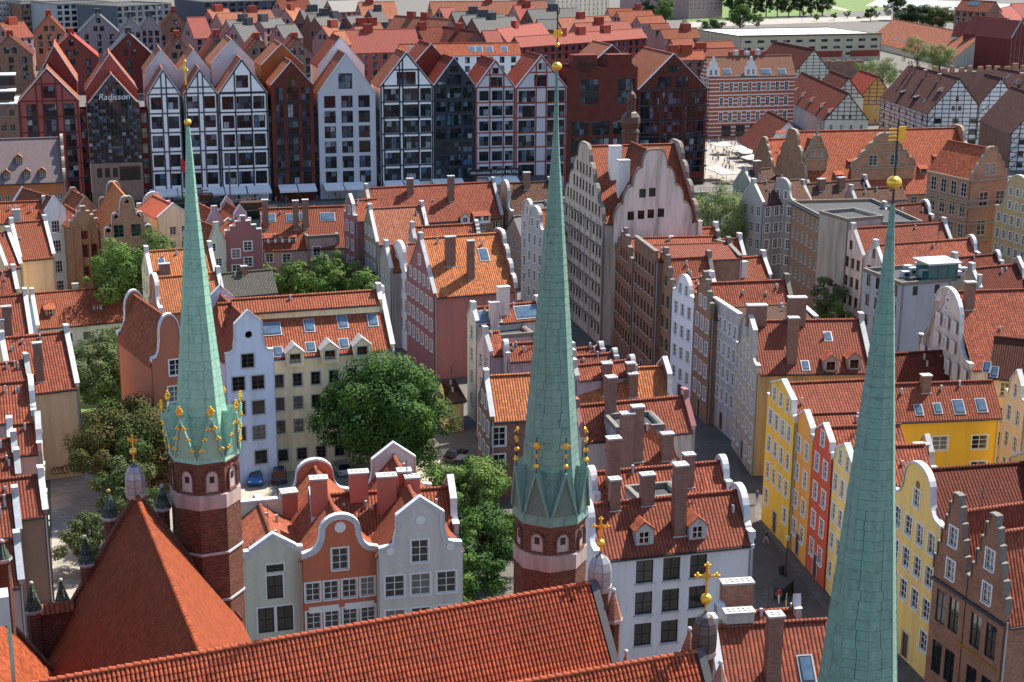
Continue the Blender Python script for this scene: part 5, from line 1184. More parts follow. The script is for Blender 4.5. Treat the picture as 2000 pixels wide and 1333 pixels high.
# --- tall ornate store house and the brick street front
ORN = plaster((.52, .47, .40), .55, (.17, .15, .13))
fr = sfe((1103, 388), (1177, 437), 20, 288, 16)
h = build('store_house', 'tall white ornate storehouse with scroll gable and orange roof', fr, ORN, OR_ROOF, 'scroll', 'scroll', cop=STONEGREY, cat='building', win=[('left', 'auto', 'br', 1.9, 1.15, 2.0)])
STH = h
for z in [3.4+3.15*i for i in range(6)]: ubox('stone_band', (-.22, 0, z-.14), (-.003, h.Wd, z+.14), STONEGREY, h.root)
for i in range(8): ubox('pilaster', (-.16, h.Wd*i/7-.12, 0), (-.003, h.Wd*i/7+.12, h.ze), ORN, h.root)
WINGR = tiles((.24, .07, .04))
x0, z0 = STH.wallpx('front', 1196, 436); x1, z1 = STH.wallpx('front', 1348, 428); xm, za = STH.wallpx('front', 1268, 300); p = STH.l2w((x1, -.8, 0))
fr = ((p.x, p.y), STH.ang+math.pi/2, STH.Wd/2+.8, x1-x0, min(z0, z1), za)
h = build('store_house_wing', 'pale plastered scroll gable wing with small dark windows', fr, C(.62, .55, .51, .6), WINGR, 'scroll', None, cop=STONEGREY, cat='building', win=[('left', 'px', [(1255, 378), (1274, 376)], 1.1, 1.4, 'bk'), ('left', 'px', [(1232, 422), (1252, 420), (1271, 418), (1291, 416)], 1.1, 1.4, 'bk')])
for px, py, hh in ((1200, 345, 5), (1216, 385, 6)):
    q = STH.slopepx(px, py); link('chimney', chimney_mesh(1.8, 1.4, hh, WHITEP), STH.root, q)
# onion turret
A = at(1230, 300, 28); t = empty('onion_turret', (A.x, A.y, 0), 0, 'brown copper onion turret rising behind the scroll gables', 'turret')
zz = lambda py: zat(A.x, A.y, py)
k = (A-CAM).length/FPX; BRC = plain('brown_copper', (.085, .05, .04), .5, .3)
mb = MB(); mb.lathe([(16*k, 17), (16*k, zz(262)), (18*k, zz(260)), (18*k, zz(256))], BRC, 8); mb.obj('shaft', t)
mb = MB(); mb.lathe([(17*k, zz(256)), (15*k, zz(252)), (19*k, zz(240)), (18*k, zz(228)), (12*k, zz(220)), (7*k, zz(217))], BRC, 8); mb.obj('lower_dome', t)
mb = MB()
for i in range(8): 
    a = i*math.pi/4; mb.tube((7*k*math.cos(a), 7*k*math.sin(a), zz(217)), (7*k*math.cos(a), 7*k*math.sin(a), zz(197)), .14, BRC)
mb.obj('lantern', t)
mb = MB(); mb.lathe([(8*k, zz(198)), (10*k, zz(192)), (8*k, zz(184)), (3*k, zz(178)), (1*k, zz(165)), (0, zz(150))], BRC, 8); mb.obj('upper_dome', t)
BF = brick((.25, .12, .075), (.27, .22, .18)); BF2 = brick((.30, .15, .09), (.3, .25, .2))
for lab, F, N, ze, ya, L_, wall, gl, roof, lw, cp in (
  ('narrow brown brick front with small gable beside the ornate storehouse', (1174, 466), (1200, 497), 15, 440, 14, BF, 'step', OR_ROOF, 'wt', STONEGREY),
  ('brown brick front with stone finials, second from the storehouse', (1202, 499), (1235, 532), 15, 468, 15, BF, 'step', OR_ROOF, 'br', STONEGREY),
  ('wide dark brick front with flat stone crest', (1239, 480), (1280, 512), 19, 482, 13, BF, 'flat', RED_ROOF, 'br', STONEGREY),
  ('brick front with jagged stepped gable right of the flat crest', (1280, 556), (1311, 576), 15, 508, 7, BF2, 'step', OR_ROOF, 'gr', STONEGREY),
  ('white townhouse with rounded top and lunette', (1313, 576), (1355, 597), 15, 548, 4.5, C(.78, .80, .86, .08), 'round', OR_ROOF, 'wt', COPWHITE),
  ('slim red brick front with stepped gable beside the white townhouse', (1357, 598), (1388, 622), 15, 556, 12, BF2, 'step', RED_ROOF, 'wt', STONEGREY),
  ('grey rendered townhouse with flat top and lunette', (1392, 600), (1443, 634), 16, 604, 11, C(.44, .43, .42, .5), 'flat', BR_ROOF, 'wt', COPWHITE)):
    S(lab, F, N, ze, ya, L_, wall, roof, gl, 'plain', lw, cop=cp, sp=1.9)
for lab, rl, rr, zr, ye, cp in (('pale roofed house with pink chimneys behind the stepped gable', (1382, 511), (1492, 502), 17, 552, COPWHITE), ('orange roof with pink chimney beside the flat crest house', (1310, 475), (1446, 468), 17.5, 512, COPWHITE), ('upper orange roof behind the brick fronts', (1300, 452), (1400, 446), 17.8, 470, COPWHITE)):
    E(lab, rl, rr, zr, ye, PINKW, OR_ROOF, 'plain', 'plain', None, cop=cp, chim=[(rl[0]*.4+rr[0]*.6, ye-8, 2.0, 2.0, .9, PINKW)])
S('grey beige townhouse with pediment gable, red roof and arched dormers', (1437, 681), (1478, 730), 13.2, 630, 14.5, C(.46, .41, .34, .5), RED_ROOF, 'pedi', 'plain', 'wt', cop=COPSTONE, frontmat=C(.50, .34, .14, .6), chim=[(1547, 714, 5.6, 1.2, .9), (1556, 640, 3.4, 2.2, 1.0), (1478, 640, 2.4, 2.4, 1.0)], sky=[(1617, 660), (1573, 717)], dorm=[(1622, 727, 1.8, 1.5, 'gab', plain('stone_dormer', (.3, .28, .25)), RED_ROOF, 'br'), (1668, 723, 1.8, 1.5, 'gab', plain('stone_dormer', (.3, .28, .25)), RED_ROOF, 'br')])
# --- grey block right of the round tree
E('weathered green grey gable with dark roof by the square', (1452, 335), (1505, 330), 19, 372, C(.26, .29, .26, .6), BR_ROOF, 'plain', None, 'w', chim=[(1480, 345, 2.6, 1.4, .9)])
E('grey gabled house with white coping behind the round tree', (1470, 360), (1510, 356), 18.5, 400, GREYW, BR_ROOF, 'plain', None, 'w', fw='wt', cop=COPWHITE)
E('pyramid roofed grey house beside the brown office block', (1500, 345), (1540, 342), 19, 372, C(.34, .28, .22), BR_ROOF, None, None, None, hip=(3, 3))
E('grey house with curved gable beside the brown office block', (1528, 356), (1560, 352), 19, 400, GREYW, BR_ROOF, 'bell', None, 'wt', cop=COPSTONE)
E('long brown roof with chimneys behind the flat office roof', (1566, 362), (1690, 352), 18, 398, C(.36, .25, .2), BR_ROOF, 'plain', 'plain', None, chim=[(1606, 375, 2, 1.4, .9), (1645, 372, 2, 1.4, .9)])
h = flat_roof('office_block', 'brown office block with flat grey roof and rows of white windows', [(1546, 392), (1633, 437), (1640, 360)], 17.2, BROWNW, win=[('front', 'grid', 9, 4, 1.2, 2.0, 'w', {'fl': 3.5, 'top': 1.0}), ('right', 'grid', 3, 4, 1.0, 1.6, 'w', {'fl': 3.5, 'top': 1.3})])
ubox('cornice', (-.3, -.5, 16.7), (h.L+.3, -.07, 17.0), DARKM, h.root)
flat_roof('stair_block', 'grey rendered stair block standing on the office roof', [(1655, 428), (1725, 422), (1655, 408)], 19.0, C(.36, .34, .31, .6), win=[('front', 'px', [(1664, 446), (1664, 478), (1690, 455)], .9, 1.5, 'w')])
E('dark red roofs with rounded white caps below the river gate', (1660, 372), (1760, 366), 17.5, 395, C(.4, .3, .25), BR_ROOF, 'plain', None, None)
E('dark red roof with white scroll end wall beside the gate wing', (1725, 405), (1808, 398), 17, 438, C(.4, .3, .25), DK_ROOF, 'plain', 'round', None, cop=COPWHITE)
# --- right block
E('peeling pinkish house with sharp gable and red roof', (1664, 448), (1845, 437), 17.5, 505, PINKW, RED_ROOF, 'plain', 'plain', 'br', sp=2.0, cop=COPSTONE)
E('peeling pinkish house with sharp gable, beside the roof terrace', (1708, 481), (1898, 468), 16.5, 520, PINKW, RED_ROOF, 'plain', 'round', 'br', sp=2.0, cop=COPWHITE)
h = flat_roof('terrace_house', 'blue grey house with cluttered roof terrace', [(1762, 553), (1858, 545), (1748, 520)], 14.5, C(.34, .38, .42, .2), win=[('left', 'auto', 'bk', 2.2, 1.0, 1.8), ('front', 'grid', 2, 1, .9, 1.4, 'bk')])
A = at(1828, 540, 14.5); gl_ = empty('glass_penthouse', (A.x, A.y, 14.1), GANG, 'green glass penthouse box on the roof terrace', 'penthouse')
ubox('glazing', (-2.3, -2, .003), (2.3, 2, 2.7), glass((.02, .07, .07), .05, 0), gl_); ubox('roof', (-2.8, -2.5, 2.71), (2.8, 2.5, 2.95), ZINC, gl_)
for x in (-2.3, -.8, .8, 2.3): ubox('post', (x-.08, -2.12, .003), (x+.08, -2.0, 2.7), plain('teal_metal', (.05, .14, .15)), gl_)
for i, (px, py) in enumerate(((1772, 528), (1782, 535), (1795, 528), (1768, 540), (1880, 535), (1868, 545))):
    A = at(px, py, 14.2); u_ = empty('ventilation_unit', (A.x, A.y, 14.0), GANG, 'grey ventilation box standing on the cluttered roof terrace', 'air conditioner', 'ventilation boxes on the roof terrace')
    ubox('casing', (-.6, -.5, 0), (.6, .5, 1.0+.2*(i % 3)), ZINC, u_); ubox('fan_grille', (-.35, -.53, .3), (.35, -.503, .8), DARKM, u_)
E('dark red roof with round white cap beyond the glass penthouse', (1862, 506), (1948, 498), 16, 530, C(.4, .3, .25), DK_ROOF, 'plain', 'round', None, cop=COPWHITE)
E('dark red roof below the round caps beside the roof terrace', (1895, 527), (1990, 518), 15.8, 568, C(.4, .3, .25), DK_ROOF, 'plain', 'pedi', None, cop=COPWHITE, chim=[(1913, 566, 2, .5, .5, ZINC)])
E('pinkish house with curved gable, oval window and deep red roof', (1852, 573), (2040, 566), 18.5, 722, PINKW, RED_ROOF, 'bell', None, 'wt', sp=2.4, cop=COPWHITE, chim=[(1894, 607, 3.4, 1.3, .9)], rounds=[('left', .5, 16.9, .55)])
E('low dark red roof with lead strips behind the right spire', (1738, 694), (1838, 688), 10, 745, BEIGE, DK_ROOF, None, None, None)
E('very dark roof with roof windows over a beige corner building', (1945, 660), (2060, 672), 17, 735, BEIGE, tiles((.13, .045, .03)), None, None, 'w', fw='w', sky=[(1927, 720, .7, 1.3), (1942, 730, .7, 1.3)])
E('beige corner building with arched attic windows at the right edge', (1985, 745), (2060, 742), 16, 800, BEIGE, DK_ROOF, 'pedi', None, 'wt', fw='w', cop=COPWHITE)
E('tan riverside house with white windows beside the gate wing', (1990, 350), (2060, 346), 18, 430, C(.52, .40, .20), RED_ROOF, 'bell', None, 'wt', fw='wt', cop=COPWHITE)
# --- coloured street row
YW = dict(ww=1.15, hh=1.75, sp=2.1, cop=COPWHITE, name='row_house')
S('deep yellow corner house with pediment, lunette and long red roof', (1499, 783), (1551, 830), 14.3, 752, 11, YEL, RED_ROOF, 'attic', **YW)
S('ochre house between the deep yellow and red houses', (1553, 832), (1587, 866), 13.9, 812, 8, OCH, RED_ROOF, 'attic', **YW)
S('narrow red house between the ochre and pale yellow houses', (1588, 866), (1624, 902), 13.9, 838, 8, REDW, RED_ROOF, 'attic', **YW)
S('pale yellow house partly hidden by the right copper spire', (1626, 906), (1668, 950), 13.6, 878, 8, YEL2, RED_ROOF, 'attic', **YW)
E('long red roof with chimney and roof windows over a bright yellow wall', (1640, 757), (1936, 746), 13.5, 826, plaster((.84, .50, .05), .15), RED_ROOF, None, None, None, name='rear_house', win=[('front', 'px', [(1836, 866), (1913, 864), (1910, 915)], 1.9, 1.7, 'wt')], sky=[(1794, 804), (1831, 801), (1872, 798, 1.2, 1.7), (1916, 795, 1.1, 1.6)], chim=[(1809, 770, 1.8, 1.1, .9)])
E('dark red hipped roofs with brick chimney stubs behind the right spire', (1700, 880), (1812, 872), 12.5, 940, YEL2, DK_ROOF, None, 'pedi', None, chim=[(1800, 905, 1.6, 1.4, .9), (1790, 930, 1.6, 1.4, .9)])
h = S('cream yellow house with curved white-edged gable right of the copper spire', (1742, 968), (1837, 1044), 14.4, 922, 11, YEL2, DK_ROOF, 'bell', 'pedi', sp=2.4, ww=1.3, hh=1.9, cop=COPWHITE, name='row_house', rounds=[('left', .5, 17.2, .42)])
RB = brick((.31, .125, .07), (.34, .27, .21), .28, .085)
for F, N, ya, lab in (((1823, 1121), (1886, 1163), 1005, 'red brick house with stepped finial gable, next to the cream yellow house'), ((1888, 1165), (1962, 1214), 1046, 'red brick house with stepped finial gable and gold lettering')):
    h = S(lab, F, N, 11.5, ya, 10, RB, RED_ROOF, 'step', None, None, cop=STONEGREY, name='brick_house', win=[('left', 'gab', [1, 1], 1.1, 1.7, 'wt', .5), ('left', 'grid', 2, 2, 1.4, 3.0, 'bk', {'top': 1.0, 'fl': 4.8})])
    ubox('belt_course', (-.2, 0, h.ze-.45), (-.003, h.Wd, h.ze-.15), DARKM, h.root)
    if ya == 1046:
        o, du, S_ = h.walls['left']
        link('gold_lettering', text_mesh('GDAŃSKIE TOWARZYSTWO PRZYJACIÓŁ SZTUKI', .26, GOLD), h.root, (-.06, h.Wd*.62, h.ze-4.6), -math.pi/2)
# ------------------------------------------------------------------ the church in the foreground
def vert(lo, hi, dk):
    m, n, l, b = nodes('verdigris_copper'); tc = n.new('ShaderNodeTexCoord'); oi = n.new('ShaderNodeObjectInfo')
    mp = n.new('ShaderNodeMapping'); l.new(tc.outputs['Object'], mp.inputs[0]); mp.inputs['Scale'].default_value = (4, 4, .22)
    f = noise(n, l, mp.outputs[0], 1.3, 6, .7); g = noise(n, l, tc.outputs['Object'], 3.2, 5, .7)
    col = mix(n, l, lo, hi, f)
    col = mix(n, l, col, dk, math_n(n, l, 'MULTIPLY', ramp(n, l, g, .50, .72), .8))
    col = mix(n, l, col, sc3(hi, 1.15), math_n(n, l, 'MULTIPLY', oi.outputs['Random'], .3))
    l.new(col, b.inputs['Base Color']); b.inputs['Roughness'].default_value = .62; b.inputs['Metallic'].default_value = .1
    bump(n, l, b, g, .25, .03); return m
VERD_PALE = vert((.16, .34, .26), (.31, .53, .41), (.10, .20, .16)); VERD_OLD = vert((.075, .15, .125), (.22, .36, .295), (.07, .09, .075)); VERD = VERD_PALE; VERDG = plain('dull_copper', (.11, .175, .15), .7, .1, var=.3); VERDK = plain('dark_copper_seam', (.05, .10, .085), .7, .2)
CHB = brick((.13, .04, .024), (.20, .14, .105), .30, .115, .8); NICHE = plaster((.52, .40, .37), .4); BAND = plaster((.46, .34, .31), .6)
def spot(px, py, D):
    d = ray(px, py); k = D/math.hypot(d.x, d.y); p = CAM+d*k; return p
def spire(name, label, px, py, D, prof, rot, gables=None, shaft=None, ball=None, rod=None, rowh=.55, VERD=None):
    VERD = VERD or VERD_PALE
    """prof: (pixel row, half width px) from the base of the copper up; radii follow the distance"""
    P = spot(px, py, D); rot = math.atan2(-P.y, -P.x)+R(rot); rt = empty(name, (P.x, P.y, 0), rot, label, 'church turret')
    zz = lambda y: zat(P.x, P.y, y)
    k = lambda z: (Vector((P.x, P.y, z))-CAM).dot(_F)/FPX
    pr = [(hw*k(zz(y)), zz(y)) for y, hw in prof]
    core = MB(); core.lathe([(r*.985-.02 if r > .08 else r*.9, z) for r, z in pr], VERDK, 8, rot=math.pi/8); core.obj('core', rt)
    def rad(z):
        for (r0, z0), (r1, z1) in zip(pr, pr[1:]):
            if z0 <= z <= z1: return r0+(r1-r0)*(z-z0)/(z1-z0)
        return pr[-1][0]
    z = pr[0][1]; rows = []
    while z < pr[-1][1]-.2:
        z1 = min(z+rowh, pr[-1][1]); rows.append((z, z1)); z = z1
    count = 0; rest = MB(); ap = math.cos(math.pi/8); tn = math.tan(math.pi/8)
    for ri, (z0, z1) in enumerate(rows):
        r0, r1 = rad(z0)*ap, rad(z1)*ap; w0, w1 = r0*tn, r1*tn
        np_ = 3 if w0 > 1.25 else 2 if w0 > .38 else 1
        cuts = [-1]+[(-1+2*(i/np_))+random.uniform(-.16, .16)*(1 if np_ > 1 else 0) for i in range(1, np_)]+[1]
        for a, b in zip(cuts, cuts[1:]):
            g = .012; q = []
            for o in (0, .03):
                q += [Vector((r0+o, a*w0+g, z0+.008)), Vector((r0+o, b*w0-g, z0+.008)), Vector((r1+o*.6, b*w1-g, z1-.008)), Vector((r1+o*.6, a*w1+g, z1-.008))]
            mb = MB(); mb.hexa(q, VERD)
            if w0 < .12 or count+8 > 296:
                for kf in range(8):
                    M = Matrix.Rotation(kf*math.pi/4, 3, 'Z'); rest.hexa([M @ v for v in q], VERD)
            else:
                me = mb.mesh('copper_sheet')
                for kf in range(8):
                    o = link('copper_sheet', me, rt, None, kf*math.pi/4+random.uniform(-.004, .004)); count += 1
    if rest.f: tag(rest.obj('copper_sheets', rt), kind='stuff')
    for kf in range(8):                 # rolled seams up the edges
        mb = MB(); a = math.pi/8+kf*math.pi/4
        for (r0, z0), (r1, z1) in zip(pr, pr[1:]):
            mb.tube((r0*math.cos(a), r0*math.sin(a), z0), (r1*math.cos(a), r1*math.sin(a), z1), min(.05, .02+r0*.02), VERD, 5, min(.05, .02+r1*.02))
        mb.obj('edge_roll', rt)
    if shaft:
        ybase, hw, yband0, yband1 = shaft[:4]; zt = pr[0][1]; r = hw*k(zt)
        mb = MB(); mb.lathe([(r*1.03, 0), (r*1.03, zz(yband1)), (r, zz(yband1)), (r, zt)], CHB, 8, rot=math.pi/8); mb.obj('brick_shaft', rt)
        mb = MB(); mb.lathe([(r*1.05, zz(yband1)-.08), (r*1.05, zz(yband0)), (r*1.0, zz(yband0)+.08)], BAND, 8, rot=math.pi/8); mb.obj('plaster_band', rt)
        for yy in shaft[4]:
            mb = MB(); mb.lathe([(r*1.03, zz(yy)-.1), (r*1.06, zz(yy)-.06), (r*1.06, zz(yy)+.06), (r*1.03, zz(yy)+.1)], COPSTONE, 8, rot=math.pi/8, cap=False); mb.obj('string_course', rt)
        mb = MB(); mb.lathe([(r*1.0, zt-.35), (r*1.06, zt-.1), (r*1.06, zt+.02)], CHB, 8, rot=math.pi/8); mb.obj('brick_cornice', rt)
        za, zb = zz(yband0)+.25, zt-.55; nm = MB(); w = r*ap*tn*.48
        R_ = r*ap
        out = [(-w, za), (w, za)]+[(w*math.cos(a), zb-w*1.2+w*1.2*math.sin(a)) for a in [math.pi*i/8 for i in range(9)]]
        for i in range(len(out)):
            s0, s1 = out[i], out[(i+1) % len(out)]
        nm.face([(R_+.03, s, t) for s, t in out], NICHE); 
        big = [(-w*1.3, za-.12), (w*1.3, za-.12)]+[(w*1.3*math.cos(a), zb-w*1.2+w*1.55*math.sin(a)) for a in [math.pi*i/8 for i in range(9)]]
        fr_ = MB()
        for i in range(len(out)):
            j = (i+1) % len(out); A, B, C_, D_ = out[i], out[j], big[j], big[i]
            fr_.face([(R_+.16, *D_), (R_+.16, *C_), (R_+.12, *B), (R_+.12, *A)], CHB); fr_.face([(R_+.12, *A), (R_+.12, *B), (R_+.03, *B), (R_+.03, *A)], CHB); fr_.face([(R_, *D_), (R_, *C_), (R_+.16, *C_), (R_+.16, *D_)], CHB)
        me1 = nm.mesh('blind_niche'); me2 = fr_.mesh('niche_arch'); hb = MB(); hb.box((R_+.01, -.16, (za+zb)/2-.1), (R_+.06, .16, (za+zb)/2+.35), BLACKP); me3 = hb.mesh('opening')
        for kf in range(8):
            o = link('blind_niche', me1, rt, None, kf*math.pi/4); link('niche_arch', me2, o); link('opening', me3, o)
    if gables:
        y0, ya, out_, fin = gables
        z0, za = zz(y0), zz(ya); r0 = pr[0][0]; R_ = r0*ap+.04; w = r0*ap*tn*.92; rt_top = rad(za)*ap
        mb = MB(); A, B, T = Vector((R_, -w, z0)), Vector((R_, w, z0)), Vector((R_+out_, 0, za)); Q = Vector((rad(za-.1)*ap-.1, 0, za+.05))
        Bq = Vector((rad(z0+.2)*ap*.96, 0, z0+.2))
        mb.face([A, B, T], VERDG if fin == 'star' else VERD); mb.face([A, T, Q], VERD); mb.face([T, B, Q], VERD)
        gm = mb.mesh('spire_gable')
        ed = MB(); ed.tube(A+Vector((.06, 0, 0)), T+Vector((.06, 0, .05)), .09, VERD, 5); ed.tube(B+Vector((.06, 0, 0)), T+Vector((.06, 0, .05)), .09, VERD, 5); em = ed.mesh('gable_edge')
        if fin == 'crocket':
            cm = MB(); crk = []
            for side in (A, B):
                for f in (.18, .45, .72):
                    c = side+(T-side)*f+Vector((.12, 0, .1)); s = -1 if side is A else 1
                    crk.append((c, s))
            c = T+Vector((.05, 0, .1)); cm.tube(c, c+Vector((0, 0, .75)), .05, GOLD, 5)
            for dy, dz in ((.2, .45), (-.2, .45), (0, .75), (.1, .6), (-.1, .6), (.12, .28), (-.12, .28)): cm.ball((c.x, c.y+dy, c.z+dz), .105, GOLD, 6, 4)
        else:
            cm = MB(); c = T; cm.tube(c, c+Vector((0, 0, 2.3)), .035, BLACKP, 5); cm.ball((c.x, c.y, c.z+.5), .17, GOLD, 10, 6, .9); cm.tube(c+Vector((0, 0, 1.0)), c+Vector((0, 0, 1.25)), .07, GOLD, 5)
            for q in range(8):
                a = q*math.pi/4; e = Vector((0, math.cos(a), math.sin(a)))*(.36 if q % 2 == 0 else .26); cm.tube(c+Vector((0, 0, 1.75)), c+Vector((0, 0, 1.75))+e, .09, GOLD, 4, .01)
        cmm = cm.mesh('gilded_finial'); lf = MB()
        for dy, dz in ((0, .16), (.15, .05), (-.13, .03)): lf.ball((0, dy*.8, dz), .095, GOLD, 6, 4)
        lfm = lf.mesh('gilded_crocket')
        for kf in range(8):
            o = link('spire_gable', gm, rt, None, kf*math.pi/4); link('gable_edge', em, o); link('gilded_finial', cmm, o)
            for c, s_ in (crk if fin == 'crocket' else ()): link('gilded_crocket', lfm, o, c)
    zt = pr[-1][1]
    if rod:
        mb = MB(); mb.tube((0, 0, zt-.3), (0, 0, zz(rod)), .045, BLACKP, 6); mb.obj('rod', rt)
    if ball:
        mb = MB(); yb, hw = ball; mb.ball((0, 0, zz(yb)), hw*k(zz(yb)), GOLD, 16, 10, .88); mb.obj('gilded_ball', rt)
    return rt, P, zz, k
def cross(rt, z, s, mat=GOLD, ang=0, budded=True):
    mb = MB(); d = Vector((math.cos(ang), math.sin(ang), 0)); b = Vector((0, 0, z))
    mb.tube(b, b+Z3*s*1.9, s*.09, mat, 6)
    c = b+Z3*s*1.25
    mb.tube(c-d*s*.55, c+d*s*.55, s*.08, mat, 6)
    for p in (c+d*s*.6, c-d*s*.6, b+Z3*s*1.95): 
        mb.ball(tuple(p), s*.15, mat, 7, 5)
        for q in (d, -d, Z3): mb.ball(tuple(p+q*s*.15), s*.09, mat, 6, 4)
    for q in (1, -1): mb.tube(c+d*q*s*.3, c+Z3*s*.3, s*.05, mat, 5); mb.tube(c+d*q*s*.3, c-Z3*s*.3, s*.05, mat, 5)
    return mb.obj('gilded_cross', rt)
t1, P1, z1_, k1 = spire('church_spire', 'pale green copper spire with gold crockets on a brick turret', 398, 885, 101, [(886, 68), (868, 66), (800, 49), (780, 46), (600, 29), (400, 12.5), (300, 6.5), (247, 3)], 12,
    gables=(876, 798, .4, 'crocket'), shaft=(1190, 66, 948, 972, (1060, 1150)), ball=(239, 7.5), rod=165, rowh=.62)
cross(t1, z1_(166), .75)
t2, P2, z2_, k2 = spire('church_spire', 'tall green copper spire ringed by gold stars on thin rods', 1075, 1003, 88, [(1004, 73), (975, 70), (935, 60), (900, 55), (700, 39), (500, 23.5), (310, 8), (250, 4.5), (137, 2.2)], 22.5,
    gables=(985, 903, .12, 'star'), shaft=(1160, 69, 1062, 1088, ()), ball=(130, 10), rod=20, rowh=.46, VERD=VERD_OLD)
mb = MB(); mb.ball((0, 0, z2_(88)), .14, GOLD, 10, 6); mb.box((-.04, -.22, z2_(58)), (.04, .22, z2_(74)), GOLD); mb.ball((0, .2, z2_(66)), .12, GOLD, 8, 5); mb.obj('gilded_vane', t2)
mb = MB()
for i in range(10):
    a, b = 2*math.pi*i/10, 2*math.pi*(i+1)/10; mb.tube((.25*math.cos(a), 0, z2_(20)+.25*math.sin(a)), (.25*math.cos(b), 0, z2_(20)+.25*math.sin(b)), .03, BLACKP, 4)
mb.obj('ring', t2)
t3, P3, z3_, k3 = spire('church_spire', 'nearest copper spire with large gilded ball, base out of view', 1675, 1333, 60, [(1420, 88), (1333, 76), (1100, 57), (900, 41), (700, 25.5), (560, 14), (430, 5.5), (400, 4)], 37,
    ball=(357, 15), rod=235, rowh=.42, shaft=(1500, 84, 1490, 1500, ()), VERD=VERD_OLD)
mb = MB(); mb.box((-.04, -.02, z3_(275)), (.04, .34, z3_(248)), GOLD)
for i in range(4): mb.box((-.03, -.4, z3_(275)+.14*i), (.03, -.05, z3_(275)+.14*i+.06), GOLD)
mb.obj('gilded_vane', t3)
for i in range(7):                       # climbing hooks
    z = z3_(1300-120*i); r = (76-15*i*.62)*k3(z)*.95; a = 3.5
    mb = MB(); mb.tube((r*math.cos(a), r*math.sin(a), z), (r*math.cos(a)*1.08, r*math.sin(a)*1.08, z+.12), .025, BLACKP, 4); mb.obj('climbing_hook', t3)
# --- big tiled roofs with real barrel tiles
CT = tiles((.38, .085, .035), tw=.17, th=.16, moss=.12, height=.45)
def tilemat():
    m, n, l, b = nodes('barrel_tile'); tc = n.new('ShaderNodeTexCoord'); oi = n.new('ShaderNodeObjectInfo')
    f = noise(n, l, tc.outputs['Object'], 3.2, 2); g = noise(n, l, tc.outputs['Object'], .25, 6, .7)
    col = mix(n, l, (.17, .034, .018), (.44, .105, .047), ramp(n, l, f, .3, .7)); col = mix(n, l, col, (.12, .045, .03), math_n(n, l, 'MULTIPLY', ramp(n, l, g, .5, .75), .6))
    col = mix(n, l, col, (.20, .05, .03), math_n(n, l, 'MULTIPLY', oi.outputs['Random'], .4))
    l.new(col, b.inputs['Base Color']); b.inputs['Roughness'].default_value = .75; b.inputs['Specular IOR Level'].default_value = .12; return m
TILE = tilemat(); TILEB = plain('tile_bed', (.10, .03, .02), .9)
_tm = []
for v in range(3):
    mb = MB(); r0, r1, L_ = .105, .09, .46; n = 5
    for i in range(n):
        a, b = math.pi*i/n, math.pi*(i+1)/n
        mb.face([(r0*math.cos(a), 0, r0*math.sin(a)*.9+.03), (r0*math.cos(b), 0, r0*math.sin(b)*.9+.03), (r1*math.cos(b), L_, r1*math.sin(b)*.9), (r1*math.cos(a), L_, r1*math.sin(a)*.9)][::-1], TILE, True)
    mb.face([(r0*math.cos(math.pi*i/n), 0, r0*math.sin(math.pi*i/n)*.9+.03) for i in range(n+1)], TILEB)
    _tm.append(mb)
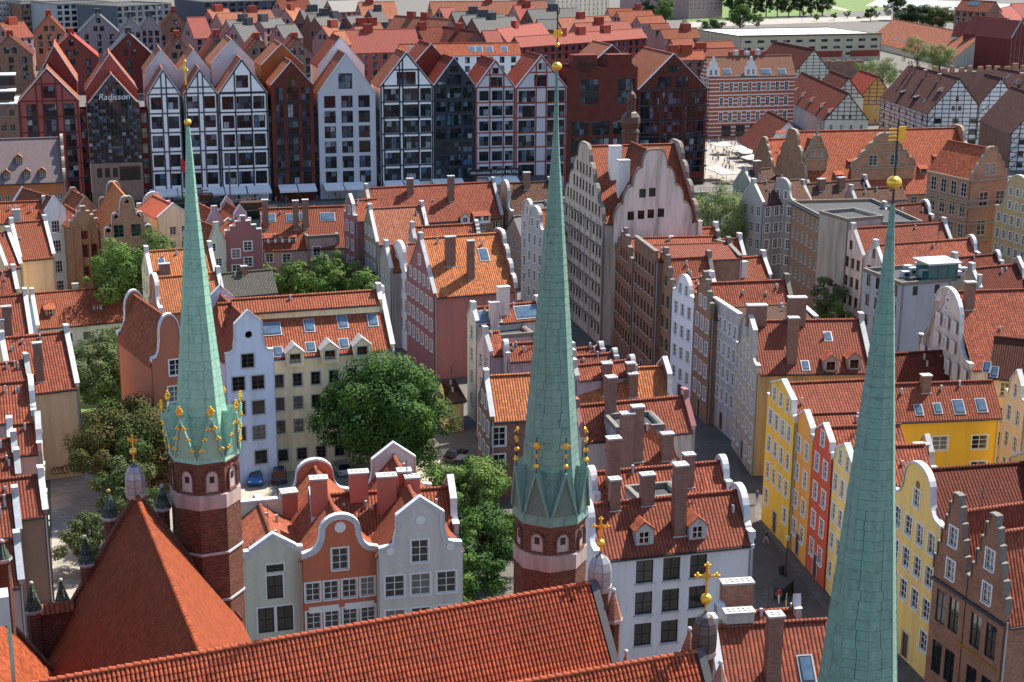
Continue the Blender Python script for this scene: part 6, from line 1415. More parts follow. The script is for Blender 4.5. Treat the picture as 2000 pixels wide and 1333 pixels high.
def tiled_roof(label, rl, rr, zr, run, pitch, seed, lim):
    rnd = random.Random(seed)
    A = at(*rl, zr); B = at(*rr, zr); u = B-A; L = u.length; ang = math.atan2(u.y, u.x); u.normalize(); v = Vector((u.y, -u.x, 0))
    rt = empty('church_roof', (A.x, A.y, 0), ang, label, 'roof')
    k = math.tan(R(pitch)); sl = run/math.cos(R(pitch))
    mb = MB(); mb.face([(0, -run, zr-run*k), (L, -run, zr-run*k), (L, 0, zr), (0, 0, zr)], TILEB); mb.face([(0, 0, zr), (L, 0, zr), (L, run, zr-run*k), (0, run, zr-run*k)], CT); mb.obj('roof_bed', rt)
    mb = MB(); mb.face([(L, run, zr-run*k), (L, 0, zr), (L, -run, zr-run*k)][::-1], CHB); mb.box((L-.4, -run, 0), (L-.002, run, zr-run*k), CHB); mb.box((0, -run+.3, 0), (L-.4, -run+.8, zr-run*k-.1), CHB); mb.obj('brick_gable', rt)
    rest = MB(); cw = .235; ch = .36; nc = int(L/cw); nr = int(sl/ch); parts = []
    rotx = Matrix.Rotation(R(pitch), 3, 'X')
    for i in range(nc):
        for j in range(nr):
            d = sl-(j+1)*ch; p = Vector(((i+.5)*cw+rnd.uniform(-.008, .008), -(sl-j*ch)*math.cos(R(pitch)), zr-(sl-j*ch)*math.sin(R(pitch))+rnd.uniform(0, .012)))
            q = proj(rt.matrix_basis @ p) if False else proj((A.x+u.x*p.x-v.x*p.y*1, A.y+u.y*p.x-v.y*p.y*1, p.z))
            if q[1] > 1365 or q[0] < -40: continue
            parts.append((q[1], p))
    parts.sort(key=lambda t: -t[0])
    inview = [t for t in parts if t[0] < 1325]; ids = set(id(t) for t in inview[:lim])
    me = [m.mesh('barrel_tile') for m in _tm]
    tilt = R(pitch)
    for t in parts:
        p = t[1]
        if id(t) in ids:
            o = link('barrel_tile', me[0], rt, p+Vector((0, 0, .01))); o.rotation_euler = (tilt, rnd.uniform(-.02, .02), rnd.uniform(-.015, .015))
        else:
            m = _tm[0]
            for f, mi, sm in zip(m.f, m.m, m.smooth): rest.face([p+Vector((0, 0, .01))+rotx @ Vector(m.v[x]) for x in f], m.mats[mi], sm)
    tag(rest.obj('barrel_tiles', rt), kind='stuff')
    n = int(L/.42); mb = MB()
    for i in range(6):
        a, b = math.pi*i/6, math.pi*(i+1)/6
        mb.face([(0, .17*math.cos(a), .17*math.sin(a)+.05), (0, .15*math.cos(b), .15*math.sin(b)+.05), (.45, .14*math.cos(b), .14*math.sin(b)), (.45, .14*math.cos(a), .14*math.sin(a))], TILE, True)
    rm = mb.mesh('ridge_tile')
    for i in range(n): link('ridge_tile', rm, rt, (i*L/n, 0, zr+.03))
    mb = MB(); mb.hexa([Vector(q) for q in ((L, -run, zr-run*k), (L+.45, -run, zr-run*k), (L+.45, 0, zr), (L, 0, zr), (L, -run, zr-run*k+.25), (L+.45, -run, zr-run*k+.25), (L+.45, 0, zr+.25), (L, 0, zr+.25))], plain('verge_lead', (.06, .06, .065), .6)); mb.obj('verge_flashing', rt)
    return rt, A, u, v, k
tiled_roof('long near church roof of ribbed red barrel tiles', (-60, 1360), (1152, 1141), 29, 8, 52, 1, 190)
tiled_roof('second ribbed church roof ending at the dark domed turret', (900, 1357), (1360, 1275), 29, 6, 52, 2, 190)
# choir roofs with fine tiles
FINE = tiles((.36, .075, .03), tw=.26, th=.27, moss=.2, height=1.0, var=.3)
A = at(266, 966, 29); B = at(391, 1272, 29); u = (B-A).normalized(); pr_ = Vector((-u.y, u.x, 0)); Lr = (B-A).length-.2; RUN = 6.6; PK = math.tan(R(57))
def choir(label, A):
    # local x along the ridge towards the camera; local front (y=0) is the image-left side
    O = A+Vector((u.y, -u.x, 0))*RUN
    H = House('church_roof', label, (O.x, O.y), math.atan2(u.y, u.x), Lr, 2*RUN, 29-RUN*PK, 29, 'roof')
    mb = MB(); ze = 29-RUN*PK
    for s in (0, 1):
        Y = (lambda y: y) if s == 0 else (lambda y: 2*RUN-y)
        P = [Vector((0, Y(0), ze)), Vector((Lr, Y(0), ze)), Vector((Lr, RUN, 29)), Vector((0, RUN, 29))]
        if s: P.reverse()
        mb.hexa([q-Z3*.15 for q in P]+P, FINE)
    mb.obj('tiled_slopes', H.root)
    mb = MB()
    mb.box((0, .2, 0), (Lr, .7, ze-.16), CHB); mb.box((0, 2*RUN-.7, 0), (Lr, 2*RUN-.2, ze-.16), CHB); mb.obj('aisle_wall', H.root)
    g = MB(); panel(g, Vector((-.05, 2*RUN, 0)), Vector((0, -1, 0)), [(0, 0), (2*RUN, 0), (2*RUN, ze+.3), (RUN, 29.5), (0, ze+.3)], [], CHB, th=.6); g.obj('brick_gable', H.root)
    rm = MB()
    for i in range(6):
        a, b = math.pi*i/6, math.pi*(i+1)/6
        rm.face([(0, .19*math.cos(a), .19*math.sin(a)), (0, .19*math.cos(b), .19*math.sin(b)), (.4, .16*math.cos(b), .16*math.sin(b)+.03), (.4, .16*math.cos(a), .16*math.sin(a)+.03)], FINE, True)
    me = rm.mesh('ridge_tile')
    for i in range(int(Lr/.42)): link('ridge_tile', me, H.root, (i*.42+.6, RUN, 29.02))
    return H
c1 = choir('steep choir roof of fine red tiles beside the left turret', A)
Cn = at(106, 1312, 29-RUN*PK); choir('bright orange church roof slope cut by the left edge of view', Vector((Cn.x, Cn.y, 29))-Vector((-u.y, u.x, 0))*RUN)
# --- domed stair turrets and pinnacles
def domed(label, px, D, rows, hw, dome, cross_rows, base=10):
    yd0, yd1, ytop = rows                # dome base, widest, top
    P = spot(px, yd0, D); rt = empty('domed_turret', (P.x, P.y, base), .2, label, 'church turret'); k = (P-CAM).length/FPX; zz = lambda y: zat(P.x, P.y, y)-base
    mb = MB(); mb.lathe([(hw*k*.86, 0), (hw*k*.86, zz(yd0))], CHB, 8); mb.obj('brick_shaft', rt)
    mb = MB(); mb.lathe([(hw*k*.95, zz(yd0)-.35), (hw*k*1.08, zz(yd0)-.1), (hw*k*1.08, zz(yd0))], BAND, 8); mb.obj('stone_cornice', rt)
    r = hw*k; z0, z1 = zz(yd0), zz(ytop); H_ = z1-z0
    prof = [(r*.97, z0+.003), (r*1.0, z0+H_*.25), (r*.98, z0+H_*.5), (r*.82, z0+H_*.74), (r*.5, z0+H_*.92), (r*.12, z1), (r*.06, z1+.2)]
    dk = MB(); dk.lathe([(a*.96, b) for a, b in prof], plain('lead_dark', (.08, .08, .09), .5, .3), 8); dk.obj('dome_core', rt)
    for i in range(len(prof)-3):
        (r0, za), (r1, zb) = prof[i], prof[i+1]; ap = math.cos(math.pi/8); tn = math.tan(math.pi/8)
        q = []
        for o in (0, .03): q += [Vector((r0*ap+o, -r0*ap*tn*.97, za+.01)), Vector((r0*ap+o, r0*ap*tn*.97, za+.01)), Vector((r1*ap+o, r1*ap*tn*.97, zb-.01)), Vector((r1*ap+o, -r1*ap*tn*.97, zb-.01))]
        m2 = MB(); m2.hexa(q, dome); me = m2.mesh('lead_sheet')
        for kf in range(8): link('lead_sheet', me, rt, None, kf*math.pi/4+math.pi/8)
    yb, rb, yc = cross_rows
    mb = MB(); mb.tube((0, 0, z1), (0, 0, zz(yc)), .05, GOLD, 6); mb.obj('rod', rt)
    mb = MB(); mb.ball((0, 0, zz(yb)), rb*k, GOLD, 14, 8); mb.obj('gilded_ball', rt)
    s = (zz(yc)-zz(yb)-rb*k)/2.0
    cross(rt, zz(yb)+rb*k*.9, s, ang=-.2); return rt
domed('lead domed stair turret with gold cross at the choir gable', 265, 99, (962, 935, 906), 18, LEAD, (882, 7, 850))
domed('lead domed stair turret with gold cross beside the middle spire', 1171, 83, (1142, 1115, 1082), 23, LEAD, (1061, 8.5, 1012))
domed('dark domed stair turret with tall gold cross on the second ribbed roof', 1375, 75, (1268, 1235, 1197), 24, plain('dark_lead', (.10, .07, .07), .35, .4, var=.5), (1170, 11, 1102))
GLZ = tiles((.10, .11, .085), tw=.16, th=.14, moss=.0, height=.5, var=.6); BCONE = brick((.30, .11, .07), (.36, .27, .22), .18, .09)
for px, D, ytop, yc, hw, cm, lab in ((215, 99.5, 962, 1008, 16, GLZ, 'brick pinnacle with green glazed cone near the lead dome'), (318, 101, 952, 990, 15, GLZ, 'brick pinnacle with green glazed cone between the lead dome and copper spire'), (169, 98.5, 1052, 1098, 16, GLZ, 'brick pinnacle with green glazed cone low on the choir gable'),
    (122, 99, 1136, 1180, 16, GLZ, 'brick pinnacle with green glazed cone at the valley between roofs'), (65, 97, 1142, 1190, 16, GLZ, 'brick pinnacle with green glazed cone above the orange roof slope'), (6, 94, 1060, 1090, 15, GLZ, 'brick pinnacle with green glazed cone at the left edge of view'),
    (1197, 82, 1156, 1207, 18, BCONE, 'brick pinnacle with brick cone right of the lead dome'), (1222, 80, 1276, 1300, 8, BCONE, 'tiny brick pinnacle with iron cross below the brick cone'), (1345, 77, 1232, 1275, 17, BCONE, 'brick pinnacle beside the dark dome, on its left'), (1405, 72, 1298, 1345, 20, BCONE, 'brick pinnacle in front of the dark domed turret')):
    P = spot(px, yc, D); rt = empty('pinnacle', (P.x, P.y, 8), random.uniform(0, .6), lab, 'pinnacle'); k = (P-CAM).length/FPX; zz = lambda y: zat(P.x, P.y, y)-8; r = hw*k
    mb = MB(); mb.lathe([(r*.8, 0), (r*.8, zz(yc))], CHB, 8); mb.obj('brick_shaft', rt)
    mb = MB(); mb.lathe([(r*.9, zz(yc)-.25), (r*1.08, zz(yc)-.12), (r*1.08, zz(yc)+.02)], BAND if cm is BCONE else COPSTONE, 8); mb.obj('cornice', rt)
    mb = MB(); mb.lathe([(r*1.02, zz(yc)+.021), (r*.7, zz(yc)+(zz(ytop)-zz(yc))*.35), (r*.14, zz(ytop))], cm, 8); mb.obj('cone', rt)
    mb = MB(); mb.ball((0, 0, zz(ytop)+.1), .14, GOLD if px == 215 else COPSTONE, 8, 5); mb.obj('finial', rt)
# valley wall and copper lantern on the left
A = at(58, 1203, 22); B = at(142, 1190, 22); d = B-A; rt = empty('parapet_wall', (A.x, A.y, 0), math.atan2(d.y, d.x), 'brick parapet with tile coping between two church roofs', 'wall')
ubox('wall', (0, 0, 0), (d.length, .7, 22), CHB, rt); mb = MB(); mb.hexa([Vector(q) for q in ((-.1, -.3, 22), (d.length+.1, -.3, 22), (d.length+.1, 1, 22), (-.1, 1, 22), (-.1, .3, 22.5), (d.length+.1, .3, 22.5), (d.length+.1, .4, 22.5), (-.1, .4, 22.5))], OR_ROOF); mb.obj('tile_coping', rt)
P = spot(4, 1300, 76); rt = empty('roof_lantern', (P.x, P.y, 26), .35, 'grey louvred ridge lantern with green copper posts', 'lantern')
zz = lambda y: zat(P.x, P.y, y)-26
ubox('louvre_box', (-.6, -.6, zz(1215)), (.6, .6, zz(1160)), ZINC, rt)
for x in (-.5, .5):
    for y in (-.5, .5): ubox('post', (x-.1, y-.1, 0), (x+.1, y+.1, zz(1215)), VERD, rt)
ubox('base', (-.9, -.9, -.6), (.9, .9, .0), ZINC, rt)
# ------------------------------------------------------------------ streets, yards, river and park
_gz = [0.0]
def gsheet(name, pp, mat):
    _gz[0] += .004; return sheet(name, pxs(*pp), _gz[0], mat)
gsheet('street', [(1440, 900), (1480, 880), (1500, 1010), (1620, 1160), (1830, 1420), (1500, 1420), (1478, 1200), (1468, 1060)], SETTS)
gsheet('pavement', [(1476, 960), (1490, 1005), (1612, 1160), (1830, 1420), (1800, 1420), (1590, 1165), (1474, 1010)], PAVE)
gsheet('courtyard', [(470, 905), (900, 875), (960, 930), (960, 1010), (600, 1010), (470, 985)], DIRT)
gsheet('passage', [(98, 930), (330, 900), (360, 990), (250, 1200), (105, 1200)], PALEPAVE)
gsheet('lawn', [(150, 655), (310, 640), (310, 850), (160, 880)], GRASS)
gsheet('lawn', [(440, 590), (780, 560), (780, 640), (440, 660)], GRASS)
gsheet('square', [(1368, 265), (1520, 258), (1520, 350), (1360, 355)], PALEPAVE)
gsheet('park_lawn', [(1340, 45), (1720, 20), (1900, -20), (1300, -20)], GRASS)
gsheet('road', [(1340, 54), (1620, 44), (1740, 40), (1740, 32), (1560, 36), (1340, 44)], PALEPAVE)
gsheet('road', [(1690, 12), (2000, 26), (2000, 10), (1720, -4)], plain('pale_concrete', (.33, .33, .32), .9))
gsheet('park_path', [(1560, 4), (1650, 22), (1660, 20), (1580, 0)], PALEPAVE)
def gq(s, d): return (GP0+GU*s+GN*d).xy
SQ = (GP1-GP0).length
_gz[0] += .004; sheet('river', [tuple(gq(-300, 62)), tuple(gq(SQ*1.62, 62)), tuple(gq(SQ*1.62, 12)), tuple(gq(-300, 12))], _gz[0], water[0])
_gz[0] += .004; sheet('quay', [tuple(gq(-90, 12)), tuple(gq(SQ*1.75, 12)), tuple(gq(SQ*1.75, -1)), tuple(gq(-90, -1))], _gz[0], paving((.14, .13, .125), .6, .4, (.06, .06, .06)))
wn_ = water[1]; wl_ = water[2]; tcw = wn_.new('ShaderNodeTexCoord'); bump(wn_, wl_, water[3], noise(wn_, wl_, tcw.outputs['Object'], .8, 4), .3, .2)
# quay railing: posts and rails are pieces of one long railing
rl_ = empty('quay_railing', (*gq(-40, 11.6), .02), GANG, 'thin dark railing along the edge of the quay', 'railing')
for i in range(70): ubox('post', (i*3.2-.04, -.04, 0), (i*3.2+.04, .04, 1.1), BLACKP, rl_)
for z in (.6, 1.1): ubox('rail', (0, -.03, z-.03), (220, .03, z+.03), BLACKP, rl_)
# ------------------------------------------------------------------ awnings
AWN = plain('white_canvas', (.66, .68, .70), .8, var=.08); AWF = plain('awning_frame', (.05, .06, .07), .5)
for i, (xa, xb, ya, m, lab) in enumerate(((292, 345, 378, AWN, 'below the first white half-timbered gable'), (347, 368, 376, AWN, 'below the second white half-timbered gable'), (394, 436, 366, AWN, 'below the navy timbered gable, first panel'), (438, 479, 365, AWN, 'below the navy timbered gable, middle panel'), (482, 527, 364, AWN, 'below the navy timbered gable, last panel'),
    (543, 578, 361, AWN, 'below the brown brick granary, left panel'), (580, 615, 360, AWN, 'below the brown brick granary, right panel'), (631, 668, 358, AWN, 'below the light grey granary, left panel'), (670, 708, 357, AWN, 'below the light grey granary, right panel'), (748, 785, 353, AWN, 'below the white granary with navy timbers, left panel'), (787, 818, 352, AWN, 'below the white granary with navy timbers, right panel'), (842, 902, 350, AWN, 'below the dark glass gable'),
    (952, 978, 347, AWN, 'below the narrow red timbered granary, left panel'), (980, 1009, 346, AWN, 'below the narrow red timbered granary, right panel'), (1012, 1068, 344, AWF, 'dark one below the wider red timbered granary'))):
    A = gpt(xa, ya); B = gpt(xb, ya-1); L_ = (B-A).length
    rt = empty('awning', (A.x, A.y, .02), GANG, ('white canvas awning ' if m is AWN else 'awning, ')+lab, 'awning')
    mb = MB(); mb.hexa([Vector(q) for q in ((0, -3.6, 2.9), (L_, -3.6, 2.9), (L_, -.1, 3.9), (0, -.1, 3.9), (0, -3.6, 2.98), (L_, -3.6, 2.98), (L_, -.1, 3.98), (0, -.1, 3.98))], m); mb.obj('canvas', rt)
    ubox('valance', (0, -3.66, 2.55), (L_, -3.605, 2.95), m, rt)
    for x in (.1, L_-.1): ubox('post', (x-.05, -3.55, 0), (x+.05, -3.45, 2.9), AWF, rt)
    ubox('front_rail', (0, -3.58, 2.82), (L_, -3.42, 2.9), AWF, rt)
sg = gpt(965, 336); rt = empty('shop_sign', (sg.x+GN.x*.2, sg.y+GN.y*.2, sg.z-.9), GANG, 'dark restaurant sign with white lettering over the quay', 'sign')
ubox('board', (-6.6, -.1, 0), (6.6, 0, 1.7), BLACKP, rt); link('lettering', text_mesh('STARY MŁYN', 1.15, WHITE), rt, (2.7, -.13, .45)); link('lettering', text_mesh('PIEROGARNIA', .8, WHITE), rt, (-3.6, -.13, .5))
# ------------------------------------------------------------------ moored ships (only masts and deck edges show)
for px, py, ztop, lab, fl in ((451, 408, 317, 'dark hulled ship with brown mast moored by the quay', False), (357, 392, 305, 'moored ship with mast flying a red flag', True)):
    P = at(px, py+6, 1.5); rt = empty('moored_ship', (P.x, P.y, .05), GANG, lab, 'ship')
    mb = MB(); sec = []
    for x, w, h in ((-11, .3, 2.6), (-9, 2.0, 2.3), (-4, 2.7, 2.0), (3, 2.7, 1.9), (9, 2.2, 2.2), (10.5, 1.6, 2.4)): sec.append([Vector((x, -w, h)), Vector((x, -w*.7, 0)), Vector((x, w*.7, 0)), Vector((x, w, h))])
    for a, b in zip(sec, sec[1:]):
        for i in range(3): mb.face([a[i], a[i+1], b[i+1], b[i]], BLACKP)
        mb.face([a[3], a[0], b[0], b[3]], BLACKP)
    mb.face(sec[0], BLACKP); mb.face(sec[-1][::-1], BLACKP); mb.obj('hull', rt)
    ubox('cabin', (2, -1.4, 2), (7, 1.4, 3.6), plain('varnished_wood', (.07, .035, .02), .5), rt)
    mb = MB(); zt = zat(P.x, P.y, ztop); mb.tube((0, 0, 1.9), (0, 0, zt), .22, BROWNFR, 7, .1); mb.obj('mast', rt)
    mb = MB(); mb.tube((0, 0, 4), (6, 0, 4.4), .12, BROWNFR, 6); mb.obj('boom', rt)
    if fl:
        mb = MB()
        for i in range(6):
            y = lambda t: .25*math.sin(t*2.2); a, b = i*.4, (i+1)*.4; mb.face([(a+.1, y(a), zt-3.4-a*.9), (b+.1, y(b), zt-3.4-b*.9), (b+.1, y(b), zt-.6-b*.9), (a+.1, y(a), zt-.6-a*.9)], plain('red_cloth', (.55, .03, .04), .8))
        mb.obj('flag', rt)
# ------------------------------------------------------------------ trees
def leafmat(c):
    c = sc3(c, 1.05)
    m, n, l, b = nodes('leaf'); tc = n.new('ShaderNodeTexCoord')
    f = noise(n, l, tc.outputs['Object'], 1.1, 3); col = mix(n, l, sc3(c, .6), sc3(c, 1.45), f); l.new(col, b.inputs['Base Color']); b.inputs['Roughness'].default_value = .7; b.inputs['Specular IOR Level'].default_value = .12
    tr = n.new('ShaderNodeBsdfTranslucent'); l.new(mix(n, l, col, (c[0]*1.6, c[1]*1.8, c[2]), .5), tr.inputs[0])
    ms = n.new('ShaderNodeMixShader'); ms.inputs[0].default_value = .12; l.new(b.outputs[0], ms.inputs[1]); l.new(tr.outputs[0], ms.inputs[2]); l.new(ms.outputs[0], n['Material Output'].inputs[0])
    return m
LV = {'g': [leafmat((.045, .095, .02)), leafmat((.065, .125, .025)), leafmat((.03, .07, .018))], 'l': [leafmat((.085, .15, .03)), leafmat((.11, .17, .045)), leafmat((.06, .11, .025))],
      'w': [leafmat((.18, .22, .085)), leafmat((.22, .25, .11)), leafmat((.13, .17, .06))], 'b': [leafmat((.06, .066, .02)), leafmat((.05, .075, .02)), leafmat((.085, .07, .025))], 'd': [leafmat((.025, .05, .018)), leafmat((.035, .065, .02)), leafmat((.02, .04, .015))], 'o': [leafmat((.07, .095, .035)), leafmat((.055, .085, .028)), leafmat((.09, .11, .045))]}
BARK = plain('bark', (.09, .065, .045), .95, var=.4, scale=4)
def tree(label, px, pb, pt, hw, pal='g', leaf=.34, dens=1.0, seed=0, name='tree', group=None, low=.12, droop=0, yb=None):
    """px, pb: foot in pixels on the ground; pt: row of the top; hw: half width in px"""
    rn = random.Random(seed+int(px)*7); P = at(px, pb, 0); k = (P-CAM).length/FPX; H_ = zat(P.x, P.y, pt); Rr = hw*k*1.1
    rt = empty(name, (P.x, P.y, 0), rn.uniform(0, 6), label, 'tree', group)
    cz = H_*(.5+low/2); rz = H_*(.5-low/2)
    # limbs
    mb = MB(); tr = max(.14, Rr*.055); mb.tube((0, 0, -.2), (0, 0, H_*.35), tr, BARK, 7, tr*.75); lim = []
    for i in range(7):
        a = i*2.4+rn.uniform(-.3, .3); q = Vector((math.cos(a)*Rr*.55, math.sin(a)*Rr*.55, cz+rz*rn.uniform(-.2, .5))); mb.tube((0, 0, H_*rn.uniform(.22, .36)), q, tr*.5, BARK, 5, tr*.12)
    mb.tube((0, 0, H_*.34), (Rr*.05, 0, H_*.85), tr*.7, BARK, 6, tr*.15); mb.obj('trunk', rt)
    cl = []
    nc = max(20, int(66*dens))
    for i in range(nc):
        while True:
            v = Vector((rn.uniform(-1, 1), rn.uniform(-1, 1), rn.uniform(-1, 1)))
            if .25 < v.length < 1: break
        v = v.normalized()*(v.length**.45)*rn.choice((.7, .85, 1.0, 1.08))
        wob = 1+.22*math.sin(3*math.atan2(v.y, v.x)+seed)+.1*math.sin(5*v.z+seed)
        cl.append((Vector((v.x*Rr*wob*.86, v.y*Rr*wob*.86, cz+v.z*rz*.88)), Rr*rn.choice((.12, .16, .20, .24, .28))))
    V = []; F = []; M = []
    for c, r in cl:
        mat = rn.choice((0, 1, 1, 2, 2)); n = int(190*(r/leaf/3.2)**2*1.0)+20
        for _ in range(min(n, 520)):
            v = Vector((rn.gauss(0, 1), rn.gauss(0, 1), rn.gauss(0, 1))).normalized(); p = c+Vector((v.x, v.y, v.z*.8))*r*rn.uniform(.7, 1.08)
            if droop: p.z -= droop*rn.random()**2*r*1.6
            nn = (v*1.25+(p-Vector((0, 0, cz))).normalized()*.5+Vector((rn.gauss(0, .42), rn.gauss(0, .42), rn.gauss(0, .42)+.25))).normalized(); a = nn.orthogonal().normalized(); b = nn.cross(a); th = rn.uniform(0, 6.3)
            x = (a*math.cos(th)+b*math.sin(th))*leaf*rn.uniform(.6, 1.2)*.5; y = (b*math.cos(th)-a*math.sin(th))*leaf*rn.uniform(.6, 1.2)*(.36 if not droop else .2)
            i = len(V); V += [tuple(p-x), tuple(p+y), tuple(p+x), tuple(p-y)]; F.append((i, i+1, i+2, i+3)); M.append(mat if rn.random() > .15 else rn.randrange(3))
    me = bpy.data.meshes.new('crown'); me.from_pydata(V, [], F)
    for m in LV[pal]: me.materials.append(m)
    me.polygons.foreach_set('material_index', M); link('crown', me, rt)
    return rt
for i, a in enumerate((
  ('large dark green tree filling the courtyard beside the cream house', 752, 935, 700, 112, 'g', .36, 2.6), ('leafy tree in the yard between the gabled houses and brick house', 912, 1010, 895, 78, 'l', .30, 1.4), ('dense green tree beside the brick turret of the middle spire', 950, 1135, 985, 80, 'g', .30, 1.3), ('green tree right behind the long church roof', 905, 1195, 1050, 72, 'g', .30, 1.0), ('dry olive brown tree top at the church roof edge', 868, 1235, 1140, 58, 'b', .28, 1.0),
  ('grey green tree next to the beige blank wall garden', 205, 815, 655, 74, 'o', .32, 1.5), ('olive tree against the terracotta house in the garden', 255, 755, 632, 60, 'o', .30, 1.3), ('brownish leaved tree over the passage beside the left turret', 262, 985, 775, 100, 'b', .30, 2.0), ('pale birch behind the lead dome', 250, 1060, 900, 58, 'o', .26, 1.1), ('small grey green tree beside the passage steps', 178, 1120, 1000, 50, 'o', .26, 1.0),
  ('dark garden tree in the shade behind the grey green tree', 268, 720, 632, 46, 'd', .30, 1.0),
  ('broad green tree in front of the lobed brick house', 272, 645, 448, 78, 'l', .36, 1.7), ('low dark tree before the gothic brick house', 215, 640, 480, 38, 'l', .36, .8),
  ('light green tree behind the cream courtyard house, by the mossy roof', 520, 600, 512, 40, 'l', .36, .9), ('light green tree in the middle of the walled garden', 592, 605, 506, 48, 'l', .36, 1.0), ('tallest light green tree of the walled garden', 655, 610, 492, 52, 'l', .36, 1.1), ('light green tree at the grey alley end of the walled garden', 712, 620, 520, 44, 'l', .36, 1.0), ('yellow green bush before the pink house', 532, 560, 508, 24, 'o', .34, .5),
  ('silvery willow beside the scroll gable wing', 1402, 535, 358, 68, 'w', .40, 2.2, 3, 'willow_tree', None, .1, .5), ('dark green tree behind the silvery willow', 1452, 535, 402, 28, 'd', .38, .7), ('thin yellowing tree against the peeling pinkish houses', 1612, 650, 528, 32, 'o', .32, .6), ('yellowing shrub at the foot of the thin tree', 1632, 660, 590, 28, 'l', .3, .5),
  ('pale willow before the broken brick wall', 1722, 178, 108, 34, 'w', .5, .9, 3, 'willow_tree', None, .1, .5), ('pale willow beside the cream gable ruins', 1690, 165, 112, 24, 'w', .5, .7, 3, 'willow_tree', None, .1, .5), ('pale willow in front of the long hall', 1790, 140, 66, 24, 'w', .55, .8, 3, 'willow_tree', None, .1, .4), ('round pale willow in front of the long hall', 1835, 138, 84, 30, 'w', .55, .9, 3, 'willow_tree', None, .1, .5),
  ('dark tree beside the beige flat hall', 1392, 90, 34, 24, 'd', .6, .8), ('bushy roadside tree near the beige flat hall', 1445, 58, 8, 24, 'g', .7, .8), ('slim roadside tree near the beige flat hall', 1480, 56, 24, 12, 'l', .7, .5), ('tall poplar beside the beige apartment slab', 1300, 50, -6, 20, 'l', .7, .9), ('dark tree behind the tall poplar', 1268, 40, -20, 18, 'd', .8, .7), ('tree at the end of the long pink roof', 1075, 22, -22, 20, 'l', .8, .6),
  ('dark evergreen clump behind the faded hall', 1745, 40, -30, 22, 'd', .8, .9), ('dark bushy tree beside the faded hall roof', 1790, 56, 6, 34, 'd', .7, 1.1), ('brown tinged tree beside the faded hall roof', 1835, 58, 14, 30, 'b', .7, 1.0), ('round dark tree at the head of the road', 1700, 42, 10, 14, 'd', .7, .5))):
    tree(*a, seed=i) if len(a) == 8 else tree(a[0], a[1], a[2], a[3], a[4], a[5], a[6], a[7], i, a[9], a[10], a[11], a[12])
for i in range(9): tree('big dark park tree in the row behind the beige flat hall', 1430+i*22, 36-i*.6, -32+(i % 3)*6, 20, 'd', .9, .8, 40+i, 'tree', 'dark park trees in a row')
for i, (x, y) in enumerate(((1594, 42), (1628, 40), (1655, 36), (1570, 34), (1620, 22))): tree('small young park tree on the lawn by the road', x, y, y-16, 7, 'l', .7, .35, 60+i, 'tree', 'young trees on the park lawn')
# ------------------------------------------------------------------ people
SKIN = plain('skin', (.45, .27, .19), .6); HAIRS = [plain('hair', c, .6) for c in ((.03, .02, .015), (.14, .08, .04), (.35, .25, .12))]
CLO = [plain('cloth', c, .85) for c in ((.65, .65, .65), (.03, .03, .04), (.05, .08, .2), (.45, .04, .05), (.5, .35, .3), (.12, .25, .35), (.6, .5, .15), (.18, .18, .2), (.08, .2, .12), (.55, .2, .3))]
def person_mesh(pose, top, bottom, hair, i):
    s = {'walk': .30, 'stride': .42, 'stand': .06}[pose]; arm = {'walk': .22, 'stride': .32, 'stand': .05}[pose]
    V = [(0, 0, .95), (0, 0, 1.15), (0, .01, 1.38), (0, .01, 1.5), (0, .03, 1.6), (0, .03, 1.70),
         (-.1, 0, .90), (-.11, -s*.45, .50), (-.11, -s*.7+.04, .09), (-.11, -s*.7-.1, .04), (.1, 0, .90), (.11, s*.35, .50), (.11, s*.85, .10), (.11, s*.85-.13, .04),
         (-.19, .01, 1.40), (-.24, arm*.5, 1.13), (-.25, arm*.6-.1, .90), (-.25, arm*.6-.14, .80), (.19, .01, 1.40), (.24, -arm*.4, 1.13), (.25, -arm-.05, .92), (.25, -arm-.09, .82)]
    Ed = [(0, 1), (1, 2), (2, 3), (3, 4), (4, 5), (0, 6), (6, 7), (7, 8), (8, 9), (0, 10), (10, 11), (11, 12), (12, 13), (2, 14), (14, 15), (15, 16), (16, 17), (2, 18), (18, 19), (19, 20), (20, 21)]
    Rd = [.14, .13, .15, .055, .095, .08, .09, .062, .045, .04, .09, .062, .045, .04, .06, .045, .036, .03, .06, .045, .036, .03]
    me = bpy.data.meshes.new('person_base'); me.from_pydata(V, Ed, []); o = bpy.data.objects.new('tmp_person', me); COL.objects.link(o)
    sk = o.modifiers.new('s', 'SKIN'); sk.use_smooth_shade = True
    for v, r in zip(me.skin_vertices[0].data, Rd): v.radius = (r, r*.85)
    me.skin_vertices[0].data[0].use_root = True
    sb = o.modifiers.new('b', 'SUBSURF'); sb.levels = 1
    dg = bpy.context.evaluated_depsgraph_get(); m2 = bpy.data.meshes.new_from_object(o.evaluated_get(dg)); bpy.data.objects.remove(o)
    m2.name = 'person'; m2.materials.clear()
    for m in (top, bottom, SKIN, hair, BLACKP): m2.materials.append(m)
    for p in m2.polygons:
        c = p.center
        p.material_index = 4 if c.z < .09 else 3 if c.z > 1.66 or (c.z > 1.56 and c.y > .05) else 2 if c.z > 1.46 or (abs(c.x) > .2 and c.z < 1.08) else 1 if c.z < .97 and abs(c.x) < .21 else 0
    return m2
PM = []
for i in range(12):
    PM.append(person_mesh(('walk', 'stride', 'stand')[i % 3], CLO[i % 10], CLO[(i*3+1) % 10], HAIRS[i % 3], i))
CN = ('white', 'black', 'navy', 'red', 'peach', 'teal', 'yellow', 'grey', 'dark green', 'pink')
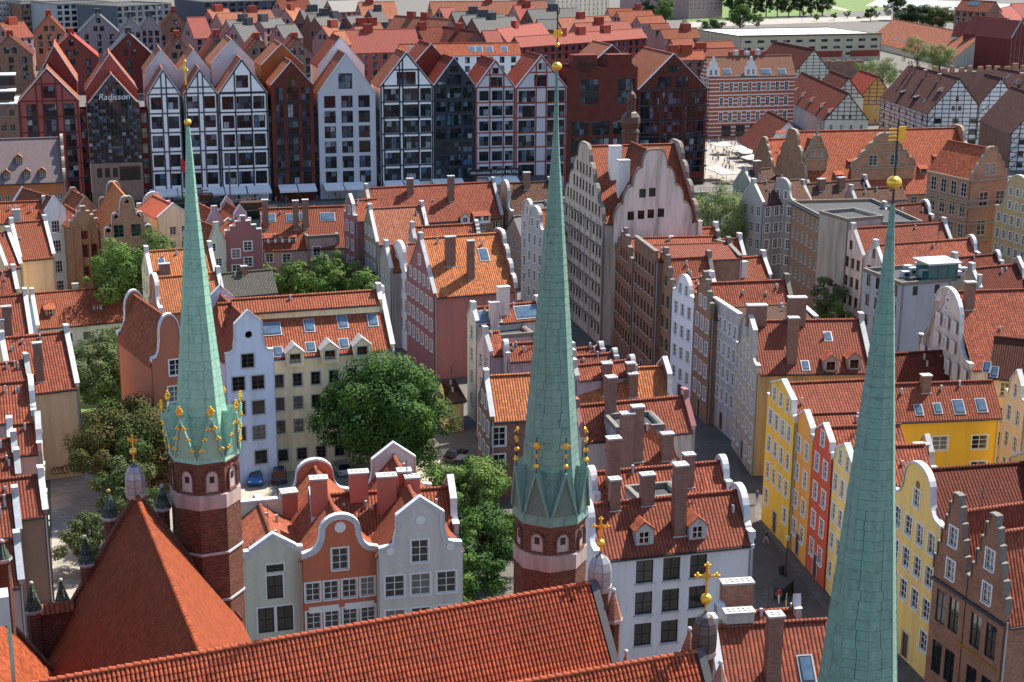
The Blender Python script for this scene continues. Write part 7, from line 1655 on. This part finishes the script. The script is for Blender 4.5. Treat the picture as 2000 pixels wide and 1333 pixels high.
def person(px, py, i, where, group=None, rz=None):
    P = at(px, py, 0); o = link('person', PM[i % 12], None, (P.x, P.y, .05), random.uniform(0, 6.28) if rz is None else rz)
    k = random.uniform(.93, 1.05); o.scale = (k, k, k)
    act = ('walking', 'striding', 'standing')[i % 3]
    tag(o, 'person in %s top, %s trousers, %s %s' % (CN[(i % 12) % 10], CN[((i % 12)*3+1) % 10], act, where), 'person', group)
rp = random.Random(5)
for i in range(58):
    px = 402+i*5.3+rp.uniform(-3, 3); yq = 401-(px-402)*.036
    person(px, yq-rp.uniform(-3, 11), rp.randrange(12), 'on the quay before the awnings', 'people strolling on the quay', GANG+rp.choice((math.pi/2, -math.pi/2))+rp.uniform(-.5, .5))
for i in range(46):
    person(rp.uniform(1384, 1448), rp.uniform(278, 342), rp.randrange(12), 'on the pale square by the river gate', 'people crossing the square')
for i, (px, py) in enumerate(((1496, 1064), (1503, 1062), (1521, 1180), (1535, 1190), (1478, 985))):
    P = at(px, py, 0); o = link('person', PM[(1, 7, 3, 5, 2)[i]], None, (P.x, P.y, .06), 1.5+i)
    tag(o, ('person in black top standing in the street by the yellow house', 'person in grey top beside the black clad one in the street', 'person in red top standing in the cobbled street', 'person in teal top in the street by the carts', 'person in navy top at the dark end of the street')[i], 'person')
# ------------------------------------------------------------------ parasols, kiosk, street furniture
CAN = plain('cream_canvas', (.62, .57, .47), .85)
for i, (px, py) in enumerate(((1412, 296), (1445, 303), (1460, 310), (1400, 345), (1418, 352), (1468, 322))):
    P = at(px, py+6, 0); rt = empty('parasol', (P.x, P.y, .05), GANG, 'cream square parasol over cafe tables on the pale square', 'parasol', 'cream parasols on the square')
    mb = MB(); mb.lathe([(3.4, 2.5), (3.4, 2.7), (0, 3.7)], CAN, 4, rot=math.pi/4); mb.obj('canopy', rt); mb = MB(); mb.tube((0, 0, 0), (0, 0, 3.4), .06, BROWNFR, 6); mb.obj('pole', rt)
    for q in range(4):
        x, y = ((-1.6, -1.6), (1.6, -1.6), (-1.6, 1.6), (1.6, 1.6))[q]
        tb = empty('cafe_table', (P.x+x, P.y+y, .05), 0, 'small wooden cafe table under the cream parasols', 'table', 'cafe tables under the parasols')
        ubox('table_top', (-.45, -.45, .7), (.45, .45, .75), plain('cafe_wood', (.3, .17, .07)), tb); ubox('leg', (-.05, -.05, 0), (.05, .05, .7), BLACKP, tb)
def lamp(px, py, h, label):
    P = at(px, py, 0); rt = empty('street_lamp', (P.x, P.y, .02), 0, label, 'street lamp')
    mb = MB(); mb.lathe([(.16, 0), (.16, .5), (.08, .7), (.05, h-.5)], BLACKP, 7); mb.obj('post', rt); mb = MB(); mb.lathe([(.1, h-.5), (.24, h-.1), (.26, h-.05), (0, h+.2)], plain('lamp_glass', (.5, .48, .4), .2), 6); mb.obj('lantern', rt)
lamp(1534, 1128, 4.6, 'black street lamp beside the yellow row houses'); lamp(1432, 57, 9, 'tall street lamp by the park road beside the pink apartment block'); lamp(1566, 45, 9, 'tall street lamp by the park road near the lawn'); lamp(1424, 330, 5, 'slim street lamp on the pale square')
P = at(1526, 1122, 0); rt = empty('litter_bin', (P.x, P.y, .02), 0, 'black litter bin beside the street lamp', 'bin'); mb = MB(); mb.lathe([(.28, 0), (.33, .9), (.36, .95), (.2, 1.05)], BLACKP, 8); mb.obj('bin_body', rt)
P = at(1530, 1165, 0); rt = empty('market_cart', (P.x, P.y, .02), 1.0, 'dark covered cart parked in the cobbled street', 'cart')
ubox('cart_body', (-1.4, -.5, .45), (1.4, .5, 1.3), BLACKP, rt); ubox('cover', (-1.45, -.55, 1.31), (1.45, .55, 1.45), DARKM, rt)
for x in (-.9, .9):
    for y in (-.55, .55):
        mb = MB(); mb.tube((x, y-.04, .35), (x, y+.04, .35), .35, BLACKP, 10); mb.obj('wheel', rt)
# ------------------------------------------------------------------ cars
TYRE = plain('tyre', (.02, .02, .02), .9); RIM = plain('rim', (.35, .36, .37), .35, .6); CGL = plain('car_glass', (.015, .018, .022), .08, 0, .8)
def car(label, px, py, rz, paint, kind='hatch'):
    P = at(px, py, 0); rt = empty('van' if kind == 'van' else 'parked_car', (P.x, P.y, .05), rz, label, 'van' if kind == 'van' else 'car')
    pm = plain('car_paint', paint, .25, .2, .6, .03)
    if kind == 'van': body = [(-2.4, .3), (2.4, .3), (2.45, .9), (2.0, 1.15), (-2.4, 1.15)]; cab = [(-2.35, 1.15), (1.95, 1.15), (1.35, 1.95), (-2.25, 1.98)]
    else: body = [(-2.05, .32), (2.05, .32), (2.12, .62), (1.95, .82), (1.0, .95), (-1.95, 1.0), (-2.1, .7)]; cab = [(-1.9, 1.0), (1.05, .95), (.35, 1.45), (-1.35, 1.5)] if kind == 'hatch' else [(-2.0, 1.0), (1.0, .97), (.4, 1.62), (-1.8, 1.66)]
    def loft(out, w0, w1, mat, name, z0, z1):
        mb = MB(); n = len(out); wy = lambda z: w0+(w1-w0)*(z-z0)/(z1-z0)
        Lf = [Vector((x, -wy(z), z)) for x, z in out]; Rt = [Vector((x, wy(z), z)) for x, z in out]
        mb.face(Lf, mat); mb.face(Rt[::-1], mat)
        for i in range(n): j = (i+1) % n; mb.face([Lf[j], Lf[i], Rt[i], Rt[j]], mat)
        return mb.obj(name, rt)
    top = cab[2][1]
    bd = loft(body, .88, .86, pm, 'body', .3, 1.15); bv = bd.modifiers.new('b', 'BEVEL'); bv.width = .07; bv.segments = 2
    loft(cab, .80, .62, CGL, 'window_band', .95, top)
    mb = MB(); mb.box((cab[3][0]+.05, -.60, top-.02), (cab[2][0]-.03, .60, top+.045), pm); mb.obj('roof', rt)
    for x, y in ((-1.3, -.84), (1.3, -.84), (-1.3, .84), (1.3, .84)):
        mb = MB(); mb.tube((x, y-.1, .33), (x, y+.1, .33), .33, TYRE, 14); wh = mb.obj('wheel', rt)
        mb = MB(); mb.tube((x, y-.115, .33), (x, y+.115, .33), .2, RIM, 10); mb.obj('rim', wh)
    for y in (-.65, .65):
        ubox('headlight', (1.98, y-.18, .62), (2.1, y+.18, .76), plain('lamp_clear', (.6, .62, .62), .15), rt); ubox('tail_light', (-2.12, y-.14, .68), (-2.02, y+.14, .85), plain('lamp_red', (.35, .02, .02), .3), rt)
    return rt
car('bright blue hatchback parked by the pale blue house', 500, 941, -1.45, (.03, .16, .42)); car('dark grey estate car parked beside the blue hatchback', 545, 938, 1.75, (.03, .03, .035), 'suv'); car('silver car half hidden behind the big courtyard tree', 668, 924, 1.9, (.4, .41, .42))
car('black car in the shade by the brick house', 890, 898, 1.2, (.02, .02, .022)); car('dark car behind the black car at the brick house', 905, 915, 1.3, (.03, .035, .04), 'suv'); car('white van parked on the lawn in the garden', 275, 792, .2, (.75, .75, .75), 'van')
for px, py, c, lab in ((1366, 44, (.25, .27, .3), 'silver car parked below the pink apartment block'), (1378, 46, (.04, .04, .05), 'black car parked below the pink apartment block'), (1392, 45, (.6, .6, .6), 'white car parked below the pink apartment block'), (1338, 44, (.45, .42, .05), 'yellow car parked near the tall poplar'), (1678, 37, (.05, .12, .14), 'dark teal car driving on the park road'), (1690, 36, (.5, .42, .1), 'yellow car on the park road behind the teal one'), (1855, 17, (.5, .52, .55), 'white car on the concrete road beside dark trees'), (1868, 18, (.05, .07, .1), 'navy car on the concrete road beside dark trees')):
    car(lab, px, py, .3, c)
